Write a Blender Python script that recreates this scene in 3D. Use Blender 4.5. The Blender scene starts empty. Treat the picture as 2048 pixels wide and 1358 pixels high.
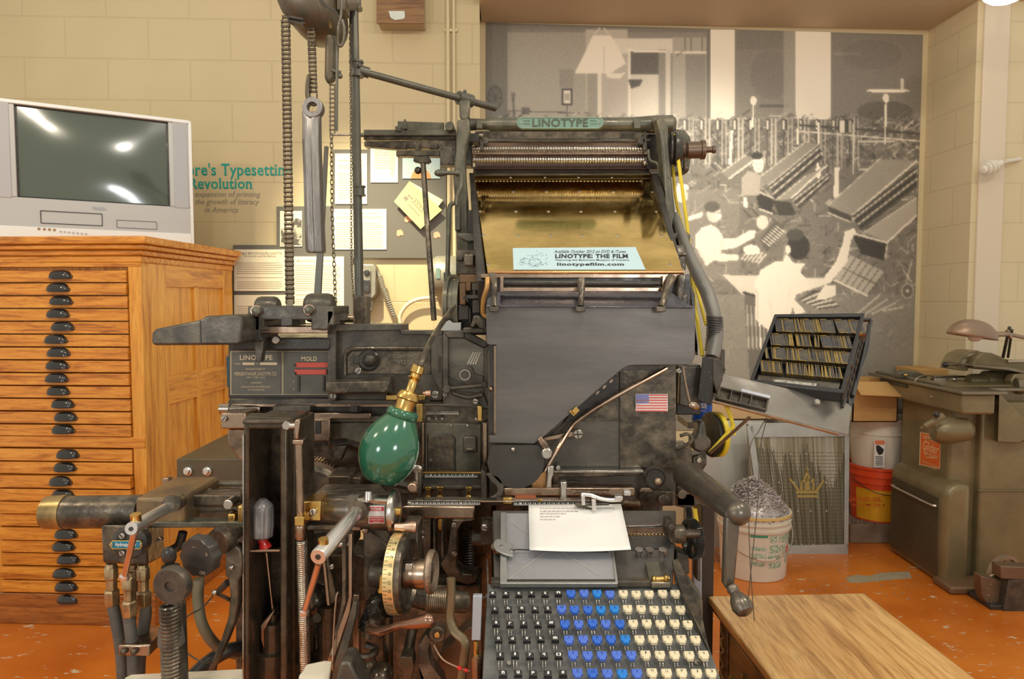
import bpy, math, random
from math import sin, cos, pi, radians, sqrt
from mathutils import Vector, Matrix, Quaternion
import numpy as np
random.seed(7)
S = bpy.context.scene
COL = S.collection
# ------------------------------------------------------------------ camera
F = 1400.0; HZ = 1.30; PITCH = math.atan(79.0/1400.0)
cd = bpy.data.cameras.new('camera'); cam = bpy.data.objects.new('camera', cd); COL.objects.link(cam)
cd.sensor_width = 36.0; cd.lens = F/2048.0*36.0; cd.clip_start = 0.02
cam.location = (0, 0, HZ); cam.rotation_euler = (pi/2-PITCH, 0, 0); S.camera = cam
# ------------------------------------------------------------------ world + lights
S.view_settings.view_transform = 'Standard'; S.view_settings.look = 'None'
S.view_settings.gamma = 1.0; S.view_settings.use_curve_mapping = False
S.view_settings.exposure = 0.80
w = bpy.data.worlds.new('room'); S.world = w; w.use_nodes = True
w.node_tree.nodes['Background'].inputs[0].default_value = (1.0, 0.92, 0.78, 1)
w.node_tree.nodes['Background'].inputs[1].default_value = 0.40
def area(name, loc, target, size, power, col=(1, .9, .74), sy=None):
    l = bpy.data.lights.new(name, 'AREA'); l.energy = power; l.color = col; l.size = size
    if sy: l.shape = 'RECTANGLE'; l.size_y = sy
    o = bpy.data.objects.new(name, l); COL.objects.link(o); o.location = loc
    o.rotation_euler = (Vector(target)-Vector(loc)).to_track_quat('-Z', 'Y').to_euler(); return o
def spot(name, loc, target, power, ang, blend=.6, col=(1, .86, .62), rad=.06):
    l = bpy.data.lights.new(name, 'SPOT'); l.energy = power; l.color = col; l.spot_size = radians(ang); l.spot_blend = blend
    l.shadow_soft_size = rad
    o = bpy.data.objects.new(name, l); COL.objects.link(o); o.location = loc
    o.rotation_euler = (Vector(target)-Vector(loc)).to_track_quat('-Z', 'Y').to_euler(); return o
def point(name, loc, power, col=(1, .9, .74), rad=.07):
    l = bpy.data.lights.new(name, 'POINT'); l.energy = power; l.color = col; l.shadow_soft_size = rad
    o = bpy.data.objects.new(name, l); COL.objects.link(o); o.location = loc; return o
point('ceiling_bulb_near_left', (-.9, .55, 2.9), 17, (1, .88, .70)); point('ceiling_bulb_near', (.35, .35, 2.9), 22, (1, .93, .82)); point('ceiling_bulb_near_right', (1.5, 1.0, 2.9), 24, (1, .88, .70))
point('ceiling_bulb_far_left', (-2.2, .7, 2.8), 22, (1, .84, .60)); point('fill_light_left', (-1.3, -.4, 1.5), 13, (.95, .97, 1), .16); point('fill_light_right', (.7, -.5, 1.5), 13, (.95, .97, 1), .16)  # last two are added fill lights brightening the machine from the front
spot('track_spot_display', (-1.05, 2.35, 3.25), (-.66, 3.62, 1.28), 330, 36, .9, (1, .89, .60))
spot('track_spot_wall', (-1.9, 1.6, 3.2), (-1.5, 3.6, 1.9), 8, 70, .8, (1, .86, .60))
spot('track_spot_mural', (1.0, 2.0, 3.2), (1.08, 3.95, 1.62), 150, 44, 1, (1, .92, .76), .12)
# ------------------------------------------------------------------ photo geometry helpers
CAM = Vector((0, 0, HZ)); FW = Vector((0, cos(PITCH), -sin(PITCH))); UP = Vector((0, sin(PITCH), cos(PITCH)))
def ray(px, py): return FW + Vector(((px-1024)/F, 0, 0)) + UP*((679-py)/F)
def P(px, py, Y):
    d = ray(px, py); return CAM + d*(Y/d.y)
def PP(px, py, p0, n):
    d = ray(px, py); n = Vector(n); return CAM + d*((Vector(p0)-CAM).dot(n)/d.dot(n))
def G(px, py): return PP(px, py, (0, 0, 0), (0, 0, 1))
def R(r, Y): return r*Y/F
# ------------------------------------------------------------------ mesh builder
class MB:
    def __init__(s, M=None): s.v = []; s.f = []; s.m = []; s.sm = []; s.M = M; s.mi = 0
    def add(s, vs, fs, smooth=False):
        b = len(s.v)
        for q in vs:
            q = Vector(q)
            if s.M is not None: q = s.M @ q
            s.v.append(q[:])
        for f in fs: s.f.append([b+i for i in f]); s.m.append(s.mi); s.sm.append(smooth)
        return s
    def mat(s, i): s.mi = i; return s
    def prism(s, front, back):
        n = len(front)
        return s.add(list(front)+list(back), [list(range(n)), list(range(2*n-1, n-1, -1))]+[[i, i+n, (i+1) % n+n, (i+1) % n] for i in range(n)])
    def poly(s, pts, Y, d=.02):
        a = [P(x, y, Y) for x, y in pts]; return s.prism(a, [q+Vector((0, d, 0)) for q in a])
    def rect(s, x0, y0, x1, y1, Y, d=.02): return s.poly([(x0, y0), (x0, y1), (x1, y1), (x1, y0)], Y, d)
    def slab(s, pts, th, up=None):
        a = [Vector(p) for p in pts]
        n = (a[1]-a[0]).cross(a[-1]-a[0]).normalized() if up is None else Vector(up).normalized()
        return s.prism(a, [q+n*th for q in a])
    def box(s, c, sz, rot=None):
        vs = []
        for i in (-1, 1):
            for j in (-1, 1):
                for k in (-1, 1):
                    q = Vector((i*sz[0]/2, j*sz[1]/2, k*sz[2]/2))
                    if rot is not None: q = rot @ q
                    vs.append(Vector(c)+q)
        return s.add(vs, [(0, 1, 3, 2), (4, 6, 7, 5), (0, 4, 5, 1), (2, 3, 7, 6), (0, 2, 6, 4), (1, 5, 7, 3)])
    def b2(s, a, b): return s.box([(a[i]+b[i])/2 for i in range(3)], [abs(b[i]-a[i]) for i in range(3)])
    def lathe(s, a, d, prof, n=24, start=0, cap=True):
        a = Vector(a); d = Vector(d).normalized(); q = d.to_track_quat('Z', 'Y'); X = q @ Vector((1, 0, 0)); Yv = q @ Vector((0, 1, 0))
        vs = []; fs = []
        for t, r in prof:
            for k in range(n):
                th = 2*pi*k/n+start; vs.append(a+d*t+(X*cos(th)+Yv*sin(th))*r)
        for i in range(len(prof)-1):
            for k in range(n): fs.append((i*n+k, i*n+(k+1) % n, (i+1)*n+(k+1) % n, (i+1)*n+k))
        s.add(vs, fs, True)
        if cap:
            b = len(s.v)-len(vs)
            if prof[0][1] > 1e-6: s.f.append([b+k for k in range(n-1, -1, -1)]); s.m.append(s.mi); s.sm.append(False)
            if prof[-1][1] > 1e-6: s.f.append([b+(len(prof)-1)*n+k for k in range(n)]); s.m.append(s.mi); s.sm.append(False)
        return s
    def cyl(s, a, b, r, r2=None, n=20):
        a = Vector(a); b = Vector(b); return s.lathe(a, b-a, [(0, r), ((b-a).length, r if r2 is None else r2)], n)
    def disc(s, px, py, rpx, Y, d=.01, n=28, bev=.15):
        c = P(px, py, Y); r = R(rpx, Y); e = min(r*bev, d*.45)
        return s.lathe(c, (0, 1, 0), [(0, r-e), (e, r), (d, r)], n)
    def ring(s, a, d, ri, ro, th, n=32):
        return s.lathe(a, d, [(0, ri), (0, ro), (th, ro), (th, ri), (0, ri)], n, cap=False)
    def hexb(s, px, py, rpx, Y, d=.008): return s.lathe(P(px, py, Y), (0, 1, 0), [(0, R(rpx*.8, Y)), (.001, R(rpx, Y)), (d, R(rpx, Y))], 6, .3)
    def screw(s, px, py, rpx, Y, d=.006, ang=.5):
        c = P(px, py, Y); r = R(rpx, Y); s.disc(px, py, rpx, Y, d, 16)
        m0 = s.mi; s.mi = 1; rot = Matrix.Rotation(ang+px*.7, 3, 'Y')
        s.box(c+Vector((0, -.0002, 0)), (r*1.75, .001, r*.3), rot); s.mi = m0; return s
    def sph(s, c, r, sc=(1, 1, 1), n=20, rot=None):
        vs = []; fs = []; m = n//2
        for i in range(m+1):
            th = pi*i/m
            for k in range(n):
                ph = 2*pi*k/n; q = Vector((sin(th)*cos(ph)*r*sc[0], sin(th)*sin(ph)*r*sc[1], cos(th)*r*sc[2]))
                if rot is not None: q = rot @ q
                vs.append(Vector(c)+q)
        for i in range(m):
            for k in range(n): fs.append((i*n+k, (i+1)*n+k, (i+1)*n+(k+1) % n, i*n+(k+1) % n))
        return s.add(vs, fs, True)
    def tube(s, pts, r, n=10, smooth=True, sub=6, flat=None, rs=None):
        pts = [Vector(p) for p in pts]
        if smooth and len(pts) > 2:
            o = []; orr = []
            for i in range(len(pts)-1):
                p0 = pts[max(i-1, 0)]; p1 = pts[i]; p2 = pts[i+1]; p3 = pts[min(i+2, len(pts)-1)]
                for k in range(sub):
                    t = k/sub; o.append(.5*((2*p1)+(p2-p0)*t+(2*p0-5*p1+4*p2-p3)*t*t+(3*p1-p0-3*p2+p3)*t**3))
                    if rs: orr.append(rs[i]*(1-t)+rs[i+1]*t)
            o.append(pts[-1]); pts = o
            if rs: orr.append(rs[-1]); rs = orr
        N = len(pts); vs = []; fs = []
        T = [(pts[min(i+1, N-1)]-pts[max(i-1, 0)]).normalized() for i in range(N)]
        u = T[0].orthogonal().normalized()
        if flat: u = Vector(flat).normalized()
        for i in range(N):
            u = (u-T[i]*u.dot(T[i])).normalized(); w_ = T[i].cross(u)
            rr = rs[i] if rs else r
            ra, rb = (rr, rr) if not isinstance(rr, tuple) else rr
            for k in range(n):
                a = 2*pi*k/n+(pi/4 if n == 4 else 0); vs.append(pts[i]+u*cos(a)*ra+w_*sin(a)*rb)
        for i in range(N-1):
            for k in range(n): fs.append((i*n+k, i*n+(k+1) % n, (i+1)*n+(k+1) % n, (i+1)*n+k))
        s.add(vs, fs, n > 4)
        b = len(s.v)-len(vs)
        s.f.append([b+k for k in range(n-1, -1, -1)]); s.m.append(s.mi); s.sm.append(False)
        s.f.append([b+(N-1)*n+k for k in range(n)]); s.m.append(s.mi); s.sm.append(False)
        return s
    def spring(s, a, b, r, wire, turns, n=12):
        a = Vector(a); b = Vector(b); d = (b-a); q = d.to_track_quat('Z', 'Y'); X = q @ Vector((1, 0, 0)); Yv = q @ Vector((0, 1, 0))
        N = int(turns*n); pts = [a+d*(i/N)+(X*cos(2*pi*i/n)+Yv*sin(2*pi*i/n))*r for i in range(N+1)]
        return s.tube(pts, wire, 6, smooth=False)
    def gear(s, c, d, r, th, teeth, depth, ri=0):
        c = Vector(c); d = Vector(d).normalized(); q = d.to_track_quat('Z', 'Y'); X = q @ Vector((1, 0, 0)); Yv = q @ Vector((0, 1, 0))
        pts = []
        for i in range(teeth):
            for f, rr in ((0, r-depth), (.25, r), (.5, r), (.75, r-depth)):
                a = 2*pi*(i+f)/teeth; pts.append(c+(X*cos(a)+Yv*sin(a))*rr)
        if ri:
            n = len(pts); inn = [c+(X*cos(2*pi*i/n)+Yv*sin(2*pi*i/n))*ri for i in range(n)]
            o = d*th; vs = pts+inn+[p+o for p in pts]+[p+o for p in inn]; fs = []
            for i in range(n):
                j = (i+1) % n; fs += [(i, j, n+j, n+i), (2*n+i, 3*n+i, 3*n+j, 2*n+j), (i, 2*n+i, 2*n+j, j), (n+i, n+j, 3*n+j, 3*n+i)]
            return s.add(vs, fs)
        return s.prism(pts, [p+d*th for p in pts])
    def text(s, body, o, ux, uz, W, H, ext=.0003, bold=0, shear=0, serif=False):
        """text fitted into a W x H box whose lower left corner is o"""
        me = text_mesh(body, bold, shear, serif)
        vs, fs = me; o = Vector(o); ux = Vector(ux).normalized(); uz = Vector(uz).normalized(); n = ux.cross(uz).normalized()
        xs = [v[0] for v in vs]; ys = [v[1] for v in vs]
        x0, x1, y0, y1 = min(xs), max(xs), min(ys), max(ys)
        f = [o+ux*((v[0]-x0)/(x1-x0)*W)+uz*((v[1]-y0)/(y1-y0)*H)+n*ext for v in vs]
        return s.add(f, fs)
    def textpx(s, body, x0, y0, x1, y1, Y, **k):
        a = P(x0, y1, Y); b = P(x1, y1, Y); c = P(x0, y0, Y)
        return s.text(body, a, (1, 0, 0), (0, 0, 1), (b-a).x, (c-a).z, **k)
    def pieces(s):
        n = len(s.v); p = list(range(n))
        def fd(a):
            while p[a] != a: p[a] = p[p[a]]; a = p[a]
            return a
        for f in s.f:
            r = fd(f[0])
            for i in f[1:]: p[fd(i)] = r
        g_ = {}
        for i, f in enumerate(s.f): g_.setdefault(fd(f[0]), []).append(i)
        if not 1 < len(g_) <= 150: return None
        V = np.array(s.v); cl = []
        for fs_ in g_.values():
            ix = sorted({i for k in fs_ for i in s.f[k]}); q = V[ix]; e = .003
            cl.append([q.min(0)-e, q.max(0)+e, fs_])
        ch = True
        while ch:
            ch = False; o = []
            for c in cl:
                for d in o:
                    if (c[0] <= d[1]).all() and (d[0] <= c[1]).all():
                        d[0] = np.minimum(d[0], c[0]); d[1] = np.maximum(d[1], c[1]); d[2] = d[2]+c[2]; ch = True; break
                else: o.append(c)
            cl = o
        return [c[2] for c in cl] if len(cl) > 1 else None
    def build(s, name, mats, parent=None, bevel=0, seg=2, sharp=35, tagd=None):
        if parent is not None and not any(k in name for k in ('letter', 'line', 'print', 'heading', 'chain', 'stripe', 'rays', 'turns', 'ticks', 'marks')):
            pc = s.pieces()
            if pc:
                first = None
                for fs_ in pc:
                    b_ = MB(); ix = sorted({i for k in fs_ for i in s.f[k]}); mp_ = {i: j for j, i in enumerate(ix)}
                    b_.v = [s.v[i] for i in ix]; b_.f = [[mp_[i] for i in s.f[k]] for k in fs_]; b_.m = [s.m[k] for k in fs_]; b_.sm = [s.sm[k] for k in fs_]
                    o = b_._build(name, mats, parent, bevel, seg, sharp, tagd); first = first or o
                return first
        return s._build(name, mats, parent, bevel, seg, sharp, tagd)
    def _build(s, name, mats, parent=None, bevel=0, seg=2, sharp=35, tagd=None):
        if not isinstance(mats, (list, tuple)): mats = [mats]
        v = np.array(s.v); c = (v.min(0)+v.max(0))/2
        me = bpy.data.meshes.new(name); me.from_pydata((v-c).tolist(), [], s.f); me.update()
        for m in mats: me.materials.append(m)
        me.polygons.foreach_set('material_index', [min(i, len(mats)-1) for i in s.m])
        me.polygons.foreach_set('use_smooth', s.sm if not bevel else [True]*len(s.f))
        me.set_sharp_from_angle(angle=radians(sharp))
        o = bpy.data.objects.new(name, me); COL.objects.link(o)
        if parent is not None: o.parent = parent; o.location = Vector(c)-wloc(parent)
        else: o.location = c
        if bevel:
            b = o.modifiers.new('bevel', 'BEVEL'); b.width = bevel; b.segments = seg; b.limit_method = 'ANGLE'; b.angle_limit = radians(40)
        if tagd: tag(o, *tagd)
        return o
_tx = {}
def text_mesh(body, bold=0, shear=0, serif=False):
    k = (body, bold, shear, serif)
    if k in _tx: return _tx[k]
    cu = bpy.data.curves.new('t', 'FONT'); cu.body = body; cu.size = 1; cu.offset = bold; cu.shear = shear; cu.resolution_u = 3; cu.fill_mode = 'FRONT'
    cu.space_character = 1.0+bold*3
    o = bpy.data.objects.new('t', cu); me = o.to_mesh()
    vs = [tuple(v.co) for v in me.vertices]; fs = [tuple(p.vertices) for p in me.polygons]
    o.to_mesh_clear(); bpy.data.objects.remove(o); bpy.data.curves.remove(cu)
    if serif:   # slab feet and heads on each stem: short bars where outline touches baseline / cap line
        ys = [v[1] for v in vs]; top = max(ys); lo = -bold*1.0
        xsb = sorted({round(v[0], 3) for v in vs if abs(v[1]-lo) < .014}); t = .04
        def runs(xs):
            out = []; i = 0
            while i < len(xs)-1:
                if .05 < xs[i+1]-xs[i] < .17: out.append((xs[i], xs[i+1])); i += 2
                else: i += 1
            return out
        for a, b in runs(xsb):
            n = len(vs); e_ = .05; vs += [(a-e_, 0, 0), (b+e_, 0, 0), (b+e_, t, 0), (a-e_, t, 0)]; fs.append((n, n+1, n+2, n+3))
            tp_ = [v[1] for v in vs[:n] if abs(v[0]-a) < .012]; h_ = max(tp_)
            if h_ > .3:
                cap_ = h_ > .68; n = len(vs); vs += [(a-e_, h_-t, 0), ((b+e_) if cap_ and body.isupper() else a+.02, h_-t, 0), ((b+e_) if cap_ and body.isupper() else a+.02, h_, 0), (a-e_, h_, 0)]; fs.append((n, n+1, n+2, n+3))
    _tx[k] = (vs, fs); return _tx[k]
def wloc(o):
    q = Vector(o.location)
    while o.parent: o = o.parent; q = q+Vector(o.location)
    return q
def tag(o, label=None, cat=None, group=None, kind=None):
    if label: o['label'] = label
    if cat: o['category'] = cat
    if group: o['group'] = group
    if kind: o['kind'] = kind
    return o
def thing(name, loc, label, cat, group=None):
    o = bpy.data.objects.new(name, None); COL.objects.link(o); o.location = loc; o.empty_display_size = .05
    return tag(o, label, cat, group)
def dup(o, delta=(0, 0, 0), parent=None, label=None):
    c = o.copy(); COL.objects.link(c)
    if parent is not None: c.parent = parent
    c.location = Vector(o.location)+Vector(delta)
    if label: c['label'] = label
    for ch in [q for q in DUPC.get(o.name, [])]:
        d = ch.copy(); COL.objects.link(d); d.parent = c; d.location = ch.location
    return c
DUPC = {}
# ------------------------------------------------------------------ materials
def N(nt, t, **k):
    n = nt.nodes.new(t)
    for a, b in k.items(): setattr(n, a, b)
    return n
def mat(name, col, metal=0, rough=.5, col2=None, sc=8, amt=.5, bump=0, bsc=60, stretch=None, spec=None, coat=0, rvar=0, edge=(.35, .65), **kw):
    m = bpy.data.materials.new(name); m.use_nodes = True; nt = m.node_tree; b = nt.nodes['Principled BSDF']
    b.inputs['Base Color'].default_value = (*col, 1); b.inputs['Metallic'].default_value = metal; b.inputs['Roughness'].default_value = rough
    if spec is not None: b.inputs['Specular IOR Level'].default_value = spec
    if coat: b.inputs['Coat Weight'].default_value = coat; b.inputs['Coat Roughness'].default_value = .15
    if 'alpha' in kw: b.inputs['Alpha'].default_value = kw['alpha']
    if 'trans' in kw: b.inputs['Transmission Weight'].default_value = kw['trans']
    if col2 is not None or bump or rvar:
        g = N(nt, 'ShaderNodeNewGeometry'); mp = N(nt, 'ShaderNodeMapping'); nt.links.new(g.outputs['Position'], mp.inputs[0])
        if stretch: mp.inputs['Scale'].default_value = stretch
        if 'rot' in kw: mp.inputs['Rotation'].default_value = kw['rot']
        if col2 is not None:
            n = N(nt, 'ShaderNodeTexNoise'); n.inputs['Scale'].default_value = sc; n.inputs['Detail'].default_value = 6; n.inputs['Roughness'].default_value = .65
            nt.links.new(mp.outputs[0], n.inputs['Vector'])
            r = N(nt, 'ShaderNodeMapRange'); r.inputs[1].default_value = edge[0]; r.inputs[2].default_value = edge[1]; r.inputs[4].default_value = amt
            nt.links.new(n.outputs['Fac'], r.inputs[0])
            x = N(nt, 'ShaderNodeMix', data_type='RGBA'); x.inputs[6].default_value = (*col, 1); x.inputs[7].default_value = (*col2, 1)
            nt.links.new(r.outputs[0], x.inputs[0]); nt.links.new(x.outputs[2], b.inputs['Base Color'])
        if rvar:
            n2 = N(nt, 'ShaderNodeTexNoise'); n2.inputs['Scale'].default_value = sc*2.3; n2.inputs['Detail'].default_value = 5; nt.links.new(mp.outputs[0], n2.inputs['Vector'])
            r2 = N(nt, 'ShaderNodeMapRange'); r2.inputs[1].default_value = .3; r2.inputs[2].default_value = .7; r2.inputs[3].default_value = rough-rvar; r2.inputs[4].default_value = rough+rvar
            nt.links.new(n2.outputs['Fac'], r2.inputs[0]); nt.links.new(r2.outputs[0], b.inputs['Roughness'])
        if bump:
            n3 = N(nt, 'ShaderNodeTexNoise'); n3.inputs['Scale'].default_value = bsc; n3.inputs['Detail'].default_value = 4; nt.links.new(mp.outputs[0], n3.inputs['Vector'])
            bp = N(nt, 'ShaderNodeBump'); bp.inputs['Strength'].default_value = bump; bp.inputs['Distance'].default_value = .002
            nt.links.new(n3.outputs['Fac'], bp.inputs['Height']); nt.links.new(bp.outputs[0], b.inputs['Normal'])
    return m
def wood(name, c1, c2, c3, axis='x', rough=.35, sc=1.0, coat=.3):
    m = bpy.data.materials.new(name); m.use_nodes = True; nt = m.node_tree; b = nt.nodes['Principled BSDF']
    g = N(nt, 'ShaderNodeNewGeometry'); mp = N(nt, 'ShaderNodeMapping'); nt.links.new(g.outputs['Position'], mp.inputs[0])
    k = {'x': (2.2, 30, 30), 'y': (30, 2.2, 30), 'z': (30, 30, 2.2)}[axis]; mp.inputs['Scale'].default_value = [q*sc for q in k]
    n = N(nt, 'ShaderNodeTexNoise'); n.inputs['Scale'].default_value = 1.6; n.inputs['Detail'].default_value = 7; n.inputs['Distortion'].default_value = 1.2; n.inputs['Roughness'].default_value = .6
    nt.links.new(mp.outputs[0], n.inputs['Vector'])
    cr = N(nt, 'ShaderNodeValToRGB'); e = cr.color_ramp.elements; e[0].position = .33; e[0].color = (*c3, 1); e[1].position = .68; e[1].color = (*c1, 1)
    q = e.new(.48); q.color = (*c2, 1)
    nt.links.new(n.outputs['Fac'], cr.inputs[0])
    n2 = N(nt, 'ShaderNodeTexNoise'); n2.inputs['Scale'].default_value = 9; n2.inputs['Detail'].default_value = 3; nt.links.new(mp.outputs[0], n2.inputs['Vector'])
    r = N(nt, 'ShaderNodeMapRange'); r.inputs[1].default_value = .56; r.inputs[2].default_value = .75; r.inputs[4].default_value = .55; nt.links.new(n2.outputs['Fac'], r.inputs[0])
    x = N(nt, 'ShaderNodeMix', data_type='RGBA'); x.inputs[7].default_value = (*[q_*.45 for q_ in c3], 1); nt.links.new(cr.outputs[0], x.inputs[6]); nt.links.new(r.outputs[0], x.inputs[0])
    nt.links.new(x.outputs[2], b.inputs['Base Color']); b.inputs['Roughness'].default_value = rough; b.inputs['Coat Weight'].default_value = coat; b.inputs['Coat Roughness'].default_value = .2
    bp = N(nt, 'ShaderNodeBump'); bp.inputs['Strength'].default_value = .15; bp.inputs['Distance'].default_value = .002; nt.links.new(n.outputs['Fac'], bp.inputs['Height']); nt.links.new(bp.outputs[0], b.inputs['Normal'])
    return m
IRON = mat('cast_iron', (.068, .058, .045), .58, .34, (.25, .20, .14), 24, .8, .3, 110, rvar=.14, edge=(.42, .66))
IRONG = mat('grey_green_iron', (.105, .102, .075), .45, .38, (.22, .195, .14), 18, .75, .2, 100, rvar=.12, edge=(.42, .66))
BLACK = mat('black_paint', (.032, .030, .028), .2, .32, (.085, .075, .06), 18, .6, .2, 90, rvar=.12)
OILY = mat('oily_iron', (.065, .052, .038), .6, .26, (.19, .14, .09), 22, .6, .5, 45, rvar=.12)
COVER = mat('satin_cover', (.105, .10, .095), .3, .42, (.16, .15, .14), 2.6, .9, .06, 60, stretch=(1, 1, 5), rvar=.08)
GREYP = mat('grey_enamel', (.066, .060, .050), .42, .36, (.18, .15, .11), 19, .75, .2, 110, rvar=.1, edge=(.4, .68))
STEEL = mat('steel', (.55, .52, .47), 1, .28, (.34, .28, .22), 25, .6, rvar=.08)
CHROME = mat('bright_steel', (.74, .71, .67), .9, .27)
BRONZE = mat('worn_bronze_steel', (.46, .34, .25), 1, .3, (.24, .17, .12), 18, .7, rvar=.1)
COPPER = mat('copper_rod', (.78, .52, .38), .95, .3, (.50, .32, .22), 20, .6)
BRASS = mat('brass', (.72, .48, .15), 1, .26, (.42, .25, .08), 30, .6, rvar=.08)
GOLDL = mat('gold_letter', (.62, .49, .3), .5, .45)
ALU = mat('galvanised', (.50, .50, .48), .8, .38, (.36, .36, .34), 12, .7)
RUBBER = mat('rubber_hose', (.085, .08, .07), 0, .62, (.15, .14, .12), 40, .6, .5, 200)
WHITEP = mat('white_paper', (.87, .86, .82), 0, .7)
CREAMP = mat('cream_paper', (.86, .80, .60), 0, .75)
INK = mat('ink', (.03, .03, .03), 0, .6)
INKF = mat('faint_ink', (.42, .38, .28), 0, .7)
OAK_X = wood('oak_front', (.84, .40, .06), (.70, .275, .03), (.38, .115, .012), 'x')
OAK_Z = wood('oak_side', (.86, .46, .075), (.76, .345, .045), (.50, .18, .02), 'z', sc=.7)
OAK_Y = wood('oak_rail', (.86, .44, .07), (.74, .32, .04), (.46, .16, .02), 'y', sc=.8)
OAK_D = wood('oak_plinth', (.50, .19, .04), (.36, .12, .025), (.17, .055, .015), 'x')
DESKW = wood('desk_top_wood', (.80, .50, .20), (.64, .35, .12), (.38, .18, .05), 'y', .28, sc=.9)
DESKS = wood('desk_side_wood', (.30, .145, .05), (.21, .09, .03), (.09, .04, .015), 'y', .35)
# ================================================================== SETTING
MW = .045
BW0 = Vector((0, 3.68, 0)); BWN = Vector((-MW, 1, 0)).normalized()      # left block wall
AW0 = Vector((0, 3.92, 0))                                             # alcove wall
def onwall(px, py, off=0): return PP(px, py, BW0-BWN*off, BWN)
def onmural(px, py, off=0): return PP(px, py, AW0-BWN*off, BWN)
def block_mat(name, col, col2, z0, ux):
    m = bpy.data.materials.new(name); m.use_nodes = True; nt = m.node_tree; b = nt.nodes['Principled BSDF']
    g = N(nt, 'ShaderNodeNewGeometry'); sp = N(nt, 'ShaderNodeSeparateXYZ'); nt.links.new(g.outputs['Position'], sp.inputs[0])
    cb = N(nt, 'ShaderNodeCombineXYZ'); 
    if ux == 0: nt.links.new(sp.outputs[0], cb.inputs[0])
    else:
        am = N(nt, 'ShaderNodeMath', operation='SUBTRACT'); nt.links.new(sp.outputs[0], am.inputs[0]); nt.links.new(sp.outputs[1], am.inputs[1]); nt.links.new(am.outputs[0], cb.inputs[0])
    ad = N(nt, 'ShaderNodeMath', operation='ADD'); ad.inputs[1].default_value = -z0+20*.2032; nt.links.new(sp.outputs[2], ad.inputs[0]); nt.links.new(ad.outputs[0], cb.inputs[1])
    br = N(nt, 'ShaderNodeTexBrick'); nt.links.new(cb.outputs[0], br.inputs['Vector']); br.offset = .5
    for k, v in (('Scale', 1), ('Mortar Size', .0045), ('Mortar Smooth', .5), ('Brick Width', .4064), ('Row Height', .2032)): br.inputs[k].default_value = v
    br.inputs['Color1'].default_value = (1, 1, 1, 1); br.inputs['Color2'].default_value = (.94, .94, .94, 1); br.inputs['Mortar'].default_value = (.0, .0, .0, 1)
    n = N(nt, 'ShaderNodeTexNoise'); n.inputs['Scale'].default_value = 3.2; n.inputs['Detail'].default_value = 5; nt.links.new(g.outputs['Position'], n.inputs['Vector'])
    x = N(nt, 'ShaderNodeMix', data_type='RGBA'); x.inputs[6].default_value = (*col, 1); x.inputs[7].default_value = (*col2, 1); nt.links.new(n.outputs['Fac'], x.inputs[0])
    x2 = N(nt, 'ShaderNodeMix', data_type='RGBA', blend_type='MULTIPLY'); x2.inputs[0].default_value = 1
    inv = N(nt, 'ShaderNodeMix', data_type='RGBA'); inv.inputs[6].default_value = (1, 1, 1, 1); inv.inputs[7].default_value = (.93, .92, .9, 1)
    nt.links.new(br.outputs['Fac'], inv.inputs[0]); nt.links.new(x.outputs[2], x2.inputs[6]); nt.links.new(inv.outputs[2], x2.inputs[7]); nt.links.new(x2.outputs[2], b.inputs['Base Color'])
    n2 = N(nt, 'ShaderNodeTexNoise'); n2.inputs['Scale'].default_value = 55; n2.inputs['Detail'].default_value = 4; nt.links.new(g.outputs['Position'], n2.inputs['Vector'])
    mm = N(nt, 'ShaderNodeMath', operation='MULTIPLY_ADD'); mm.inputs[1].default_value = -.9; nt.links.new(br.outputs['Fac'], mm.inputs[0])
    m3 = N(nt, 'ShaderNodeMath', operation='MULTIPLY'); m3.inputs[1].default_value = .16; nt.links.new(n2.outputs['Fac'], m3.inputs[0]); nt.links.new(m3.outputs[0], mm.inputs[2])
    bp = N(nt, 'ShaderNodeBump'); bp.inputs['Strength'].default_value = .4; bp.inputs['Distance'].default_value = .006; nt.links.new(mm.outputs[0], bp.inputs['Height']); nt.links.new(bp.outputs[0], b.inputs['Normal'])
    b.inputs['Roughness'].default_value = .5
    return m
z0 = onwall(500, 122).z
WALL = block_mat('painted_block', (.60, .50, .30), (.51, .42, .24), z0, 0)
WALLR = block_mat('painted_block_right', (.68, .58, .38), (.60, .50, .31), z0, 1)
WALLP = mat('painted_plaster', (.66, .56, .35), 0, .5, (.60, .50, .30), 3, .8)
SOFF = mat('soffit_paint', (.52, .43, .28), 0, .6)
def wp(x, off, z): return Vector((x, 3.68+off+MW*x, z))
TOP = 3.6; ZS = onmural(972, 45).z
xl = onwall(960, 300).x
m = MB(); m.slab([wp(-3.6, 0, 0), wp(xl, 0, 0), wp(xl, 0, TOP), wp(-3.6, 0, TOP)], .4, BWN); tag(m.build('wall_left', WALL), kind='structure')
m = MB(); m.slab([wp(xl-.02, .24, 0), wp(3.6, .24, 0), wp(3.6, .24, TOP), wp(xl-.02, .24, TOP)], .2, BWN); tag(m.build('wall_back', WALLP), kind='structure')
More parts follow.
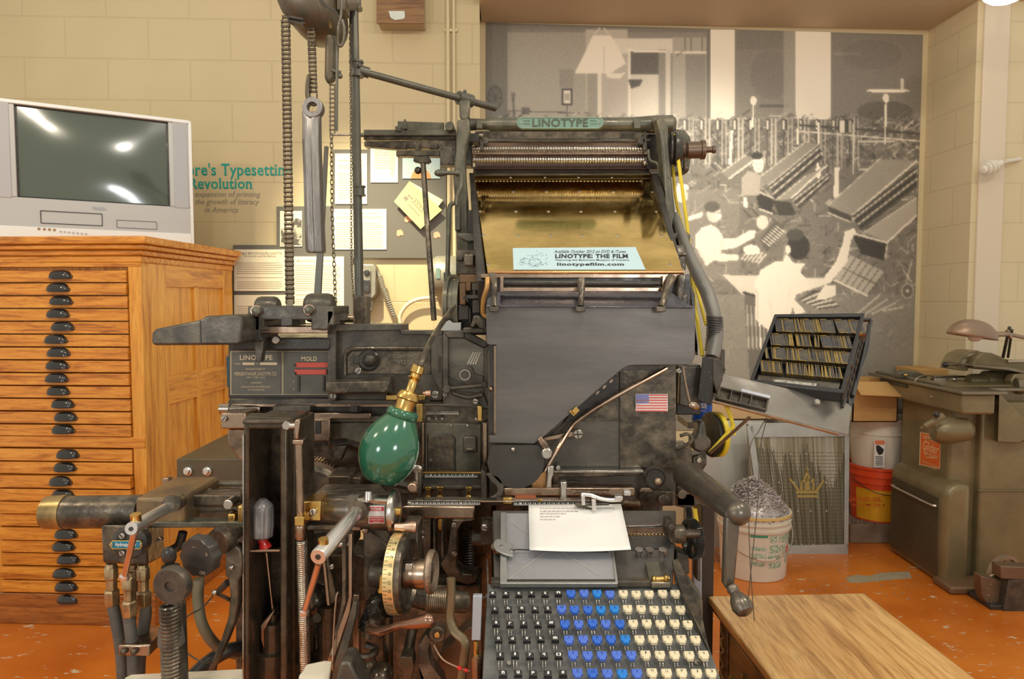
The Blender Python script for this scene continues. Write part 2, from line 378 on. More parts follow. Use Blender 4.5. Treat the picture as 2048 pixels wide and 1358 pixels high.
# right wall starts at the alcove corner and runs towards the camera
c0 = onmural(1846, 400); rx = c0.x
def rp(t, off, z): return Vector((rx-off+t*MW, c0.y-t, z))
pil = PP(1942, 400, rp(0, 0, 0), (1, MW, 0)); tp = c0.y-pil.y
m = MB(); m.prism([rp(-.1, 0, 0), rp(tp, 0, 0), Vector((3.6, pil.y+.05, 0)), Vector((3.6, 4.2, 0))], [rp(-.1, 0, TOP), rp(tp, 0, TOP), Vector((3.6, pil.y+.05, TOP)), Vector((3.6, 4.2, TOP))]); tag(m.build('wall_right', WALLR), kind='structure')
x0_ = pil.x+.03
m = MB(); m.b2((x0_, pil.y-.012, 0), (x0_+.13, pil.y+.05, TOP)); tag(m.build('trim_1', mat('pilaster_paint', (.66, .57, .44), 0, .5), None, .004), kind='structure')
m = MB(); m.slab([wp(xl, -.2, ZS), wp(3.2, -.2, ZS), wp(3.2, .24, ZS), wp(xl, .24, ZS)], .4, (0, 0, 1)); tag(m.build('ceiling', SOFF), kind='structure')
# floor
fm = bpy.data.materials.new('orange_floor_paint'); fm.use_nodes = True; nt = fm.node_tree; b = nt.nodes['Principled BSDF']
g = N(nt, 'ShaderNodeNewGeometry')
n1 = N(nt, 'ShaderNodeTexNoise'); n1.inputs['Scale'].default_value = 2.3; n1.inputs['Detail'].default_value = 6; nt.links.new(g.outputs['Position'], n1.inputs['Vector'])
mp = N(nt, 'ShaderNodeMapping'); mp.inputs['Scale'].default_value = (12, 30, 12); mp.inputs['Rotation'].default_value = (0, 0, .5); nt.links.new(g.outputs['Position'], mp.inputs[0])
n2 = N(nt, 'ShaderNodeTexNoise'); n2.inputs['Scale'].default_value = .9; n2.inputs['Detail'].default_value = 6; n2.inputs['Roughness'].default_value = .72; nt.links.new(mp.outputs[0], n2.inputs['Vector'])
r1 = N(nt, 'ShaderNodeMapRange'); r1.inputs[1].default_value = .615; r1.inputs[2].default_value = .63; nt.links.new(n2.outputs['Fac'], r1.inputs[0])
cr = N(nt, 'ShaderNodeValToRGB'); e = cr.color_ramp.elements; e[0].position = .3; e[0].color = (.52, .125, .012, 1); e[1].position = .7; e[1].color = (.78, .24, .028, 1); nt.links.new(n1.outputs['Fac'], cr.inputs[0])
x = N(nt, 'ShaderNodeMix', data_type='RGBA'); x.inputs[7].default_value = (.72, .60, .42, 1); nt.links.new(cr.outputs[0], x.inputs[6]); nt.links.new(r1.outputs[0], x.inputs[0]); nt.links.new(x.outputs[2], b.inputs['Base Color'])
b.inputs['Roughness'].default_value = .28
m = MB(); m.b2((-3.6, -.6, -.1), (3.6, 4.3, 0)); tag(m.build('floor', fm), kind='structure')
# worn grey patch in the floor paint
m = MB(); pts = [G(x, y) for x, y in [(1690, 1156), (1712, 1150), (1740, 1152), (1760, 1146), (1818, 1143), (1824, 1156), (1780, 1160), (1730, 1165), (1700, 1166)]]
m.prism([p+Vector((0, 0, .0008)) for p in pts], [p+Vector((0, 0, .0002)) for p in pts]); tag(m.build('trim_2', mat('floor_patch', (.42, .36, .24), 0, .7, (.33, .28, .18), 30, .8)), kind='structure')
# painted conduits on the wall
for px, r_ in ((895, .010), (907, .008)):
    m = MB(); a = onwall(px, -60, .012); bb = onwall(px+6, 640, .012); bb.x = a.x; bb.y = a.y; m.cyl(a, bb, r_)
    for py in (60, 330, 560):
        q = onwall(px, py, .012); m.box((a.x, a.y+.006, q.z), (.034, .012, .014))
    m.build('wall_conduit', WALLP, None, tagd=('cream painted conduit running up the wall beside the mural' + (', the thinner right-hand one' if px == 907 else ', the thicker left-hand one'), 'conduit', 'painted conduits'))
# ================================================================== MURAL (a print: image content drawn into a fine grid)
X0, X1, Y0, Y1, ST = 966, 1850, 40, 860, 2
W_ = (X1-X0)//ST+1; H_ = (Y1-Y0)//ST+1
gx, gy = np.meshgrid(X0+ST*np.arange(W_), Y0+ST*np.arange(H_))
img = np.full((H_, W_), .44)
rng = np.random.default_rng(3)
def blur(a, k):
    for _ in range(2):
        for ax in (0, 1):
            c = np.cumsum(np.concatenate([np.repeat(np.take(a, [0], ax), k+1, ax), a, np.repeat(np.take(a, [-1], ax), k, ax)], ax), ax)
            n = a.shape[ax]; a = (np.take(c, range(2*k+1, 2*k+1+n), ax)-np.take(c, range(0, n), ax))/(2*k+1)
    return a
def pfill(pts, v, al=1.0, g2=None):
    global img
    xs = [p[0] for p in pts]; ys = [p[1] for p in pts]
    i0 = max(int((min(ys)-Y0)//ST), 0); i1 = min(int((max(ys)-Y0)//ST)+2, H_); j0 = max(int((min(xs)-X0)//ST), 0); j1 = min(int((max(xs)-X0)//ST)+2, W_)
    if i1 <= i0 or j1 <= j0: return
    x = gx[i0:i1, j0:j1]+.3; y = gy[i0:i1, j0:j1]+.3; ins = np.zeros(x.shape, bool); n = len(pts)
    for k in range(n):
        xa, ya = pts[k]; xb, yb = pts[(k+1) % n]
        if ya == yb: continue
        ins ^= ((y < ya) != (y < yb)) & (x < (xb-xa)*(y-ya)/(yb-ya)+xa)
    sub = img[i0:i1, j0:j1]; vv = v if g2 is None else v+(g2-v)*(y-min(ys))/(max(ys)-min(ys)+1)
    sub[ins] = (sub*(1-al)+vv*al)[ins]
def pline(x0, y0, x1, y1, wd, v, al=1.0):
    L = max(math.hypot(x1-x0, y1-y0), 1e-3); nx, ny = -(y1-y0)/L*wd/2, (x1-x0)/L*wd/2
    pfill([(x0+nx, y0+ny), (x1+nx, y1+ny), (x1-nx, y1-ny), (x0-nx, y0-ny)], v, al)
def pell(cx, cy, rx_, ry, v, al=1.0, rot=0):
    pfill([(cx+rx_*cos(a)*cos(rot)-ry*sin(a)*sin(rot), cy+rx_*cos(a)*sin(rot)+ry*sin(a)*cos(rot)) for a in [2*pi*k/20 for k in range(20)]], v, al)
def prect(a, b_, c, d, v, al=1.0, g2=None): pfill([(a, b_), (c, b_), (c, d), (a, d)], v, al, g2)
# back wall of the composing room
prect(966, 40, 1016, 260, .36); prect(1016, 60, 1172, 260, .50, g2=.55); prect(966, 40, 1850, 66, .34, .6)
prect(1172, 60, 1255, 260, .60); prect(1222, 78, 1345, 108, .74); prect(1175, 140, 1200, 260, .5); prect(1196, 140, 1204, 240, .78)
prect(1120, 140, 1148, 175, .42, .7)
prect(1255, 100, 1342, 300, .70); prect(1262, 104, 1318, 150, .30); prect(1266, 150, 1316, 300, .72); prect(1318, 100, 1332, 260, .46)
pline(1255, 102, 1332, 104, 4, .85); pline(1259, 100, 1259, 250, 4, .82)
prect(1345, 75, 1422, 260, .56); prect(1372, 110, 1412, 240, .44); prect(1414, 62, 1424, 260, .36)
for q in (1370, 1382, 1405): pline(q, 76, q, 105, 2, .3)
pline(1350, 105, 1414, 105, 3, .8); pline(1352, 112, 1368, 102, 2, .3)
pfill([(1150, 147), (1186, 72), (1222, 72), (1238, 98), (1252, 128), (1232, 140), (1222, 148)], .82); pline(1207, 74, 1209, 146, 1.5, .66)
pfill([(1212, 148), (1252, 146), (1240, 157), (1214, 156)], .8)
pline(1188, 70, 1200, 56, 3, .7); pline(1218, 70, 1208, 56, 3, .7)
pell(990, 196, 16, 26, .24, .8); pell(990, 196, 12, 20, .34, .8)
for k in range(9): pline(990, 196, 990+15*cos(k*.7), 196+25*sin(k*.7), 1.2, .2)
prect(1123, 178, 1146, 211, .2); prect(1127, 182, 1142, 207, .78); prect(1129, 188, 1140, 201, .55); pline(1134, 212, 1134, 238, 3, .25)
pline(1012, 222, 1180, 227, 2.5, .28); pline(1026, 190, 1029, 238, 5, .3); pell(1027, 190, 5, 5, .35); prect(1043, 216, 1060, 230, .3)
pfill([(1257, 160), (1286, 160), (1280, 172), (1262, 178)], .25)
# pillars
prect(1422, 60, 1470, 290, .90, g2=.80); prect(1470, 60, 1592, 250, .42); prect(1592, 60, 1662, 262, .95, g2=.85); prect(1662, 64, 1850, 262, .40)
prect(1470, 60, 1592, 100, .36, .5); pell(1540, 150, 40, 50, .36, .5); prect(1520, 210, 1580, 216, .3); prect(1568, 62, 1592, 250, .54, .7)
pell(1770, 222, 56, 20, .30, .9); pell(1776, 182, 44, 3.5, .92); prect(1802, 158, 1808, 182, .75); prect(1668, 105, 1720, 112, .5, .6); pell(1744, 110, 60, 30, .34, .4)
# machine room clutter
prect(966, 240, 1850, 860, .37, g2=.42)
for k in range(4300):
    x = rng.uniform(975, 1840); y = rng.uniform(236, 700) if k % 3 else rng.uniform(232, 330); a = rng.choice([0, pi/2, -.7, .8, -.6]); L = rng.uniform(4, 26)
    pline(x, y, x+L*cos(a), y+L*sin(a), rng.uniform(1.2, 4), rng.choice([.2, .28, .34, .52, .62, .8], p=[.26, .22, .16, .13, .12, .11]), rng.uniform(.25, .8))
prect(1340, 590, 1850, 860, .46, .72); prect(1340, 380, 1480, 560, .5, .45)
for x in range(1006, 1720, 33):
    for q in (0, 9, 17): pline(x+q, 238, x+q, 330, 3, .72 if q else .25, .8); 
    prect(x-3, 240, x+8, 262, .25); prect(x-1, 242, x+3, 260, .8)
pline(1590, 250, 1845, 268, 5, .25); pline(1590, 262, 1845, 283, 3, .75); pline(1715, 283, 1790, 283, 4, .7)
for x, y0_, y1_ in ((1507, 205, 255), (1597, 208, 290), (1772, 200, 290)):
    pline(x, y0_, x-2, y1_, 3, .9); pell(x, y0_-3, 6, 9, .95)
pline(1638, 245, 1634, 345, 4, .98); pell(1637, 345, 5, 12, .95); pell(1638, 308, 8, 6, .9); pline(1464, 262, 1460, 330, 5, .98); pline(1674, 335, 1672, 395, 9, .97)
prect(1676, 240, 1708, 265, .22); prect(1680, 242, 1690, 266, .8); prect(1697, 242, 1703, 266, .6); pline(1708, 235, 1706, 350, 3, .75); pline(1685, 265, 1684, 340, 4, .5)
# slanted magazines
def magz(a, b_, c, d, v):
    pfill([a, b_, c, d], v)
    for t in (.0, .33, .66, 1): pass
    pline(*a, *b_, 2, .75); pline(*d, *c, 3, .85)
def ribs(a, b_, c, d, v):
    pfill([a, b_, c, d], v)
    for t in (.2, .4, .6, .8):
        pline(a[0]+(d[0]-a[0])*t, a[1]+(d[1]-a[1])*t, b_[0]+(c[0]-b_[0])*t, b_[1]+(c[1]-b_[1])*t, 2.2, .78 if int(t*10) % 4 else .15)
magz((1010, 520), (1150, 400), (1215, 410), (1060, 545), .47); ribs((1060, 545), (1215, 410), (1218, 445), (1075, 575), .27); magz((1190, 560), (1300, 470), (1350, 480), (1230, 585), .46); ribs((1230, 585), (1350, 480), (1352, 510), (1242, 612), .27)
magz((1443, 345), (1492, 310), (1512, 318), (1458, 358), .45)
magz((1510, 362), (1610, 285), (1640, 288), (1537, 372), .46); ribs((1537, 372), (1640, 288), (1645, 318), (1552, 400), .28)
magz((1550, 402), (1612, 352), (1655, 330), (1582, 398), .50); ribs((1582, 398), (1655, 345), (1660, 360), (1600, 420), .3)
pfill([(1510, 380), (1548, 398), (1545, 425), (1518, 418)], .2); pfill([(1545, 400), (1582, 405), (1592, 430), (1558, 432)], .22)
pline(1510, 380, 1548, 398, 3, .7); pline(1518, 418, 1545, 428, 3, .75)
magz((1655, 412), (1760, 318), (1834, 322), (1704, 432), .50); ribs((1704, 432), (1834, 332), (1834, 375), (1722, 462), .26)
pfill([(1655, 412), (1704, 432), (1704, 445), (1660, 428)], .25); pline(1656, 426, 1702, 445, 3, .7)
magz((1728, 465), (1834, 395), (1834, 430), (1775, 485), .56)
pfill([(1702, 466), (1775, 486), (1770, 522), (1722, 508)], .2); pline(1702, 466, 1775, 486, 4, .78); pline(1775, 486, 1770, 520, 3, .7)
pfill([(1668, 560), (1700, 510), (1770, 545), (1735, 592)], .60)
for t in range(1, 7): pline(1700+(t*11.5), 510+t*5.8, 1668+t*11, 560+t*5.2, 2, .3)
pline(1668, 560, 1735, 592, 4, .8); pline(1685, 535, 1752, 568, 2, .3)
# keyboards
for k in range(9): pline(1598+k*5, 606+k*2.2-6, 1640+k*5, 580+k*4, 2.4, .86 if k % 2 else .2)
pfill([(1632, 598), (1650, 570), (1672, 572), (1672, 590), (1650, 600)], .95)
pfill([(1520, 480), (1550, 440), (1570, 455), (1535, 505)], .3); 
for k in range(8): pline(1524+k*4, 480-k*4, 1542+k*4, 494-k*4, 2, .75)
for k in range(6): pline(1482+k*7, 520+k*1.5, 1498+k*7, 500+k*1.5, 2.6, .8)
pell(1503, 500, 16, 10, .92); pell(1525, 445, 12, 14, .9, .7)
# table and chairs
pfill([(1446, 550), (1530, 552), (1512, 612), (1486, 590)], .74)
pfill([(1488, 585), (1530, 592), (1560, 640), (1555, 760), (1500, 760)], .33)
for k in range(6): pline(1494+k*8, 610+k*2, 1498+k*8, 700, 3, .88 if k in (3, 5) else .6)
pline(1486, 585, 1540, 600, 5, .22); pline(1540, 600, 1556, 640, 5, .22)
for k in range(4): pline(1700+k*22, 640-k*6, 1760+k*16, 590+k*8, 3, .7)
pell(1815, 582, 13, 16, .6); pell(1815, 582, 10, 13, .35); pell(1815, 582, 3, 3, .8)
pline(1806, 540, 1824, 566, 2, .7); pline(1824, 520, 1812, 566, 2, .7)
# people in the print
pfill([(1342, 400), (1350, 420), (1360, 470), (1366, 520), (1345, 520)], .85); pell(1364, 392, 12, 14, .75); pfill([(1350, 385), (1378, 378), (1376, 370), (1356, 368)], .85)
pfill([(1372, 436), (1405, 424), (1404, 434), (1378, 442)], .85)
pfill([(1482, 392), (1484, 356), (1496, 342), (1512, 346), (1522, 352), (1518, 392)], .58); pell(1517, 330, 11, 16, .98); pell(1514, 312, 12, 8, .2); pline(1490, 395, 1492, 415, 7, .9)
pfill([(1391, 494), (1392, 470), (1404, 456), (1422, 450), (1436, 458), (1445, 472), (1446, 494), (1440, 512), (1412, 532)], .97)
pfill([(1440, 478), (1470, 478), (1498, 462), (1512, 462), (1508, 476), (1470, 496), (1446, 500)], .88); pfill([(1420, 500), (1446, 508), (1476, 510), (1478, 520), (1440, 524), (1416, 516)], .82)
pell(1428, 428, 14, 18, .72); pell(1424, 414, 16, 11, .3); pell(1437, 432, 6, 8, .82); pline(1434, 427, 1441, 427, 2, .4); pline(1438, 440, 1443, 440, 1.5, .45); pline(1512, 328, 1515, 328, 2, .4); pline(1519, 328, 1523, 328, 2, .4); pline(1514, 338, 1521, 338, 1.5, .5)
pfill([(1512, 640), (1510, 570), (1522, 540), (1550, 524), (1572, 522), (1606, 530), (1600, 546), (1612, 556), (1648, 556), (1672, 524), (1686, 486), (1690, 464), (1708, 456), (1712, 464), (1702, 480), (1694, 524), (1660, 566), (1616, 580), (1592, 590), (1578, 640), (1574, 690)], .95)
pfill([(1610, 556), (1648, 556), (1660, 566), (1616, 582)], .80); pfill([(1574, 540), (1596, 560), (1590, 600), (1576, 600)], .85, .7)
for a_ in ((1530, 560, 1545, 640), (1556, 540, 1562, 600), (1580, 575, 1572, 640), (1540, 600, 1560, 690)): pline(*a_, 5, .72, .7)
pline(1612, 556, 1650, 557, 2, .6); pline(1514, 575, 1516, 640, 4, .7); pline(1394, 495, 1412, 528, 3, .7); pline(1424, 470, 1430, 510, 3, .75); pline(1446, 478, 1440, 512, 3, .7)
pell(1597, 494, 23, 26, .20); pell(1576, 500, 5, 9, .8); pfill([(1572, 508), (1590, 530), (1612, 526), (1600, 540), (1566, 524)], .92); pell(1590, 470, 18, 12, .26)
pfill([(1580, 590), (1600, 610), (1612, 625), (1590, 630)], .85)
img = img*.6+blur(img, 1)*.4; img = .44+(img-.44)*1.12
img = img+rng.normal(0, .013, img.shape)+.02*np.sin(gx*1.57)*1.0
img = np.clip(img, .03, 1)
lin = np.clip(img**1.75*1.25, 0, .95)
vs = []
for j in range(H_):
    for i in range(W_):
        px = min(max(gx[j, i], 972), 1846-(gy[j, i]-60)*.03); py = gy[j, i]; ty = 46+(px-972)*.0275
        vs.append(onmural(px, max(py, ty), .004))
fs = [(j*W_+i, (j+1)*W_+i, (j+1)*W_+i+1, j*W_+i+1) for j in range(H_-1) for i in range(W_-1)]
me = bpy.data.meshes.new('wall_mural'); me.from_pydata([v[:] for v in vs], [], fs); me.update()
ca = me.color_attributes.new('print', 'FLOAT_COLOR', 'POINT')
cc = np.ones((W_*H_, 4)); L = lin.reshape(-1); cc[:, 0] = L*.92; cc[:, 1] = L*.83; cc[:, 2] = L*.68; ca.data.foreach_set('color', cc.reshape(-1))
mm = bpy.data.materials.new('mural_print'); mm.use_nodes = True; nt = mm.node_tree; b = nt.nodes['Principled BSDF']
at = N(nt, 'ShaderNodeAttribute'); at.attribute_name = 'print'; nt.links.new(at.outputs['Color'], b.inputs['Base Color']); b.inputs['Roughness'].default_value = .42; b.inputs['Specular IOR Level'].default_value = .6
me.materials.append(mm)
o = bpy.data.objects.new('wall_mural', me); COL.objects.link(o)
so = o.modifiers.new('thick', 'SOLIDIFY'); so.thickness = .003; so.offset = 0
tag(o, 'large grainy black and white photograph mural of men working at typesetting machines', 'mural')
# ================================================================== TYPE CABINET
C0 = P(303, 1262, 2.74); C0.z = 0; CROT = Matrix.Rotation(radians(-2.7), 4, 'Z')
CM = Matrix.Translation(C0) @ CROT
CT = 1.545; CW = .66; CDp = .80      # height, width, depth
cab = thing('type_cabinet', C0[:], 'tall golden oak cabinet with a long stack of shallow drawers and black cup pulls', 'cabinet')
def zc(py): return P(150, py, 2.76).z
m = MB(CM); m.b2((-CW+.02, .035, .10), (-.012, CDp-.01, CT-.10)); m.build('carcass', OAK_Z, cab)
m = MB(CM)
m.b2((-.052, .0, .10), (0, .05, CT-.09)); m.b2((-CW, .0, .10), (-CW+.052, .05, CT-.09)); m.build('front_stile', OAK_Z, cab, .002)
m = MB(CM); m.b2((-CW, -.002, zc(534)), (0, .045, zc(505))); m.b2((-CW, -.004, zc(894)), (-.002, .045, zc(872))); m.build('front_rail', OAK_X, cab, .002)
# side frame: stiles, rails, mullion
m = MB(CM); m.b2((-.03, .05, .10), (0, .185, CT-.09)); m.b2((-.03, CDp-.10, .10), (0, CDp, CT-.09)); m.b2((-.03, .42, .25), (0, .46, CT-.19)); m.build('side_stile', OAK_Z, cab, .003)
m = MB(CM)
for a, b_ in ((.10, .25), (.86, .98), (CT-.19, CT-.09)): m.b2((-.032, .183, a), (-.001, CDp-.098, b_))
m.build('side_rail', OAK_Y, cab, .003)
m = MB(CM)
for a, b_, e_ in ((CT-.10, CT-.072, .006), (CT-.072, CT-.05, .018), (CT-.05, CT-.03, .036), (CT-.03, CT, .05)): m.b2((-CW-e_, -e_, a), (e_, CDp, b_))
m.build('cornice', OAK_X, cab, .006, 3)
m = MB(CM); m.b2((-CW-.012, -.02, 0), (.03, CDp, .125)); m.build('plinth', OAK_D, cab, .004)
# drawers
PULL = mat('black_japanned_pull', (.018, .017, .016), .1, .12, coat=.6)
up = [540+25.6*k for k in range(14)]; lo = [896+26.1*k for k in range(13)]
up[-1] = 872; lo[-1] = 1209
prs = [(up[k], up[k+1]) for k in range(13)]+[(lo[k], lo[k+1]) for k in range(12)]
for k, (ya, yb) in enumerate(prs):
    za, zb = zc(ya+1.5), zc(yb-1.2); jut = random.choice([0, .002, .004, .007, .012 if k > 12 else .003])
    if k in (15, 16): jut = .016
    m = MB(CM); m.b2((-CW+.055, -.006-jut, zb), (-.055, .5, za)); d = m.build('drawer', OAK_X, cab, .0015)
    cx = -CW/2+random.uniform(-.012, .02)-.004; cz = (za+zb)/2+.001; y0 = -.006-jut
    m = MB(CM)      # bin pull: quarter shell
    vs = []; fs = []; n = 12; q = 6; w_ = .044; h_ = .023; dp = .023
    for i in range(n+1):
        a = pi*i/n; wx = -cos(a)*w_
        for j in range(q+1):
            b_ = (pi/2)*j/q; vs.append((cx+wx*(1-.0*j/q), y0-.001-dp*sin(a)**.6*sin(b_), cz-.009+h_*1.5*sin(a)**.5*cos(b_)))
    for i in range(n):
        for j in range(q): fs.append((i*(q+1)+j, (i+1)*(q+1)+j, (i+1)*(q+1)+j+1, i*(q+1)+j+1))
    m.add(vs, fs, True); m.box((cx, y0-.0012, cz-.002), (.096, .0025, .010))
    m.tube([(cx-w_, y0-.002, cz-.009), (cx-w_*.6, y0-.018, cz-.010), (cx, y0-.022, cz-.010), (cx+w_*.6, y0-.018, cz-.010), (cx+w_, y0-.002, cz-.009)], .0016, 6)
    m.build('cup_pull', PULL, d)
    m = MB(CM); m.sph((cx-.0435, y0-.003, cz-.003), .0032, (1, .6, 1), 8); m.sph((cx+.0435, y0-.003, cz-.003), .0032, (1, .6, 1), 8); m.build('screw', STEEL, d)
# ================================================================== TELEVISION
TVS = mat('silver_plastic', (.48, .48, .475), .15, .38); TVL = mat('pale_silver_plastic', (.80, .81, .80), .1, .4); TVG = mat('speaker_grey', (.47, .48, .50), .1, .6, (.42, .43, .45), 300, .5)
GLASS = mat('crt_glass', (.075, .10, .075), 0, .07, coat=1)
O_ = PP(386, 492, (0, 0, CT), (0, 0, 1)); u = Vector((-.86, -.51, 0)).normalized(); n_ = Vector((u.y, -u.x, 0)).normalized()   # n_ points backwards
if n_.y < 0: n_ = -n_
TM = Matrix(((u.x, n_.x, 0, O_.x), (u.y, n_.y, 0, O_.y), (0, 0, 1, CT), (0, 0, 0, 1)))
Hh = PP(381, 243, O_, n_).z-CT; TW = .80
tv = thing('television', O_[:], 'silver tube television with a dark blank screen standing on the oak cabinet', 'television')
def tvp(px, py, off=0):
    q = PP(px, py, O_+n_*off, n_); r = TM.inverted() @ q; return r
s0 = tvp(340, 418); s1 = tvp(337, 253); s2 = tvp(28, 197); s3 = tvp(34, 388)
sx0 = (s0.x+s1.x)/2; sx1 = (s2.x+s3.x)/2; sz0 = (s0.z+s3.z)/2; sz1 = (s1.z+s2.z)/2
m = MB(TM)
for a, b_, c_, d_ in ((0, sz1+.0, TW, Hh), (0, .002, TW, sz0), (0, sz0, sx0, sz1), (sx1, sz0, TW, sz1)):
    m.b2((a, 0, b_), (c_, .07, d_))
m.build('front_frame', TVS, tv, .003)
m = MB(TM); m.prism([(.0, .07, .0), (TW, .07, 0), (TW, .07, Hh), (0, .07, Hh)], [(.12, .42, .06), (TW-.12, .42, .06), (TW-.12, .42, Hh-.14), (.12, .42, Hh-.14)]); m.build('back_housing', TVL, tv, .01)
m = MB(TM); m.b2((sx0-.002, .02, sz0-.002), (sx1+.002, .05, sz1+.002)); m.build('screen_surround', BLACK, tv)
m = MB(TM); vs = []; fs = []; n = 10
for i in range(n+1):
    for j in range(n+1):
        a = i/n; b_ = j/n; vs.append((sx0+.008+(sx1-sx0-.016)*a, .016-.014*(1-(2*a-1)**2)*(1-(2*b_-1)**2), sz0+.006+(sz1-sz0-.012)*b_))
for i in range(n):
    for j in range(n): fs.append((i*(n+1)+j, i*(n+1)+j+1, (i+1)*(n+1)+j+1, (i+1)*(n+1)+j))
m.add(vs, fs, True); m.build('screen', GLASS, tv)
m = MB(TM)
for a, b_ in ((.012, sx0-.018), (sx1+.018, TW-.012)): m.b2((a, -.003, sz0-.005), (b_, .002, sz1+.012))
m.build('speaker_panel', TVG, tv, .002)
m = MB(TM); m.b2((.004, -.006, 0), (TW, .03, .055)); m.b2((.0, -.004, Hh-.012), (TW, .03, Hh+.004)); m.b2((-.006, -.004, 0), (.008, .05, Hh)); m.build('light_trim', TVL, tv, .003)
def tvrect(mm_, x0, y0, x1, y1, o_=-.003, wd=.0015):
    a = tvp(x0, y1); b_ = tvp(x1, y0); m_ = mm_; 
    for p, q in (((a.x, a.z), (b_.x, a.z)), ((a.x, b_.z), (b_.x, b_.z))): m_.b2((p[0], o_, p[1]-wd), (q[0], .004, q[1]+wd))
    m_.b2((a.x-wd, o_, a.z), (a.x+wd, .004, b_.z)); m_.b2((b_.x-wd, o_, a.z), (b_.x+wd, .004, b_.z))
m = MB(TM); tvrect(m, 82, 428, 204, 446); m.build('tape_slot', BLACK, tv)
m = MB(TM); tvrect(m, 234, 444, 313, 455, wd=.0007); m.build('disc_slot', BLACK, tv)
m = MB(TM)
for k in range(7): q = tvp(121+k*8.5, 463+k*.8); m.lathe((q.x, -.006, q.z), (0, -1, 0), [(0, .004), (.006, .0035)], 12)
m.build('control_buttons', TVS, tv)
m = MB(TM)
for k, i in enumerate((78, 89, 99, 109)): q = tvp(i, 458+k*.7); m.lathe((q.x, -.005, q.z), (0, -1, 0), [(0, .006), (.003, .0055)], 14)
m.build('input_jacks', mat('jack_mix', (.35, .22, .12), .2, .4), tv)
def tvtext(body, x0, y0, x1, y1, mt, nm, **k):
    a = PP(x0, y1, O_-n_*.004, n_); b_ = PP(x1, y1, O_-n_*.004, n_); c_ = PP(x0, y0, O_-n_*.004, n_)
    mm_ = MB(); mm_.text(body, a, -u, (0, 0, 1), (b_-a).length, (c_-a).z, **k); return mm_.build(nm, mt, tv)
tvtext('TOSHIBA', 184, 413, 212, 419, mat('tv_badge', (.35, .36, .38), .8, .3), 'brand_lettering', bold=.03)
tvtext('DVD   VCR', 352, 482, 376, 487, INK, 'small_lettering')
# rolled newspaper on the cabinet's back corner
q = PP(447, 507, (0, 0, CT), (0, 0, 1)); pm = mat('newsprint', (.62, .58, .50), 0, .8, (.06, .055, .05), 60, 1, edge=(.42, .5))
m = MB(); m.lathe(q+Vector((-.055, -.03, .016)), (1, .45, 0), [(0, .013), (0, .018), (.10, .018), (.10, .013), (0, .013)], 16, cap=False)
m.lathe(q+Vector((-.055, -.03, .016)), (1, .45, 0), [(0.001, .007), (.099, .007)], 12); 
m.build('rolled_newspaper', pm, None, tagd=("rolled-up printed newspaper on the back corner of the cabinet top", 'newspaper'))
# ================================================================== WALL THINGS
TEAL = mat('teal_lettering', (.0, .30, .24), 0, .5); GREYL = mat('grey_lettering', (.24, .21, .17), 0, .6)
def walltext(mm_, body, x0, y0, x1, y1, **k):
    a = onwall(x0, y1, .001); b_ = onwall(x1, y1, .001); c_ = onwall(x0, y0, .001)
    mm_.text(body, a, b_-a, (0, 0, 1), (b_-a).length, (c_-a).z, ext=.0004, **k)
q = onwall(450, 370); t_ = thing('wall_lettering', q[:], 'teal and grey exhibition title lettered on the cream block wall beside the television', 'sign')
m = MB(); walltext(m, "ore's Typesetting", 374, 326, 583, 359, bold=.018, serif=True); walltext(m, 'Revolution', 378, 356, 505, 378, bold=.018, serif=True); m.build('title_lines', TEAL, t_)
m = MB(); walltext(m, 'expansion of printing', 391, 383, 521, 397, shear=.25); walltext(m, 'the growth of literacy', 391, 398, 519, 412, shear=.25); walltext(m, 'in America', 409, 414, 476, 425, shear=.25); m.build('subtitle_lines', GREYL, t_)
# grey display boards
BOARD = mat('grey_board', (.125, .118, .10), 0, .7)
q = onwall(700, 500); dsp = thing('display_board', q[:], 'dark grey display board of stepped outline mounted on the cream block wall', 'display board')
def wpoly(mm_, pts, off, th):
    a = [onwall(x_, y_, off) for x_, y_ in pts]; mm_.prism(a, [p+BWN*th for p in a])
m = MB(); wpoly(m, [(666, 299), (666, 412), (553, 413), (553, 490), (466, 490), (466, 648), (706, 648), (706, 516), (892, 516), (892, 270), (735, 270), (735, 299)], .024, .023); m.build('backing_board', BOARD, dsp)
LINES = mat('printed_lines', (.50, .44, .32), 0, .7); DARKPH = mat('dark_photo', (.10, .09, .07), 0, .5, (.5, .46, .36), 26, 1, edge=(.5, .56))
def sheet(pts, lines, label, mt=CREAMP, heads=(), group='typed sheets on the display board', name='typed_sheet', ragged=True, seed=1):
    q = onwall(*pts[0], .03); t_ = thing(name, q[:], label, 'sheet', group)
    mm_ = MB(); wpoly(mm_, pts, .029, .0045); mm_.build('paper', mt, t_)
    if lines:
        rr = random.Random(seed); mm_ = MB(); x0, y0, x1, y1, st = lines
        y = y0; k = 0
        while y < y1:
            if rr.random() < .86: wpoly(mm_, [(x0, y), (x0, y+1.5), (x1-rr.uniform(0, .25)*(x1-x0)*(k % 3 == 0), y+1.5), (x1-rr.uniform(0, .1), y)], .0300, .0004)
            y += st; k += 1
        mm_.build('typed_lines', LINES, t_)
    for body, a, b_, c_, d_ in heads:
        mm_ = MB(); aa = onwall(a, d_, .0302); bb = onwall(c_, d_, .0302); cc_ = onwall(a, b_, .0302)
        mm_.text(body, aa, bb-aa, (0, 0, 1), (bb-aa).length, (cc_-aa).z, bold=.01); mm_.build('heading', INKF, t_)
    return t_
sheet([(468, 499), (468, 582), (571, 582), (571, 499)], (474, 525, 565, 576, 4.2), "cream typed sheet headed with the inventor's machine, left of the roller chain", heads=[("OTTMAR MERGENTHALER'S LINOTYPE", 473, 504, 564, 509), ('The Inventor and the Machine', 486, 510, 552, 514)])
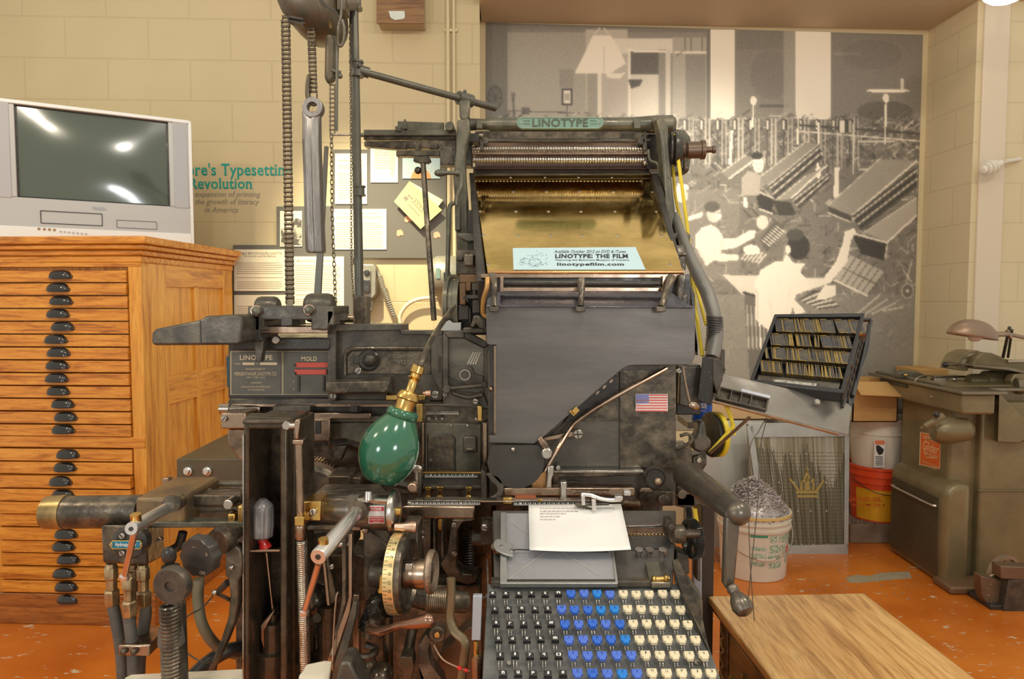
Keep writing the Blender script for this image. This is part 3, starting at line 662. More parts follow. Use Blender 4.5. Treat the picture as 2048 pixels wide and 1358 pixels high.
sheet([(468, 590), (468, 646), (572, 646), (572, 590)], (474, 603, 566, 640, 4.4), 'cream typed sheet directly below the inventor sheet, partly behind the iron bracket', seed=2)
sheet([(587, 513), (587, 646), (688, 646), (688, 513)], (590, 530, 680, 640, 4.5), 'tall cream typed sheet between the roller chain and the link chain', heads=[('More Precision, More Control', 594, 519, 664, 524)], seed=3)
sheet([(667, 418), (667, 499), (773, 499), (773, 418)], (672, 432, 766, 494, 4.4), 'cream typed sheet behind the vertical pipe, below the tall white one', heads=[('Not a Line Too Long: Type Set in Minutes', 672, 424, 764, 428)], seed=4)
sheet([(670, 307), (670, 408), (734, 408), (734, 307)], (675, 320, 729, 400, 5), 'tall white notice behind the vertical pipe at the top of the display board', seed=5)
t_ = sheet([(741, 295), (741, 365), (796, 365), (796, 295)], (748, 300, 790, 340, 5), 'pale leaflet with green stripes at the top of the display board', seed=6)
m = MB(); wpoly(m, [(777, 296), (781, 352), (787, 352), (791, 296)], .0302, .0004); wpoly(m, [(749, 296), (752, 330), (755, 296)], .0302, .0004); m.build('green_stripe', mat('pale_green_ink', (.45, .72, .42), 0, .7), t_)
t_ = sheet([(560, 422), (560, 493), (604, 493), (604, 422)], None, 'old black and white photograph pinned beside the roller chain', group=None, name='archive_photograph')
m = MB(); wpoly(m, [(562, 455), (562, 490), (603, 490), (603, 440), (592, 436), (585, 445), (577, 470), (570, 458)], .0305, .0006); m.build('picture', DARKPH, t_)
t_ = sheet([(805, 314), (805, 357), (880, 357), (880, 314)], None, 'blue postcard of an orange rising sun with rays on the display board', mt=mat('postcard_blue', (.42, .55, .56), 0, .6), group=None, name='sunrise_postcard')
m = MB(); wpoly(m, [(825+0, 357)]+[(842+20*cos(a), 357-20*sin(a)) for a in [pi-pi*k/10 for k in range(11)]], .0305, .0006); m.build('sun_disc', mat('orange_ink', (.85, .28, .10), 0, .6), t_)
m = MB()
for k in range(13):
    a = .25+k*.22; wpoly(m, [(842+22*cos(a-.015), 357-22*sin(a-.015)), (842+36*cos(a-.012), 357-36*sin(a-.012)), (842+36*cos(a+.012), 357-36*sin(a+.012)), (842+22*cos(a+.015), 357-22*sin(a+.015))], .0305, .0006)
m.build('sun_rays', CREAMP, t_)
# yellow booklet
YEL = mat('yellow_cover', (.72, .62, .25), 0, .6)
q = onwall(845, 410, .03); t_ = thing('yellow_booklet', q[:], 'open yellow booklet hung at a tilt on the grey display board', 'booklet')
m = MB(); wpoly(m, [(820, 363), (886, 400), (868, 424), (842, 452), (838, 448)], .048, .016); m.build('inner_pages', mat('page_edges', (.80, .72, .48), 0, .8), t_)
m = MB(); wpoly(m, [(819, 362), (788, 403), (841, 458), (884, 420)], .056, .003); m.build('front_cover', YEL, t_)
m = MB(); wpoly(m, [(806, 396), (812, 402), (817, 396), (811, 391)], .0575, .001); wpoly(m, [(815, 390), (821, 396), (822, 393), (817, 388)], .0575, .001)
for k in range(5): wpoly(m, [(822+k*5.5, 396+k*5.5), (824+k*5.5, 399+k*5.5), (826+k*5.5, 397+k*5.5), (824+k*5.5, 394+k*5.5)], .0575, .001)
for k in range(3): wpoly(m, [(816+k*7, 408-k*6), (838+k*6, 432-k*6), (839+k*6, 431-k*6), (817+k*7, 407-k*6)], .0575, .001)
m.build('cover_print', GREYL, t_)
TAPE = mat('pink_tape', (.85, .36, .22), 0, .6)
for k, (x_, y_, lb) in enumerate(((816, 438, 'torn pink tape scrap just under the yellow booklet'), (800, 466, 'torn pink tape scrap lowest and furthest left on the grey board'), (874, 470, 'torn pink tape scrap right of the slanting rod on the grey board'))):
    m = MB(); wpoly(m, [(x_-6, y_-5), (x_-7, y_+5), (x_-1, y_+7), (x_+1, y_+4), (x_+7, y_+5), (x_+6, y_-2), (x_+2, y_-7)], .0262, .002)
    m.build('tape_scrap', TAPE, None, tagd=(lb, 'tape', 'tape scraps on the display board'))
# wall speaker box (wood grain) at the top
WG = wood('walnut_laminate', (.30, .155, .055), (.23, .11, .035), (.13, .055, .02), 'x', .45)
q = onwall(800, 20, .1); t_ = thing('wall_speaker', q[:], 'brown wood-grain box with a torn white sticker high on the cream wall', 'speaker')
Yb = q.y
m = MB(); m.poly([(753, -60), (753, 46), (848, 46), (847, -60)], Yb-.02, .012); m.build('front_panel', WG, t_)
m = MB(); a = P(755, 46, Yb-.006); b_ = P(846, 46, Yb-.006); zt = P(755, -60, Yb).z
m.b2((a.x, a.y, a.z+.002), (b_.x, a.y+.13, zt)); m.build('cabinet_body', mat('beige_side', (.42, .33, .21), 0, .6), t_, .002)
m = MB(); m.poly([(777, 22), (781, 35), (790, 40), (806, 38), (810, 34), (809, 22)], Yb-.0215, .0012); m.build('torn_sticker', mat('sticker', (.68, .72, .66), 0, .6, (.5, .55, .5), 90, .7), t_)
# telephone-like electric box and its coiled cord
BOXG = mat('painted_box', (.25, .24, .19), .3, .4, (.36, .34, .27), 20, .6)
q = onwall(725, 590, .06); t_ = thing('wall_switch_box', q[:], 'dark cast switch box with coiled cord on the wall behind the pipe', 'switch box')
Yb = q.y
m = MB(); m.poly([(704, 534), (704, 588), (712, 597), (746, 597), (752, 588), (752, 534), (747, 528), (708, 528)], Yb-.02, .075); m.build('box_body', BOXG, t_, .006)
m = MB(); m.poly([(712, 540), (712, 582), (718, 588), (735, 588), (741, 582), (741, 540)], Yb-.03, .02); m.build('box_cover', BOXG, t_, .004); 
m = MB(); m.disc(733, 545, 6, Yb-.04, .02); m.rect(727, 560, 739, 585, Yb-.038, .01); m.build('switch_lever', BLACK, t_, .002)
m = MB(); m.tube([P(x_, y_, Yb+.01) for x_, y_ in ((749, 538), (759, 552), (766, 575), (776, 600), (789, 634))], .011, 10); m.build('cord_core', BOXG, t_)
m = MB(); pts = [P(x_, y_, Yb+.01) for x_, y_ in ((760, 552), (766, 575), (776, 600), (789, 634))]
cp = []
for i in range(3): 
    for k in range(8): cp.append(pts[i].lerp(pts[i+1], k/8))
NN = len(cp)
for k, c_ in enumerate(cp): 
    d = (cp[min(k+1, NN-1)]-cp[max(k-1, 0)]).normalized(); m.lathe(c_-d*.0025, d, [(0, .012), (.0015, .0155), (.0035, .0155), (.005, .012)], 12, cap=False)
m.build('coil_turns', mat('coil_sleeve', (.45, .42, .33), .3, .5), t_)
m = MB(); m.tube([P(x_, y_, Yb+.02) for x_, y_ in ((742, 596), (743, 612), (738, 626), (730, 634), (727, 650))], .009, 10); m.build('lower_conduit', BOXG, t_)
m = MB(); m.tube([P(x_, y_, Yb+.03) for x_, y_ in ((801, 652), (800, 632), (812, 612), (832, 600), (858, 596), (875, 600))], .010, 10)
m.build('loop_cable', mat('cream_cable', (.66, .60, .44), 0, .5), None, tagd=('cream loop of cable against the bright wall right of the switch box', 'cable'))
# grey round tank right of it
q = onwall(895, 560, .08); t_ = thing('round_junction_drum', q[:], 'olive round-cornered metal drum on the wall behind the left machine arm', 'drum')
m = MB(); c_ = P(893, 553, q.y); m.lathe(c_+Vector((-R(30, q.y), .0, 0)), (1, 0, 0), [(0, .06), (.012, .095), (.03, .105), (.12, .105), (.14, .095), (.15, .06)], 28); m.build('drum_body', BOXG, t_)
m = MB(); m.rect(872, 536, 880, 557, q.y-.108, .003); m.build('maker_plate', mat('green_plate', (.25, .38, .30), .5, .4), t_)
# insulator on the right wall
def rwall(px, py, off=0): return PP(px, py, (0, pil.y-off, 0), (0, 1, 0))
q = rwall(2000, 330, .05); IN = mat('white_ceramic', (.74, .70, .60), 0, .25, coat=.5)
t_ = thing('ceramic_insulator', q[:], 'cream ribbed ceramic insulator fixed to the right wall', 'insulator')
m = MB(); pr = [(0, .010), (.004, .022), (.016, .026), (.02, .018), (.026, .018), (.03, .036), (.042, .038), (.046, .022), (.054, .022), (.058, .040), (.07, .042), (.074, .024), (.082, .024), (.088, .038), (.10, .038), (.104, .02), (.16, .02)]
a = PP(1963, 341, q-Vector((0, .05, 0)), (0, 1, 0)); b_ = PP(2012, 322, q, (0, 1, 0)); m.lathe(a, b_-a, [(t*.85, r_*.85) for t, r_ in pr], 24); m.build('ribbed_body', IN, t_)
m = MB(); m.cyl(b_+Vector((0, .0, 0)), rwall(2040, 318, -.01), .010); m.build('mounting_stud', IN, t_)
# grey control box on the floor stand left of the machine
CBX = mat('control_box_paint', (.11, .095, .06), .3, .45, (.17, .145, .09), 12, .5)
t_ = thing('control_box', (P(415, 930, 2.3).x, 2.45, 0), 'grey-brown electrical control box with two chrome knobs standing by the cabinet', 'control box')
Yb = 2.25; FLc = [(353, 970), (353, 917), (430, 917), (430, 970)]
m = MB(); a = [P(x_, y_, Yb) for x_, y_ in [(353, 975), (353, 918), (486, 918), (486, 975)]]; bk = [P(x_, y_, Yb+.34) for x_, y_ in [(375, 975), (440, 876), (520, 876), (520, 975)]]
bk = [a[i]+Vector((.05, .40, (.03 if i in (1, 2) else 0))) for i in range(4)]
m.prism(a, bk); m.build('box_shell', CBX, t_, .003)
m = MB()
for x_ in (371, 410): m.lathe(P(x_, 945, Yb-.022), (0, 1, 0), [(0, .007), (.004, .010), (.012, .010), (.013, .014), (.022, .015)], 14)
m.build('chrome_knobs', CHROME, t_)
m = MB(); m.textpx('LIGHT', 366, 965, 386, 971, Yb-.0006); m.textpx('POT', 402, 965, 416, 971, Yb-.0006); m.build('switch_lettering', GOLDL, t_)
m = MB(); m.b2((a[3].x-.01, Yb+.1, a[0].z-.06), (a[3].x+.06, Yb+.35, a[0].z+.002)); m.b2((a[3].x+.0, Yb+.1, 0), (a[3].x+.06, Yb+.35, a[0].z-.05)); m.build('pedestal', CBX, t_)
m = MB(CM); m.b2((0.0, CDp-.08, P(453, 772, 3.5).z), (.022, CDp-.002, P(453, 712, 3.5).z)); m.build('blue_folder', mat('blue_plastic', (.02, .22, .42), 0, .4), None, tagd=('thin blue folder fixed to the side of the oak cabinet at its back edge', 'folder'))
# ================================================================== SUPPORT PIPE FRAME
PIPE = mat('painted_pipe', (.095, .092, .075), .4, .36, (.17, .155, .12), 9, .6)
YP = 1.72
t_ = thing('pipe_frame', P(716, 690, YP)[:], 'upright iron pipe with a slanting cross pipe carrying the metal feeder', 'pipe frame')
m = MB(); a = P(711, -70, YP); b_ = P(719, 606, YP); a.x = b_.x-.006; m.cyl(a, b_, .0110); m.build('upright_pipe', PIPE, t_)
def coup(mm_, px, y0, y1, r_=.0155):
    a = P(px, y0, YP); b_ = P(px, y1, YP); L = a.z-b_.z; mm_.lathe(b_, (0, 0, 1), [(0, r_), (L*.14, r_), (L*.15, r_-.003), (L*.85, r_-.003), (L*.86, r_), (L, r_)], 20)
m = MB(); coup(m, 719, 372, 392); coup(m, 712, -10, 20); m.build('coupling', PIPE, t_)
m = MB(); coup(m, 713, 122, 154, .0175); a = P(714, 139, YP); b_ = P(738, 146, YP+.01); m.cyl(a, b_, .013); m.sph(P(718, 131, YP-.016), .005); m.build('tee_fitting', PIPE, t_)
m = MB(); m.cyl(P(716, 141, YP), P(990, 216, 1.98), .0085, .0095); m.build('cross_pipe', PIPE, t_)
m = MB(); c_ = P(930, 199, 1.92); d = (P(990, 216, 1.98)-P(716, 141, YP)).normalized(); m.cyl(c_-d*.022, c_+d*.022, .0175); m.cyl(c_, P(930, 238, 1.92), .014, .013); m.sph(c_+Vector((0, -.004, .02)), .005)
m.build('pipe_clamp', PIPE, t_)
m = MB(); m.rect(706, 592, 733, 686, YP-.035, .05); m.build('foot_bracket', IRON, t_, .002)
m = MB(); m.screw(716, 664, 5, YP-.04); m.build('bracket_screw', [STEEL, BLACK], t_)
# ================================================================== METAL FEEDER
FE = mat('feeder_paint', (.085, .07, .045), .4, .38, (.165, .135, .09), 10, .7, .1, 50)
YF = 1.62
t_ = thing('metal_feeder', P(630, 70, YF)[:], 'rounded brown metal feeder housing with chains hanging above the melting pot', 'feeder')
m = MB(); vs = []; fs = []
prof = [(-70, 557, 674, .09), (-15, 554, 676, .10), (10, 558, 678, .105), (28, 566, 679, .10), (44, 580, 677, .09), (58, 596, 672, .075), (68, 610, 660, .05), (74, 622, 646, .02)]
for (py, xa, xb, d) in prof:
    a = P(xa, py, YF); b_ = P(xb, py, YF); cx = (a.x+b_.x)/2; rx_ = (b_.x-a.x)/2
    for k in range(24):
        th = 2*pi*k/24; cs = cos(th); sn = sin(th); e_ = .55
        vs.append((cx+rx_*math.copysign(abs(cs)**e_, cs), YF+.04+d*math.copysign(abs(sn)**e_, sn), a.z))
for i in range(len(prof)-1):
    for k in range(24): fs.append((i*24+k, (i+1)*24+k, (i+1)*24+(k+1) % 24, i*24+(k+1) % 24))
fs.append(list(range(24))); fs.append([7*24+k for k in range(23, -1, -1)])
m.add(vs, fs, True); m.build('housing', FE, t_)
m = MB(); m.poly([(574, 30), (606, 36), (606, 40), (574, 34)], YF-.075, .02); m.poly([(574, 38), (606, 46), (606, 50), (576, 42)], YF-.07, .02); m.build('vent_slots', BLACK, t_)
m = MB(); m.tube([P(x_, y_, YF-.068) for x_, y_ in ((640, -8), (646, 6), (660, 16), (672, 24), (677, 36))], .0022, 6); m.build('seam', BLACK, t_)
m = MB(); m.tube([P(x_, y_, YF-.02) for x_, y_ in ((664, 74), (663, 90), (662, 130), (661, 156), (664, 164))], .0125, 14, rs=[.0125, .0135, .0135, .0125, .008]); m.build('guide_arm', FE, t_)
m = MB(); m.tube([P(x_, y_, YF-.045) for x_, y_ in ((684, 40), (689, 60), (688, 80), (682, 92), (676, 84), (680, 50))], .0035, 8); m.build('hook', FE, t_)
m = MB(); m.tube([P(x_, y_, YF-.035) for x_, y_ in ((684, -40), (682, 30), (677, 60), (674, 150), (673, 262))], .0032, 8); m.build('trip_rod', PIPE, t_)
m = MB(); m.cyl(P(664, 140, YF-.03), P(681, 146, YF-.03), .0045); m.sph(P(680, 152, YF-.03), .006); m.build('thumb_lever', PIPE, t_)
m = MB(); m.cyl(P(684, 8, YF), P(706, 8, YP-.01), .016); m.rect(672, -30, 690, 20, YF-.02, .05); m.build('mounting_arm', FE, t_, .003)
CH = mat('chain_steel', (.13, .105, .075), .7, .42, (.24, .19, .125), 60, .6)
def roller_chain(px0, y0, px1, y1, Y, w_, pitch):
    mm_ = MB(); y = y0; k = 0; n = int((y1-y0)/pitch)
    for k in range(n):
        t = k/n; px = px0+(px1-px0)*t; y = y0+pitch*k; c_ = P(px, y, Y); c2 = P(px0+(px1-px0)*(k+1)/n, y+pitch, Y); h = R(pitch, Y)
        o_ = w_*(.5 if k % 2 else .36)
        for s_ in (-1, 1):
            mm_.lathe(c_+Vector((s_*o_-.0008, 0, 0)), (1, 0, 0), [(0, h*.42), (.0016, h*.42)], 8)
            mm_.lathe(c2+Vector((s_*o_-.0008, 0, 0)), (1, 0, 0), [(0, h*.42), (.0016, h*.42)], 8)
            mm_.box((c_+c2)/2+Vector((s_*o_, 0, 0)), (.0016, h*.5, h))
        mm_.lathe(c_-Vector((w_*.34, 0, 0)), (1, 0, 0), [(0, h*.36), (w_*.68, h*.36)], 8)
    return mm_
m = roller_chain(571, 34, 580, 612, YF-.02, .0175, 9.2); m.build('roller_chain', CH, t_)
m = roller_chain(622, 40, 627, 196, YF-.02, .0155, 8.4); m.build('ingot_chain', CH, t_)
def link_chain(mm_, pts, L, r_, wire):
    P0 = [Vector(p) for p in pts]; k = 0
    for i in range(len(P0)-1):
        a, b_ = P0[i], P0[i+1]; n = max(int((b_-a).length/(L*.78)), 1); d = (b_-a)/n
        for j in range(n):
            c_ = a+d*(j+.5); z = d.normalized(); x_ = Vector((1, 0, 0)) if k % 2 == 0 else Vector((.25, 1, 0)).normalized(); k += 1
            mm_.tube([c_+x_*r_*cos(t)+z*(L/2-r_)*(1 if sin(t) > 0 else -1)*min(1, abs(sin(t))*9)+z*r_*sin(t) for t in [2*pi*q/10 for q in range(11)]], wire, 5, smooth=False)
    return mm_
m = MB()
for k in range(11): m.rect(658, 168+k*9, 671, 171+k*9, YF-.02, .003); m.rect(659, 171+k*9, 661, 177+k*9, YF-.02, .003); m.rect(668, 171+k*9, 670, 177+k*9, YF-.02, .003)
m.build('ladder_chain', CH, t_)
m = MB(); link_chain(m, [P(663, 268, YF-.02), P(664, 415, YF-.02), P(672, 632, YF-.02)], .013, .0032, .0011); m.build('lower_chain', CH, t_)
m = MB(); link_chain(m, [P(700, 50, YF+.03), P(702, 300, YF+.03), P(703, 530, YF+.03), P(708, 600, YF+.03)], .0085, .0021, .0008); m.build('pull_chain', CH, t_)
m = MB(); m.tube([P(x_, y_, YF-.03) for x_, y_ in ((618, 150), (615, 168), (615, 192), (622, 206), (630, 208), (632, 196))], .0048, 10); m.build('ingot_hook', FE, t_)
# slanting stay behind the ingot
m = MB(); a = P(652, 300, 1.80); b_ = P(630, 606, 1.80); m.slab([P(656, 292, 1.8), P(648, 292, 1.8), P(626, 610, 1.8), P(641, 610, 1.8)], .008, (0, 1, 0))
m.build('stay_bar', PIPE, None, .001, tagd=('flat grey stay bar leaning behind the lead ingot', 'bar'))
# lead ingot
LEAD = mat('lead', (.36, .345, .33), .85, .42, (.20, .18, .165), 16, .7, .5, 70, stretch=(3, 3, .6), rvar=.1)
t_ = thing('lead_ingot', P(628, 505, YF-.02)[:], 'long grey lead ingot with an eye hanging from a hook in front of the display', 'ingot')
m = MB(); YI = YF-.03
m.ring(P(624, 214, YI-.012), (0, 1, 0), R(10.5, YI), R(20, YI), .024, 32)
secs = [(224, 604, 643, .010), (240, 603, 642, .013), (280, 603, 642, .016), (360, 606, 644, .018), (440, 608, 647, .019), (500, 610, 650, .019), (506, 613, 649, .017)]
vs = []; fs = []
for py, xa, xb, d in secs:
    a = P(xa, py, YI); b_ = P(xb, py, YI); cx = (a.x+b_.x)/2; rx_ = (b_.x-a.x)/2
    pr = [(-1, .6), (-.82, -.5), (-.35, -1), (.0, -.72), (.3, -1), (.85, -.5), (1, .6), (.3, 1), (-.3, 1)]
    if py < 235: pr = [(-1, .5), (-.96, -.5), (-.8, -.8), (.0, -.3), (.8, -.8), (.96, -.5), (1, .5), (.3, .6), (-.3, .6)]
    for x_, y_ in pr: vs.append((cx+x_*rx_, YI+y_*d, a.z))
for i in range(len(secs)-1):
    for k in range(9): fs.append((i*9+k, (i+1)*9+k, (i+1)*9+(k+1) % 9, i*9+(k+1) % 9))
fs.append([6*9+k for k in range(9)][::-1]); fs.append(list(range(9)))
m.add(vs, fs); m.build('ingot_body', LEAD, t_, .002)
# ================================================================== TYPESETTING MACHINE
LM = thing('typesetting_machine', (0.0, 1.75, 0), 'large black cast-iron line-casting typesetting machine with slanted brass magazine and keyboard', 'typesetting machine')
def B(name, mt, fn, bevel=.0015, **k):
    m_ = MB(); fn(m_); return m_.build(name, mt, k.pop('parent', LM), bevel, **k)
def T3(l): return [P(*q) for q in l]
# ---- hidden mass: base, column, pedestal down to the floor
def f(m):
    m.b2((-.42, 1.62, 0), (.42, 2.1, .05)); m.b2((-.36, 1.66, .05), (-.04, 2.0, .86)); m.b2((.02, 1.5, .05), (.33, 1.9, .95)); m.b2((-.10, 1.72, .05), (.1, 1.98, 1.02))
B('base_column', OILY, f, .01)
B('base_column', OILY, lambda m: m.b2((-.50, 1.32, 0), (-.37, 1.60, .66)), .01)
# ---- left top unit
B('chute_trough', GREYP, lambda m: m.poly([(303, 666), (310, 658), (398, 640), (412, 632), (478, 629), (484, 640), (483, 682), (477, 690), (306, 691), (302, 684)], 1.42, .09), .005)
B('chute_seam', BLACK, lambda m: m.poly([(399, 641), (400, 690), (402, 690), (401, 641)], 1.4185, .003), 0)
B('chute_mount', BLACK, lambda m: (m.rect(440, 630, 520, 684, 1.50, .12), m.rect(462, 676, 660, 700, 1.56, .2)), .003)
def f(m):
    m.poly([(495, 612), (495, 662), (528, 662), (528, 640), (622, 640), (622, 660), (655, 660), (668, 630), (668, 612)], 1.50, .14)
B('pump_bracket', GREYP, f, .003)
def f(m):
    for x_ in (536, 640):
        a = P(x_-22 if x_ < 600 else x_-28, 616, 1.58); b_ = P(x_+22 if x_ < 600 else x_+28, 616, 1.58); r_ = (b_.x-a.x)/2
        m.lathe(a, (1, 0, 0), [(0, r_*.8), (r_*.15, r_*.98), (r_*.4, r_*1.06), (r_*1.6, r_*1.06), (r_*1.85, r_*.98), (r_*2, r_*.8)], 24)
B('bearing_dome', GREYP, f, 0)
B('hex_bolt', IRONG, lambda m: (m.hexb(511, 622, 10, 1.488, .02), m.hexb(617, 620, 10, 1.488, .02)), .001)
B('bolt_washer', BRONZE, lambda m: (m.disc(511, 622, 12, 1.496, .006), m.disc(617, 620, 12, 1.496, .006)), 0)
B('slide_rail', BRONZE, lambda m: (m.rect(514, 652, 656, 667, 1.53, .12),), .002)
B('slide_block', BLACK, lambda m: m.rect(562, 634, 584, 652, 1.498, .1), .001)
B('side_lug', GREYP, lambda m: (m.rect(655, 622, 668, 650, 1.50, .1), m.disc(671, 640, 9, 1.56, .05), m.rect(660, 628, 690, 641, 1.55, .03)), .002)
B('cross_shaft', BRONZE, lambda m: m.cyl(P(660, 637, 1.60), P(708, 637, 1.60), .009), 0)
B('latch_pawl', GREYP, lambda m: m.poly([(511, 668), (509, 690), (511, 722), (522, 724), (526, 700), (527, 668)], 1.52, .02), .002)
def f(m): m.tube(T3([(548, 680, 1.56), (556, 684, 1.56), (660, 694, 1.6)]), .006, 8, flat=(0, 1, 0))
B('connecting_rod', GREYP, f, 0)
B('connecting_rod', STEEL, lambda m: m.disc(551, 680, 8, 1.545, .012), 0)
# name plate unit
B('mold_panel_box', BLACK, lambda m: m.rect(456, 682, 662, 797, 1.60, .22), .003)
NP = mat('name_plate_metal', (.12, .115, .10), .4, .5, (.16, .15, .12), 30, .6)
B('name_plate_border', mat('plate_border', (.36, .30, .20), .6, .5), lambda m: m.rect(460, 702, 655, 790, 1.597, .004), 0)
B('maker_plate', NP, lambda m: m.rect(463, 704, 562, 788, 1.595, .004), .0006)
B('mold_plate', NP, lambda m: m.rect(567, 704, 656, 788, 1.595, .004), .0006)
def f(m):
    Y = 1.5945
    for b_, x0, y0, x1, y1, k in (('LINOTYPE', 480, 710, 545, 720, .02), ('MODEL', 469, 726, 482, 729, 0), ('No', 512, 726, 518, 729, 0), ('MANUFACTURED BY', 491, 736, 531, 740, 0), ('MERGENTHALER LINOTYPE CO.', 469, 744, 554, 751, 0), ('NEW YORK, U.S.A.', 493, 753, 531, 757, 0),
                                ('ORIGINATORS AND IMPROVERS', 482, 772, 541, 775.5, 0), ('OF THE LINOTYPE', 496, 778, 529, 781.5, 0), ('MOLD', 603, 713, 634, 722, .02), ('2', 586, 747, 588, 751, 0), ('3', 586, 761, 588, 765, 0), ('4', 586, 776, 588, 780, 0)):
        m.textpx(b_, x0, y0, x1, y1, Y, bold=k)
    m.rect(502, 765, 523, 766, Y, .0005); m.rect(485, 725, 509, 730, Y, .0005); m.rect(520, 725, 554, 730, Y, .0005)
B('plate_lettering', GOLDL, f, 0)
B('red_mold_label', mat('red_label', (.75, .11, .07), 0, .5), lambda m: (m.poly([(591, 725), (591, 735), (656, 735), (656, 725)], 1.591, .003), m.poly([(589, 739), (589, 749), (653, 749), (653, 739)], 1.591, .003)), .0005)
B('label_clip', BLACK, lambda m: (m.rect(588, 728, 592, 733, 1.589, .006), m.rect(588, 744, 592, 750, 1.589, .006), m.rect(595, 752, 599, 783, 1.591, .004), m.rect(645, 752, 649, 783, 1.591, .004)), .0004)
B('lower_ledge', GREYP, lambda m: (m.poly([(458, 797), (454, 812), (470, 814), (860, 812), (860, 800)], 1.58, .2),), .002)
B('machined_rail', BRONZE, lambda m: (m.rect(455, 808, 860, 814, 1.575, .1),), .001)
B('under_rail_gap', BLACK, lambda m: m.rect(460, 813, 860, 830, 1.61, .1), 0)
B('side_pin', STEEL, lambda m: (m.cyl(P(442, 818, 1.56), P(520, 818, 1.58), .009), m.cyl(P(441, 818, 1.56), P(460, 818, 1.56), .012)), 0)
B('rail_block', GREYP, lambda m: m.rect(545, 812, 620, 824, 1.55, .08), .002)
def f(m):
    m.rect(441, 826, 492, 858, 1.50, .2); m.poly([(455, 858), (455, 890), (478, 918), (492, 930), (492, 858)], 1.52, .12)
B('vise_cap', BRONZE, f, .003)
B('machine_screw', [STEEL, BLACK], lambda m: (m.screw(447, 838, 6, 1.493), m.screw(716, 742, 7, 1.552), m.screw(870, 790, 8, 1.545), m.screw(666, 792, 7, 1.55), m.screw(951, 803, 6, 1.54), m.screw(890, 790, 5, 1.54)), 0)
# galley box
GY = 1.585
B('galley_plate', GREYP, lambda m: m.poly([(655, 648), (655, 802), (886, 802), (884, 664), (802, 664), (802, 650)], GY, .12), .003)
def f(m):
    m.poly([(655, 648), (655, 802), (672, 802), (672, 662), (800, 660), (802, 668), (884, 670), (884, 661), (804, 661), (802, 649)], GY-.022, .022)
    m.poly([(880, 668), (862, 668), (862, 745), (884, 790), (886, 802), (886, 668)], GY-.02, .02)
B('galley_rim', GREYP, f, .0025)
def f(m): m.tube(T3([(690, 750, GY-.006), (690, 712, GY-.006), (698, 701, GY-.006), (716, 697, GY-.006), (860, 697, GY-.006)]), .0045, 8)
B('raised_bead', IRON, f, 0)
B('inner_recess', IRON, lambda m: m.poly([(694, 748), (694, 714), (704, 702), (862, 702), (862, 748)], GY-.004, .006), .001)
B('sight_ring', BLACK, lambda m: (m.disc(737, 721, 22, GY-.012, .014), m.disc(714, 720, 9, GY-.011, .012)), 0)
B('round_knob', GREYP, lambda m: (m.sph(P(739, 720, GY-.02), R(14, GY)),), 0)
def f(m): m.textpx('CLEAN SPACE', 786, 708, 838, 716, GY-.0055, ext=.001, bold=.02); m.textpx('TWICE DAILY', 789, 719, 836, 728, GY-.0055, ext=.001, bold=.02)
B('cast_lettering', mat('worn_cast_letters', (.24, .21, .16), .5, .4), f, 0)
def f(m): m.prism(T3([(652, 764, 1.47), (652, 782, 1.47), (660, 787, 1.47), (770, 786, 1.47), (776, 780, 1.47), (780, 762, 1.47)]), T3([(660, 758, 1.585), (660, 784, 1.585), (668, 788, 1.585), (776, 788, 1.585), (782, 780, 1.585), (784, 752, 1.585)]))
B('galley_tray', IRON, f, .003)
B('tray_wall', GREYP, lambda m: m.slab(T3([(776, 762, 1.47), (784, 752, 1.57), (784, 786, 1.57), (777, 783, 1.47)]), .003), .001)
B('brass_gib', BRASS, lambda m: (m.rect(772, 790, 850, 800, 1.55, .04),), .001)
B('slot_window', BLACK, lambda m: (m.rect(876, 712, 882, 745, GY-.021, .004), m.rect(700, 812, 715, 824, 1.56, .02)), 0)
# right-hand cage door
DY = 1.55
B('door_plate', IRON, lambda m: m.poly([(888, 668), (888, 808), (978, 816), (978, 690), (928, 664)], DY+.02, .06), .002)
def f(m):
    o_ = [(886, 664), (886, 814), (980, 818), (980, 688), (930, 660)]; i_ = [(897, 676), (897, 782), (968, 788), (968, 696), (929, 676)]
    for k in range(5):
        j = (k+1) % 5; m.poly([o_[k], i_[k], i_[j], o_[j]], DY, .022)
B('door_frame', GREYP, f, .002)
B('door_glass', mat('smoked_pane', (.09, .085, .075), .6, .25, (.25, .23, .19), 7, .7, stretch=(1, 1, 3)), lambda m: m.poly([(898, 677), (898, 782), (967, 786), (967, 697), (929, 678)], DY+.014, .004), 0)
B('door_web', GREYP, lambda m: m.poly([(897, 722), (897, 754), (960, 780), (968, 778), (966, 752), (950, 748), (944, 734), (930, 731), (917, 736)], DY+.008, .01), .001)
B('web_hole_rim', STEEL, lambda m: m.ring(P(930, 750, DY+.004), (0, 1, 0), R(9, DY), R(11, DY), .006), 0)
B('door_rod', GREYP, lambda m: (m.cyl(P(893, 778, DY-.012), P(968, 771, DY-.012), .0045), m.disc(893, 779, 8, DY-.02, .02), m.disc(969, 770, 6, DY-.02, .02)), 0)
B('door_rod', GREYP, lambda m: m.tube(T3([(905, 786, DY-.006), (935, 795, DY-.006), (965, 790, DY-.006)]), .005, 8), 0)
B('fan_blades', STEEL, lambda m: [m.poly([(934+k*5, 728), (946+k*4.5, 704), (948+k*4.5, 704), (937+k*5, 729)], DY+.011, .002) for k in range(4)], 0)
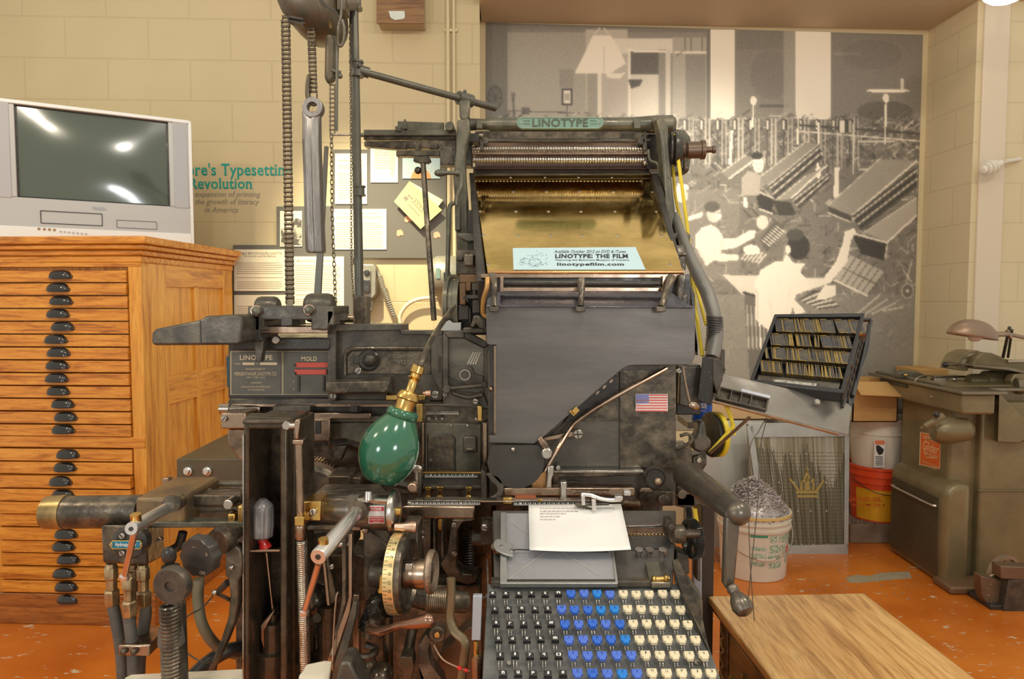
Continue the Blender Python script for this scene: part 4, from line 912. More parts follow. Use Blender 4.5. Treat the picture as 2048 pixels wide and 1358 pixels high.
# vise frame area under galley
B('vise_frame', IRON, lambda m: m.poly([(655, 830), (655, 890), (668, 900), (700, 892), (732, 905), (752, 940), (760, 990), (850, 990), (850, 826), (780, 826)], 1.62, .12), .004)
B('vise_frame', IRONG, lambda m: (m.poly([(658, 845), (658, 880), (690, 878), (725, 888), (748, 906), (790, 904), (800, 850), (790, 842)], 1.60, .04), m.rect(655, 832, 800, 845, 1.585, .06)), .003)
B('copper_rail', BRONZE, lambda m: (m.rect(570, 826, 742, 838, 1.57, .08), m.rect(600, 838, 660, 882, 1.56, .06)), .002)
B('ejector_arm', IRON, lambda m: m.poly([(668, 892), (668, 920), (682, 922), (694, 892)], 1.60, .02), .002)
B('ejector_slot', BLACK, lambda m: (m.rect(630, 842, 640, 868, 1.555, .01),), 0)
B('mold_gear', BRONZE, lambda m: m.gear(P(622, 1005, 1.54), (0, 1, 0), R(88, 1.55), .03, 84, .005), .0)
B('gear_hub', IRON, lambda m: m.disc(622, 1005, 76, 1.53, .03, 40), 0)
B('background_plate', IRON, lambda m: m.rect(590, 880, 760, 1000, 1.68, .04), 0)
B('mold_guard', OILY, lambda m: (m.rect(655, 952, 700, 977, 1.44, .08), m.rect(700, 955, 722, 970, 1.46, .05)), .003)
def f(m): m.tube(T3([(740, 950, 1.42), (760, 962, 1.42), (800, 968, 1.42), (830, 976, 1.41)]), .009, 8, flat=(0, 1, 0))
B('curved_lever', IRON, f, 0)
B('lever_bolt', COPPER, lambda m: m.disc(824, 976, 9, 1.39, .02), 0)
B('wing_nut', STEEL, lambda m: (m.sph(P(833, 938, 1.42), R(11, 1.42), (1.1, .25, .75)), m.cyl(P(833, 945, 1.42), P(833, 975, 1.42), .004)), 0)
# right unit: assembler entrance door
B('entrance_frame', IRON, lambda m: (m.rect(846, 806, 978, 952, 1.56, .15),), .002)
B('entrance_rail', GREYP, lambda m: (m.rect(850, 808, 962, 812, 1.545, .02),), .001)
B('brass_column', BRASS, lambda m: (m.rect(833, 808, 845, 844, 1.535, .03), m.rect(955, 812, 964, 842, 1.54, .02)), .001)
B('rack_teeth_strip', STEEL, lambda m: [m.rect(852, 826, 918, 829, 1.553, .006)]+[m.rect(853+k*3.4, 822, 854.8+k*3.4, 826, 1.553, .006) for k in range(19)], 0)
B('entrance_door', IRONG, lambda m: m.poly([(850, 846), (850, 946), (962, 946), (962, 848)], 1.545, .02), .002)
B('door_recess', BLACK, lambda m: m.poly([(854, 868), (854, 944), (912, 944), (912, 876), (904, 867)], 1.5435, .004), .002)
B('door_recess', IRON, lambda m: m.poly([(856, 871), (856, 944), (908, 944), (908, 878), (902, 871)], 1.5425, .004), .001)
B('door_boss', GREYP, lambda m: (m.rect(926, 873, 954, 906, 1.537, .012), m.rect(931, 896, 949, 903, 1.533, .01)), .004)
B('small_rivet', STEEL, lambda m: [m.disc(x_, y_, 2.6, 1.538, .008) for x_, y_ in ((858, 838), (872, 838), (884, 838), (902, 851), (935, 851), (952, 838), (861, 922))], 0)
B('side_strip', BRONZE, lambda m: (m.rect(966, 846, 974, 946, 1.53, .02), m.rect(844, 846, 848, 950, 1.53, .02)), .001)
# assembler scale strips
SC = mat('scale_plate', (.055, .05, .042), .5, .35)
def scale(y0, y1, x0, x1, Y, n, nm='line_scale'):
    B(nm, SC, lambda m: m.rect(x0, y0, x1, y1, Y, .006), .0005)
    B('scale_ticks', WHITEP, lambda m: [m.rect(x0+4+(x1-x0-8)*k/n, y1-(4 if k % 2 else 6.5), x0+4.9+(x1-x0-8)*k/n, y1-1, Y-.0005, .0008) for k in range(n+1)]+[m.textpx(str(k % 10), x0+6+(x1-x0-12)*k/(n//4), y0+1.2, x0+9+(x1-x0-12)*k/(n//4), y0+4.8, Y-.0003) for k in range(0, n//4)], 0)
scale(947, 956, 846, 958, 1.47, 48)
B('scale_edge', BRASS, lambda m: (m.rect(843, 944, 962, 946.5, 1.465, .012), m.cyl(P(836, 950, 1.47), P(846, 950, 1.47), .005)), 0)
B('scale_bed', GREYP, lambda m: (m.rect(843, 957, 964, 970, 1.475, .05), m.rect(845, 972, 968, 978, 1.45, .05), m.rect(838, 978, 975, 1000, 1.50, .05)), .001)
B('brass_finger', BRASS, lambda m: [(m.rect(x_-3, 976, x_+3, 1001, 1.44, .006), m.rect(x_-6, 974, x_+6, 980, 1.437, .01), m.rect(x_-5, 992, x_+5, 999, 1.436, .01)) for x_ in (856, 880, 937)], .0006)
B('finger_bar', STEEL, lambda m: (m.cyl(P(850, 998, 1.435), P(958, 998, 1.435), .0045),), 0)
B('side_cheek', GREYP, lambda m: (m.poly([(962, 940), (962, 1004), (974, 1004), (974, 946)], 1.44, .06), m.poly([(836, 940), (836, 1000), (842, 1000), (842, 940)], 1.44, .06)), .002)
scale(1003.5, 1011, 818, 962, 1.37, 62); 
B('assembler_rail', STEEL, lambda m: (m.rect(815, 1000.5, 1180, 1003.5, 1.372, .02), m.cyl(P(816, 1008, 1.37), P(822, 1008, 1.37), .006)), .0004)
scale(1004, 1012, 1024, 1160, 1.37, 54)
B('copper_bar', BRONZE, lambda m: (m.poly([(800, 1016), (802, 1037), (948, 1038), (950, 1013), (810, 1012)], 1.36, .03),), .003)
B('brass_tongue', BRASS, lambda m: m.poly([(876, 1038), (876, 1056), (880, 1062), (884, 1056), (884, 1038)], 1.37, .006), .001)
# dark throat and slide castings below the scales
B('throat_plate', OILY, lambda m: m.rect(838, 1036, 915, 1175, 1.55, .06), .002)
B('throat_plate', IRON, lambda m: (m.rect(846, 1040, 862, 1150, 1.50, .05), m.rect(866, 1042, 872, 1130, 1.48, .03), m.rect(882, 1050, 888, 1135, 1.48, .03)), .002)
def f(m): m.poly([(905, 1040), (900, 1070), (896, 1110), (880, 1130), (900, 1160), (935, 1170), (952, 1165), (955, 1150), (925, 1148), (912, 1135), (915, 1060), (925, 1045), (950, 1040)], 1.44, .05)
B('throat_casting', IRON, f, .004)
B('dark_spring', BLACK, lambda m: m.spring(P(938, 1056, 1.50), P(938, 1130, 1.50), .010, .002, 14), 0)
B('pivot_boss', GREYP, lambda m: (m.cyl(P(944, 1078, 1.42), P(972, 1078, 1.42), .014), m.disc(972, 1056, 9, 1.36, .03), m.rect(962, 1046, 992, 1090, 1.38, .04)), .002)
B('machine_screw', [STEEL, BLACK], lambda m: (m.screw(969, 1056, 7, 1.353), m.screw(908, 1051, 5, 1.43), m.screw(909, 1108, 5, 1.43), m.screw(846, 1065, 3, 1.49), m.screw(847, 1076, 3, 1.49)), 0)
# quarter crescent
def f(m):
    c = [(972, 948)]+[(978+30*cos(a), 976+30*sin(a)) for a in [-pi*.45+pi*.95*k/10 for k in range(11)]]+[(978+17*cos(a), 980+15*sin(a)) for a in [pi*.5-pi*.9*k/8 for k in range(9)]]
    m.poly(c, 1.40, .012)
B('crescent_plate', GREYP, f, .002)
# ---- tall screwdriver channel
def f(m):
    m.poly([(487, 845), (487, 1400), (498, 1400), (498, 858), (560, 858), (560, 1400), (574, 1400), (574, 845)], 1.16, .13)
B('channel_column', OILY, f, .003)
B('channel_back', IRON, lambda m: m.rect(495, 850, 566, 1400, 1.27, .02), 0)
B('channel_side', OILY, lambda m: m.rect(574, 846, 590, 1400, 1.19, .12), .002)
B('channel_lip', STEEL, lambda m: m.rect(484.5, 870, 487.5, 1380, 1.155, .012), .0005)
B('channel_top', IRON, lambda m: m.prism(T3([(485, 840, 1.15), (485, 848, 1.15), (576, 848, 1.15), (576, 840, 1.15)]), T3([(500, 826, 1.32), (500, 834, 1.32), (600, 834, 1.32), (600, 826, 1.32)])), .002)
B('channel_shelf', BRONZE, lambda m: m.slab([P(498, 1100, 1.165), P(560, 1099, 1.165), P(560, 1094, 1.27), P(498, 1094, 1.27)], .004, (0, 0, -1)), .001)
B('socket_head', OILY, lambda m: (m.cyl(P(547, 1242, 1.22), P(547, 1330, 1.22), .020), m.cyl(P(544, 1300, 1.22), P(544, 1400, 1.22), .028), m.cyl(P(547, 1225, 1.22), P(547, 1242, 1.22), .009)), 0)
B('socket_bracket', BRONZE, lambda m: m.poly([(520, 1280), (520, 1250), (545, 1222), (550, 1222), (528, 1262), (528, 1300)], 1.20, .02), .002)
B('square_nut', STEEL, lambda m: (m.hexb(572, 852, 10, 1.145, .02), m.cyl(P(580, 852, 1.15), P(592, 852, 1.15), .005)), .001)
B('clamp_strap', BRONZE, lambda m: (m.poly([(588, 842), (589, 878), (596, 880), (600, 842), (596, 838)], 1.13, .02), m.rect(584, 880, 606, 890, 1.13, .03)), .002)
B('copper_post', BRONZE, lambda m: m.cyl(P(598, 886, 1.15), P(601, 1046, 1.15), .007), 0)
B('post_block', BRASS, lambda m: m.rect(589, 1034, 608, 1052, 1.13, .03), .001)
B('post_collar', BRONZE, lambda m: m.lathe(P(601, 1078, 1.15), (0, 0, 1), [(0, .0085), (.006, .0105), (.016, .009), (.02, .010), (.024, .0085)], 20), 0)
B('long_spring', STEEL, lambda m: m.spring(P(603, 1080, 1.15), P(612, 1400, 1.15), .0085, .0016, 84, 10), 0)
B('spring_rod', IRON, lambda m: m.cyl(P(603, 1080, 1.15), P(612, 1400, 1.15), .0055), 0)
# ---- left cylinder
CY = 1.22
def f(m):
    a = P(98, 1025, CY); b_ = P(285, 1022, CY); d = b_-a; L = d.length; r_ = R(33, CY)
    m.lathe(a, d, [(0.0, r_*.3), (0.0, r_*.85), (.004, r_*.97), (.04, r_), (L, r_*1.0)], 32)
B('quadder_cylinder', IRON, f, 0)
def f(m):
    a = P(91, 1025, CY); b_ = P(134, 1024, CY); m.lathe(a, b_-a, [(0, R(26, CY)), (.003, R(33, CY)), (.03, R(34.5, CY)), (.038, R(34.5, CY))], 32)
B('cylinder_cap', mat('worn_brass_paint', (.10, .075, .04), .7, .35, (.46, .32, .13), 16, .9), f, 0)
B('cylinder_block', mat('worn_casting', (.12, .095, .065), .5, .4, (.38, .24, .10), 13, .8), lambda m: m.b2((P(273, 1020, 1.17).x, 1.165, P(273, 1056, 1.17).z), (P(372, 1020, 1.17).x, 1.31, P(273, 994, 1.17).z)), .006)
def f(m):
    a = P(345, 1016, 1.24); b_ = P(486, 1014, 1.26); d = b_-a; L = d.length
    m.lathe(a, d, [(0, R(30, 1.24)), (.02, R(34, 1.24)), (L*.6, R(36, 1.24)), (L, R(36, 1.24))], 32)
B('right_barrel', IRON, f, 0)
B('barrel_cover', IRON, lambda m: m.slab(T3([(300, 990, 1.20), (484, 990, 1.20), (484, 962, 1.42), (345, 962, 1.42)]), .02, (0, 0, -1)), .003)
B('guide_strip', IRONG, lambda m: (m.rect(396, 966, 486, 974, 1.30, .02), m.rect(300, 1044, 486, 1056, 1.16, .03)), .002)
B('eye_washer', BRASS, lambda m: m.sph(P(415, 970, 1.42), R(22, 1.42), (1.4, .8, .45)), 0)
B('thumb_catch', GREYP, lambda m: m.sph(P(412, 981, 1.26), R(12, 1.26), (1.2, .7, .5)), 0)
B('small_post', STEEL, lambda m: (m.cyl(P(455, 1010, 1.18), P(480, 995, 1.22), .0055), m.disc(455, 1010, 10, 1.165, .03), m.cyl(P(462, 1024, 1.19), P(474, 1030, 1.19), .006)), 0)
B('worn_wedge', BRASS, lambda m: (m.rect(474, 1012, 486, 1046, 1.16, .02), m.rect(454, 1028, 470, 1046, 1.165, .02)), .003)
B('catch_plate', BRONZE, lambda m: m.poly([(322, 958), (326, 975), (340, 974), (336, 955)], 1.5, .02), .002)
B('valve_block', IRON, lambda m: m.prism(T3([(203, 1050, 1.14), (206, 1126, 1.14), (296, 1130, 1.14), (294, 1050, 1.14)]), T3([(215, 1050, 1.28), (218, 1122, 1.28), (330, 1112, 1.28), (328, 1050, 1.28)])), .004)
B('valve_disc', BLACK, lambda m: (m.disc(258, 1087, 34, 1.125, .02, 36), m.disc(250, 1087, 30, 1.13, .02)), 0)
B('valve_badge', mat('badge_blue', (.02, .20, .30), .3, .4), lambda m: m.poly([(226, 1083), (220, 1090), (226, 1097), (278, 1097), (283, 1090), (278, 1083)], 1.118, .003), .0006)
B('badge_rim', BRASS, lambda m: m.poly([(224, 1081), (217, 1090), (224, 1099), (280, 1099), (286, 1090), (280, 1081)], 1.1195, .003), .0006)
B('badge_lettering', WHITEP, lambda m: m.textpx('Hydroquadder', 231, 1085, 273, 1095, 1.1178, bold=.01), 0)
B('machine_screw', [STEEL, BLACK], lambda m: (m.screw(223, 1090, 2.6, 1.116), m.screw(281, 1090, 2.6, 1.116), m.screw(243, 1073, 6, 1.12), m.screw(243, 1107, 6, 1.12), m.screw(318, 1080, 5, 1.16)), 0)
# chromed handle levers
def handle(a, b_, r_, rod):
    a = P(*a); b_ = P(*b_); d = b_-a
    B('lever_handle', CHROME, lambda m: m.lathe(a, d, [(0, r_*.35), (.0, r_*.9), (.002, r_), (d.length, r_*.95)], 28), 0)
    B('lever_bore', BLACK, lambda m: m.lathe(a-d.normalized()*.0008, d, [(0, r_*.34), (.003, r_*.34)], 16), 0)
    B('lever_setscrew', BRASS, lambda m: m.cyl(a+d*.12, a+d*.12+Vector((0, -.004, .018)), .0075), 0)
    if rod:
        p_, q_ = P(*rod[0]), P(*rod[1]); B('copper_link', COPPER, lambda m: m.cyl(p_, q_, .0048), 0); B('link_ferrule', CHROME, lambda m: m.lathe(q_+Vector((0, 0, -.004)), (0, 0, 1), [(0, .006), (.003, .0075), (.008, .0075), (.010, .006)], 16), 0)
handle((262, 1058, 1.0), (352, 1006, 1.16), .0098, ((268, 1068, 1.01), (249, 1156, 1.04)))
handle((636, 1114, 1.0), (724, 1012, 1.18), .0125, ((637, 1128, 1.01), (608, 1226, 1.04)))
B('handle_collar', IRON, lambda m: (m.cyl(P(342, 1008, 1.13), P(356, 1002, 1.17), .0145), m.cyl(P(716, 1022, 1.15), P(732, 1004, 1.20), .017)), 0)
# hoses with fittings
FIT = mat('worn_brass_fitting', (.55, .42, .24), .85, .35, (.22, .15, .08), 45, .8)
def hose(x0, y0, pts, Y=1.17, s_=1.0):
    r_ = R(11.5, Y)*s_
    z = P(x0, y0, Y)
    B('hose_fitting', FIT, lambda m: (m.lathe(z+Vector((0, 0, 0)), (0, 0, -1), [(0, r_*.9), (.006, r_*1.0), (.008, r_*1.15), (.026, r_*1.15), (.028, r_*.95), (.046, r_*.95)], 8), m.lathe(z+Vector((0, 0, -.046)), (0, 0, -1), [(0, r_*1.0), (.003, r_*1.35), (.024, r_*1.35), (.028, r_*1.1)], 6)), .0008)
    B('hydraulic_hose', RUBBER, lambda m: m.tube([z+Vector((0, 0, -.07))]+T3([(a, b_, Y) for a, b_ in pts]), r_*1.02, 14), 0)
hose(222, 1126, [(232, 1240), (243, 1310), (248, 1420)]); hose(286, 1128, [(291, 1230), (280, 1310), (276, 1420)]); hose(257, 1146, [(257, 1225), (266, 1310), (268, 1420)], 1.14)
hose(266, 1128, [(262, 1240), (262, 1310), (262, 1420)], 1.22, .8)
B('hose_clamp', BRONZE, lambda m: m.poly([(235, 1291), (236, 1312), (298, 1314), (300, 1290)], 1.125, .07), .003)
B('clamp_bolt', OILY, lambda m: (m.sph(P(247, 1303, 1.122), .006), m.sph(P(268, 1303, 1.122), .006)), 0)
# knobs
def f(m):
    c = P(392, 1116, 1.03); d = Vector((.28, .95, .05)).normalized(); q = d.to_track_quat('Z', 'Y'); X = q @ Vector((1, 0, 0)); Yv = q @ Vector((0, 1, 0)); r_ = R(41, 1.05)
    def ringp(t, k_): return [c+d*t+(X*cos(a)+Yv*sin(a))*(r_*k_*(1+.035*cos(10*a))) for a in [2*pi*i/80 for i in range(80)]]
    R0 = ringp(0, .93); R1 = ringp(.003, .99); R2 = ringp(.018, 1.0); R3 = ringp(.022, .9)
    m.add(R0+R1+R2+R3, [list(range(79, -1, -1))]+[(b_*80+i, b_*80+(i+1) % 80, (b_+1)*80+(i+1) % 80, (b_+1)*80+i) for b_ in range(3) for i in range(80)]+[list(range(240, 320))], True)
B('scalloped_knob', mat('bakelite', (.03, .027, .025), 0, .28, (.10, .085, .07), 20, .5), f, 0)
def f(m):
    d = Vector((.28, .95, .05)).normalized(); ux = Vector((.95, -.28, 0)); o_ = P(392, 1116, 1.03)-d*.0006
    for body, x_, y_ in (('ON', -.006, .016), ('OFF', .006, -.024), ('O', .018, .005)): m.text(body, o_+ux*x_+Vector((0, 0, y_)), ux, (0, .05, 1), .0035*len(body), .005)
B('knob_lettering', GOLDL, f, 0)
B('rear_knob', IRON, lambda m: m.lathe(P(434, 1086, 1.12), (.3, 1, .1), [(0, .004), (0, R(26, 1.12)), (.01, R(29, 1.12)), (.022, R(28, 1.12)), (.034, R(16, 1.12)), (.10, R(13, 1.12))], 32), 0)
B('grey_disc_knob', GREYP, lambda m: m.lathe(P(339, 1174, 1.0), (.12, 1, .05), [(.004, 0), (.004, .0075), (0, .0085), (0, R(36, 1.0)), (.004, R(39, 1.0)), (.014, R(39, 1.0)), (.018, R(33, 1.0))], 40), 0)
B('knob_stem', BLACK, lambda m: (m.cyl(P(341, 1132, 1.10), P(341, 1155, 1.10), .014), m.sph(P(338, 1112, 1.10), .012, (1, .7, 1.3))), 0)
B('adjusting_spring', IRON, lambda m: m.spring(P(340, 1208, 1.06), P(346, 1400, 1.06), .0135, .0028, 26), 0)
B('spring_post', BLACK, lambda m: m.cyl(P(352, 1208, 1.09), P(358, 1400, 1.09), .015), 0)
B('tape_wrap', RUBBER, lambda m: m.lathe(P(343, 1288, 1.065), (0, 0, 1), [(0, .019), (.003, .020), (.02, .018), (.03, .0165)], 16), 0)
B('curved_hose', mat('olive_hose', (.20, .17, .105), 0, .5), lambda m: m.tube(T3([(398, 1158, 1.2), (396, 1200, 1.2), (405, 1250, 1.2), (432, 1290, 1.22), (470, 1308, 1.25), (520, 1310, 1.3)]), .0095, 12), 0)
B('curved_hose', BLACK, lambda m: m.tube(T3([(380, 1358, 1.2), (420, 1322, 1.22), (460, 1300, 1.24), (500, 1296, 1.26)]), .013, 12), 0)
B('swing_arm', IRON, lambda m: m.poly([(450, 1108), (456, 1096), (468, 1092), (480, 1098), (484, 1115), (484, 1150), (476, 1162), (476, 1205), (468, 1245), (450, 1290), (424, 1345), (415, 1400), (395, 1400), (416, 1340), (440, 1285), (456, 1235), (460, 1190), (456, 1160), (450, 1150)], 1.15, .025), .003)
B('arm_pivot', STEEL, lambda m: m.sph(P(463, 1135, 1.147), .0045), 0)
B('thin_wire', IRON, lambda m: m.tube(T3([(432, 1184, 1.12), (405, 1215, 1.12), (372, 1235, 1.12), (360, 1265, 1.12), (370, 1300, 1.12), (400, 1322, 1.12), (425, 1325, 1.14)]), .0013, 6), 0)
B('wire_knob', STEEL, lambda m: (m.sph(P(429, 1185, 1.12), .0048), m.cyl(P(429, 1185, 1.12), P(460, 1200, 1.16), .0035)), 0)
B('rear_strut', IRON, lambda m: (m.poly([(470, 1060), (472, 1400), (487, 1400), (487, 1060)], 1.25, .03), m.rect(480, 1050, 500, 1100, 1.24, .03)), .002)
B('link_rod', BLACK, lambda m: (m.tube(T3([(366, 1064, 1.2), (358, 1090, 1.2), (345, 1100, 1.2)]), .008, 8), m.tube(T3([(440, 1180, 1.18), (455, 1165, 1.16)]), .006, 8)), 0)
# ---- second barrel with gauge disc
def f(m):
    a = P(606, 1018, 1.24); b_ = P(788, 1022, 1.2); d = b_-a; L = d.length; r_ = R(36, 1.22)
    m.lathe(a, d, [(0, r_*.9), (.06, r_*.93), (L*.55, r_*.96), (L*.56, r_*1.05), (L, r_*1.08)], 36)
B('gauge_barrel', mat('polished_iron', (.17, .15, .125), .8, .27, (.30, .25, .19), 12, .6), f, 0)
B('barrel_saddle', IRON, lambda m: (m.slab(T3([(615, 996, 1.21), (785, 996, 1.19), (760, 968, 1.36), (650, 968, 1.36)]), .03, (0, 0, -1)), m.rect(612, 1050, 720, 1062, 1.20, .06)), .003)
B('barrel_bung', BRONZE, lambda m: m.sph(P(678, 990, 1.24), R(11, 1.24), (1, .8, .35)), 0)
B('gauge_disc', STEEL, lambda m: m.lathe(P(781, 1023, 1.17), (1, -.05, 0), [(0, .006), (0, R(43, 1.17)), (.003, R(45, 1.17)), (.009, R(45, 1.17)), (.012, R(40, 1.17)), (.014, .006)], 44), 0)
B('disc_boss', BRASS, lambda m: m.lathe(P(793, 1023, 1.16), (1, -.05, 0), [(0, .008), (.008, .007)], 20), 0)
B('top_link', STEEL, lambda m: (m.tube(T3([(718, 999, 1.16), (740, 1000, 1.15), (778, 1002, 1.15)]), .005, 8), m.lathe(P(736, 1001, 1.135), (0, .3, 1), [(0, .007), (.014, .0065)], 20), m.rect(716, 996, 730, 1004, 1.15, .02)), 0)
B('warning_label', WHITEP, lambda m: m.rect(737, 1012, 769, 1047, 1.1635, .003), 0)
B('label_lettering', mat('label_red', (.65, .05, .06), 0, .5), lambda m: (m.rect(738.5, 1014, 767.5, 1022, 1.1625, .0004), m.rect(738.5, 1033, 767.5, 1034.5, 1.1625, .0004), m.rect(738.5, 1036, 767.5, 1045.5, 1.1625, .0004)), 0)
B('label_lettering', WHITEP, lambda m: (m.textpx('MOHR', 742, 1015, 764, 1021, 1.1618, bold=.02), m.textpx('LINO-SAW COMPANY', 740, 1037.5, 766, 1040.5, 1.1618), m.textpx('CHICAGO', 746, 1042, 760, 1044.5, 1.1618)), 0)
B('brass_block', BRASS, lambda m: (m.rect(606, 1003, 642, 1042, 1.17, .05),), .002)
B('machine_screw', [CHROME, BLACK], lambda m: (m.screw(625, 1025, 7, 1.163), m.screw(604, 1026, 4, 1.18)), 0)
B('bronze_foot', BRONZE, lambda m: (m.rect(702, 1040, 722, 1062, 1.19, .04), m.rect(724, 1058, 736, 1068, 1.18, .04)), .002)
# index wheel (brass rim seen edge on)
WC = P(792, 1146, 1.13); WD = Vector((1, -.12, .02)).normalized(); WR = R(80, 1.14)
B('index_wheel', IRON, lambda m: m.lathe(WC+WD*.002, WD, [(0, .01), (0, WR*.96), (.020, WR*.965), (.022, WR*.85), (.016, WR*.8), (.016, .01)], 56), 0)
B('index_rim', mat('index_brass', (.80, .62, .30), .75, .35), lambda m: m.ring(WC-WD*.0035, WD, WR*.9, WR, .0165, 64), 0)
def f(m):
    q = Vector((-.12, -1, 0)).normalized(); up_ = WD.cross(q).normalized()
    if up_.z < 0: up_ = -up_
    for k in range(26):
        a = radians(-72+144*k/25); c = WC-WD*.0035+(q*cos(a)+up_*sin(a))*WR*1.001; tan_ = (-q*sin(a)+up_*cos(a))
        L_ = .005 if k % 2 else .0075
        m.slab([c+WD*.001-tan_*.0003, c+WD*(.001+L_)-tan_*.0003, c+WD*(.001+L_)+tan_*.0003, c+WD*.001+tan_*.0003], .0004, (q*cos(a)+up_*sin(a)))
        if k % 2 == 0 and k > 0:
            s_ = str(8+k if k < 9 else 8+k+6 if k > 15 else 8+k)
            m.text(s_, c+WD*.009-tan_*.0025, WD, tan_, .0052, .005, ext=.0003)
B('index_numbers', INK, f, 0)
B('wheel_hub', BRONZE, lambda m: (m.lathe(P(806, 1147, 1.11), WD, [(0, .020), (.006, .024), (.02, .023), (.022, .024), (.046, .024), (.05, .018)], 32),), 0)
B('pawl_block', STEEL, lambda m: (m.rect(808, 1128, 826, 1152, 1.09, .03), m.rect(800, 1160, 806, 1176, 1.10, .01)), .002)
B('pawl_gap', BLACK, lambda m: m.rect(800, 1138, 810, 1152, 1.088, .01), 0)
B('hand_wheel', mat('knurled_bronze', (.42, .32, .235), .85, .4, (.25, .18, .13), 60, .7, .6, 300), lambda m: m.lathe(P(855, 1143, 1.09), WD, [(0, .006), (0, .025), (.001, R(41, 1.09)), (.004, R(44, 1.09)), (.009, R(44, 1.09)), (.012, R(40, 1.09)), (.007, .022), (.005, .018), (.005, 0)], 48), 0)
B('bearing_cup', GREYP, lambda m: (m.lathe(P(744, 1147, 1.19), (1, -.3, 0), [(0, .018), (.004, .022), (.022, .023), (.03, .019)], 28),), 0)
B('pointer', BRASS, lambda m: m.poly([(757, 1158), (757, 1176), (752, 1184), (758, 1190), (770, 1190), (768, 1156), (762, 1148)], 1.12, .01), .003)
B('copper_peg', COPPER, lambda m: m.lathe(P(790, 1054, 1.14), (1, -.05, 0), [(0, .006), (.010, .0068), (.03, .0105), (.036, .009), (.037, .0)], 24), 0)
B('mid_casting', IRON, lambda m: (m.poly([(726, 1064), (726, 1200), (745, 1205), (770, 1196), (780, 1100), (760, 1075), (740, 1062)], 1.22, .05), m.rect(805, 1050, 836, 1180, 1.28, .06)), .003)
# linkage rods bottom centre
B('link_bar', IRON, lambda m: m.poly([(684, 1080), (684, 1200), (676, 1240), (664, 1275), (668, 1280), (680, 1255), (692, 1205), (692, 1080)], 1.13, .012), .001)
B('link_bar', BRONZE, lambda m: m.poly([(697, 1068), (697, 1195), (690, 1220), (655, 1320), (640, 1400), (648, 1400), (668, 1320), (700, 1224), (704, 1195), (704, 1068)], 1.11, .014), .001)
B('link_bar', GREYP, lambda m: m.poly([(706, 1205), (690, 1260), (668, 1330), (655, 1400), (672, 1400), (690, 1320), (712, 1230), (714, 1205)], 1.10, .014), .001)
B('link_bar', STEEL, lambda m: (m.tube(T3([(676, 1184, 1.10), (672, 1200, 1.10), (668, 1260, 1.10), (665, 1340, 1.10)]), .0016, 6), m.cyl(P(670, 1090, 1.14), P(698, 1088, 1.14), .004)), 0)
B('slide_plate', IRON, lambda m: m.poly([(642, 1110), (655, 1110), (676, 1200), (660, 1210), (648, 1160)], 1.20, .02), .002)
B('machine_screw', [STEEL, BLACK], lambda m: (m.screw(663, 1134, 5, 1.19), m.screw(998, 1331, 5, .985) if False else None), 0)
B('guide_post', BRONZE, lambda m: (m.rect(706, 1190, 718, 1400, 1.17, .02), m.cyl(P(648, 1118, 1.15), P(658, 1210, 1.15), .0035)), .001)
B('dark_pump', OILY, lambda m: (m.cyl(P(655, 1210, 1.24), P(655, 1330, 1.24), .018), m.sph(P(630, 1200, 1.26), .03), m.cyl(P(618, 1245, 1.22), P(634, 1236, 1.20), .008), m.rect(615, 1330, 700, 1345, 1.26, .05)), 0)
B('gallery_block', IRON, lambda m: (m.rect(612, 1064, 700, 1110, 1.33, .1), m.poly([(612, 1110), (612, 1380), (900, 1380), (960, 1250), (960, 1170), (840, 1170), (720, 1110)], 1.45, .1)), .004)
def f(m): m.tube(T3([(742, 1258, 1.10), (760, 1262, 1.08), (782, 1256, 1.06), (800, 1251, 1.05), (830, 1246, 1.04), (858, 1240, 1.035), (868, 1236, 1.035)]), .01, 14, rs=[.009, .0085, .006, .0058, .009, .0115, .006])
B('copper_lever', mat('polished_copper_iron', (.40, .22, .15), .9, .2, (.22, .14, .10), 10, .6), f, 0)
B('lever_hub', OILY, lambda m: (m.lathe(P(746, 1272, 1.11), (.2, 0, 1), [(0, .016), (.02, .017), (.022, .013), (.032, .012)], 20), m.tube(T3([(730, 1290, 1.12), (750, 1300, 1.12), (735, 1315, 1.1), (695, 1314, 1.1)]), .007, 8)), 0)
B('swarf_casting', mat('oily_swarf', (.045, .04, .035), .7, .22, (.45, .43, .42), 120, .9, .8, 120, edge=(.58, .66)), lambda m: m.tube(T3([(738, 1262, 1.15), (750, 1225, 1.16), (765, 1200, 1.18), (800, 1210, 1.22)]), .02, 14), 0)
B('elbow_duct', IRON, lambda m: m.tube(T3([(800, 1160, 1.20), (815, 1184, 1.19), (850, 1198, 1.18), (885, 1202, 1.18), (930, 1204, 1.2)]), R(22, 1.19), 20), 0)
B('wire_wrap', mat('wrapped_wire', (.36, .29, .20), .8, .35, (.20, .16, .11), 30, .6), lambda m: m.spring(P(853, 1199, 1.18), P(908, 1203, 1.18), R(23.5, 1.18), .0016, 15, 20), 0)
B('round_boss', IRON, lambda m: (m.disc(874, 1271, 17, 1.13, .02, 32), m.disc(874, 1271, 9, 1.12, .02)), 0)
B('boss_center', BRASS, lambda m: m.disc(874, 1271, 6, 1.115, .01), 0)
B('s_lever', mat('olive_lever', (.20, .155, .09), .6, .35, (.33, .25, .14), 14, .6), lambda m: m.tube(T3([(902, 1155, 1.10), (902, 1200, 1.10), (900, 1240, 1.10), (908, 1262, 1.09), (930, 1285, 1.08), (928, 1320, 1.08), (918, 1400, 1.08)]), (.003, .007), 8, flat=(0, 1, 0)), 0)
B('side_casting', IRON, lambda m: m.poly([(852, 1290), (850, 1400), (895, 1400), (885, 1360), (862, 1330), (856, 1300), (862, 1280), (852, 1270), (838, 1290), (836, 1330), (852, 1370)], 1.14, .03), .003)
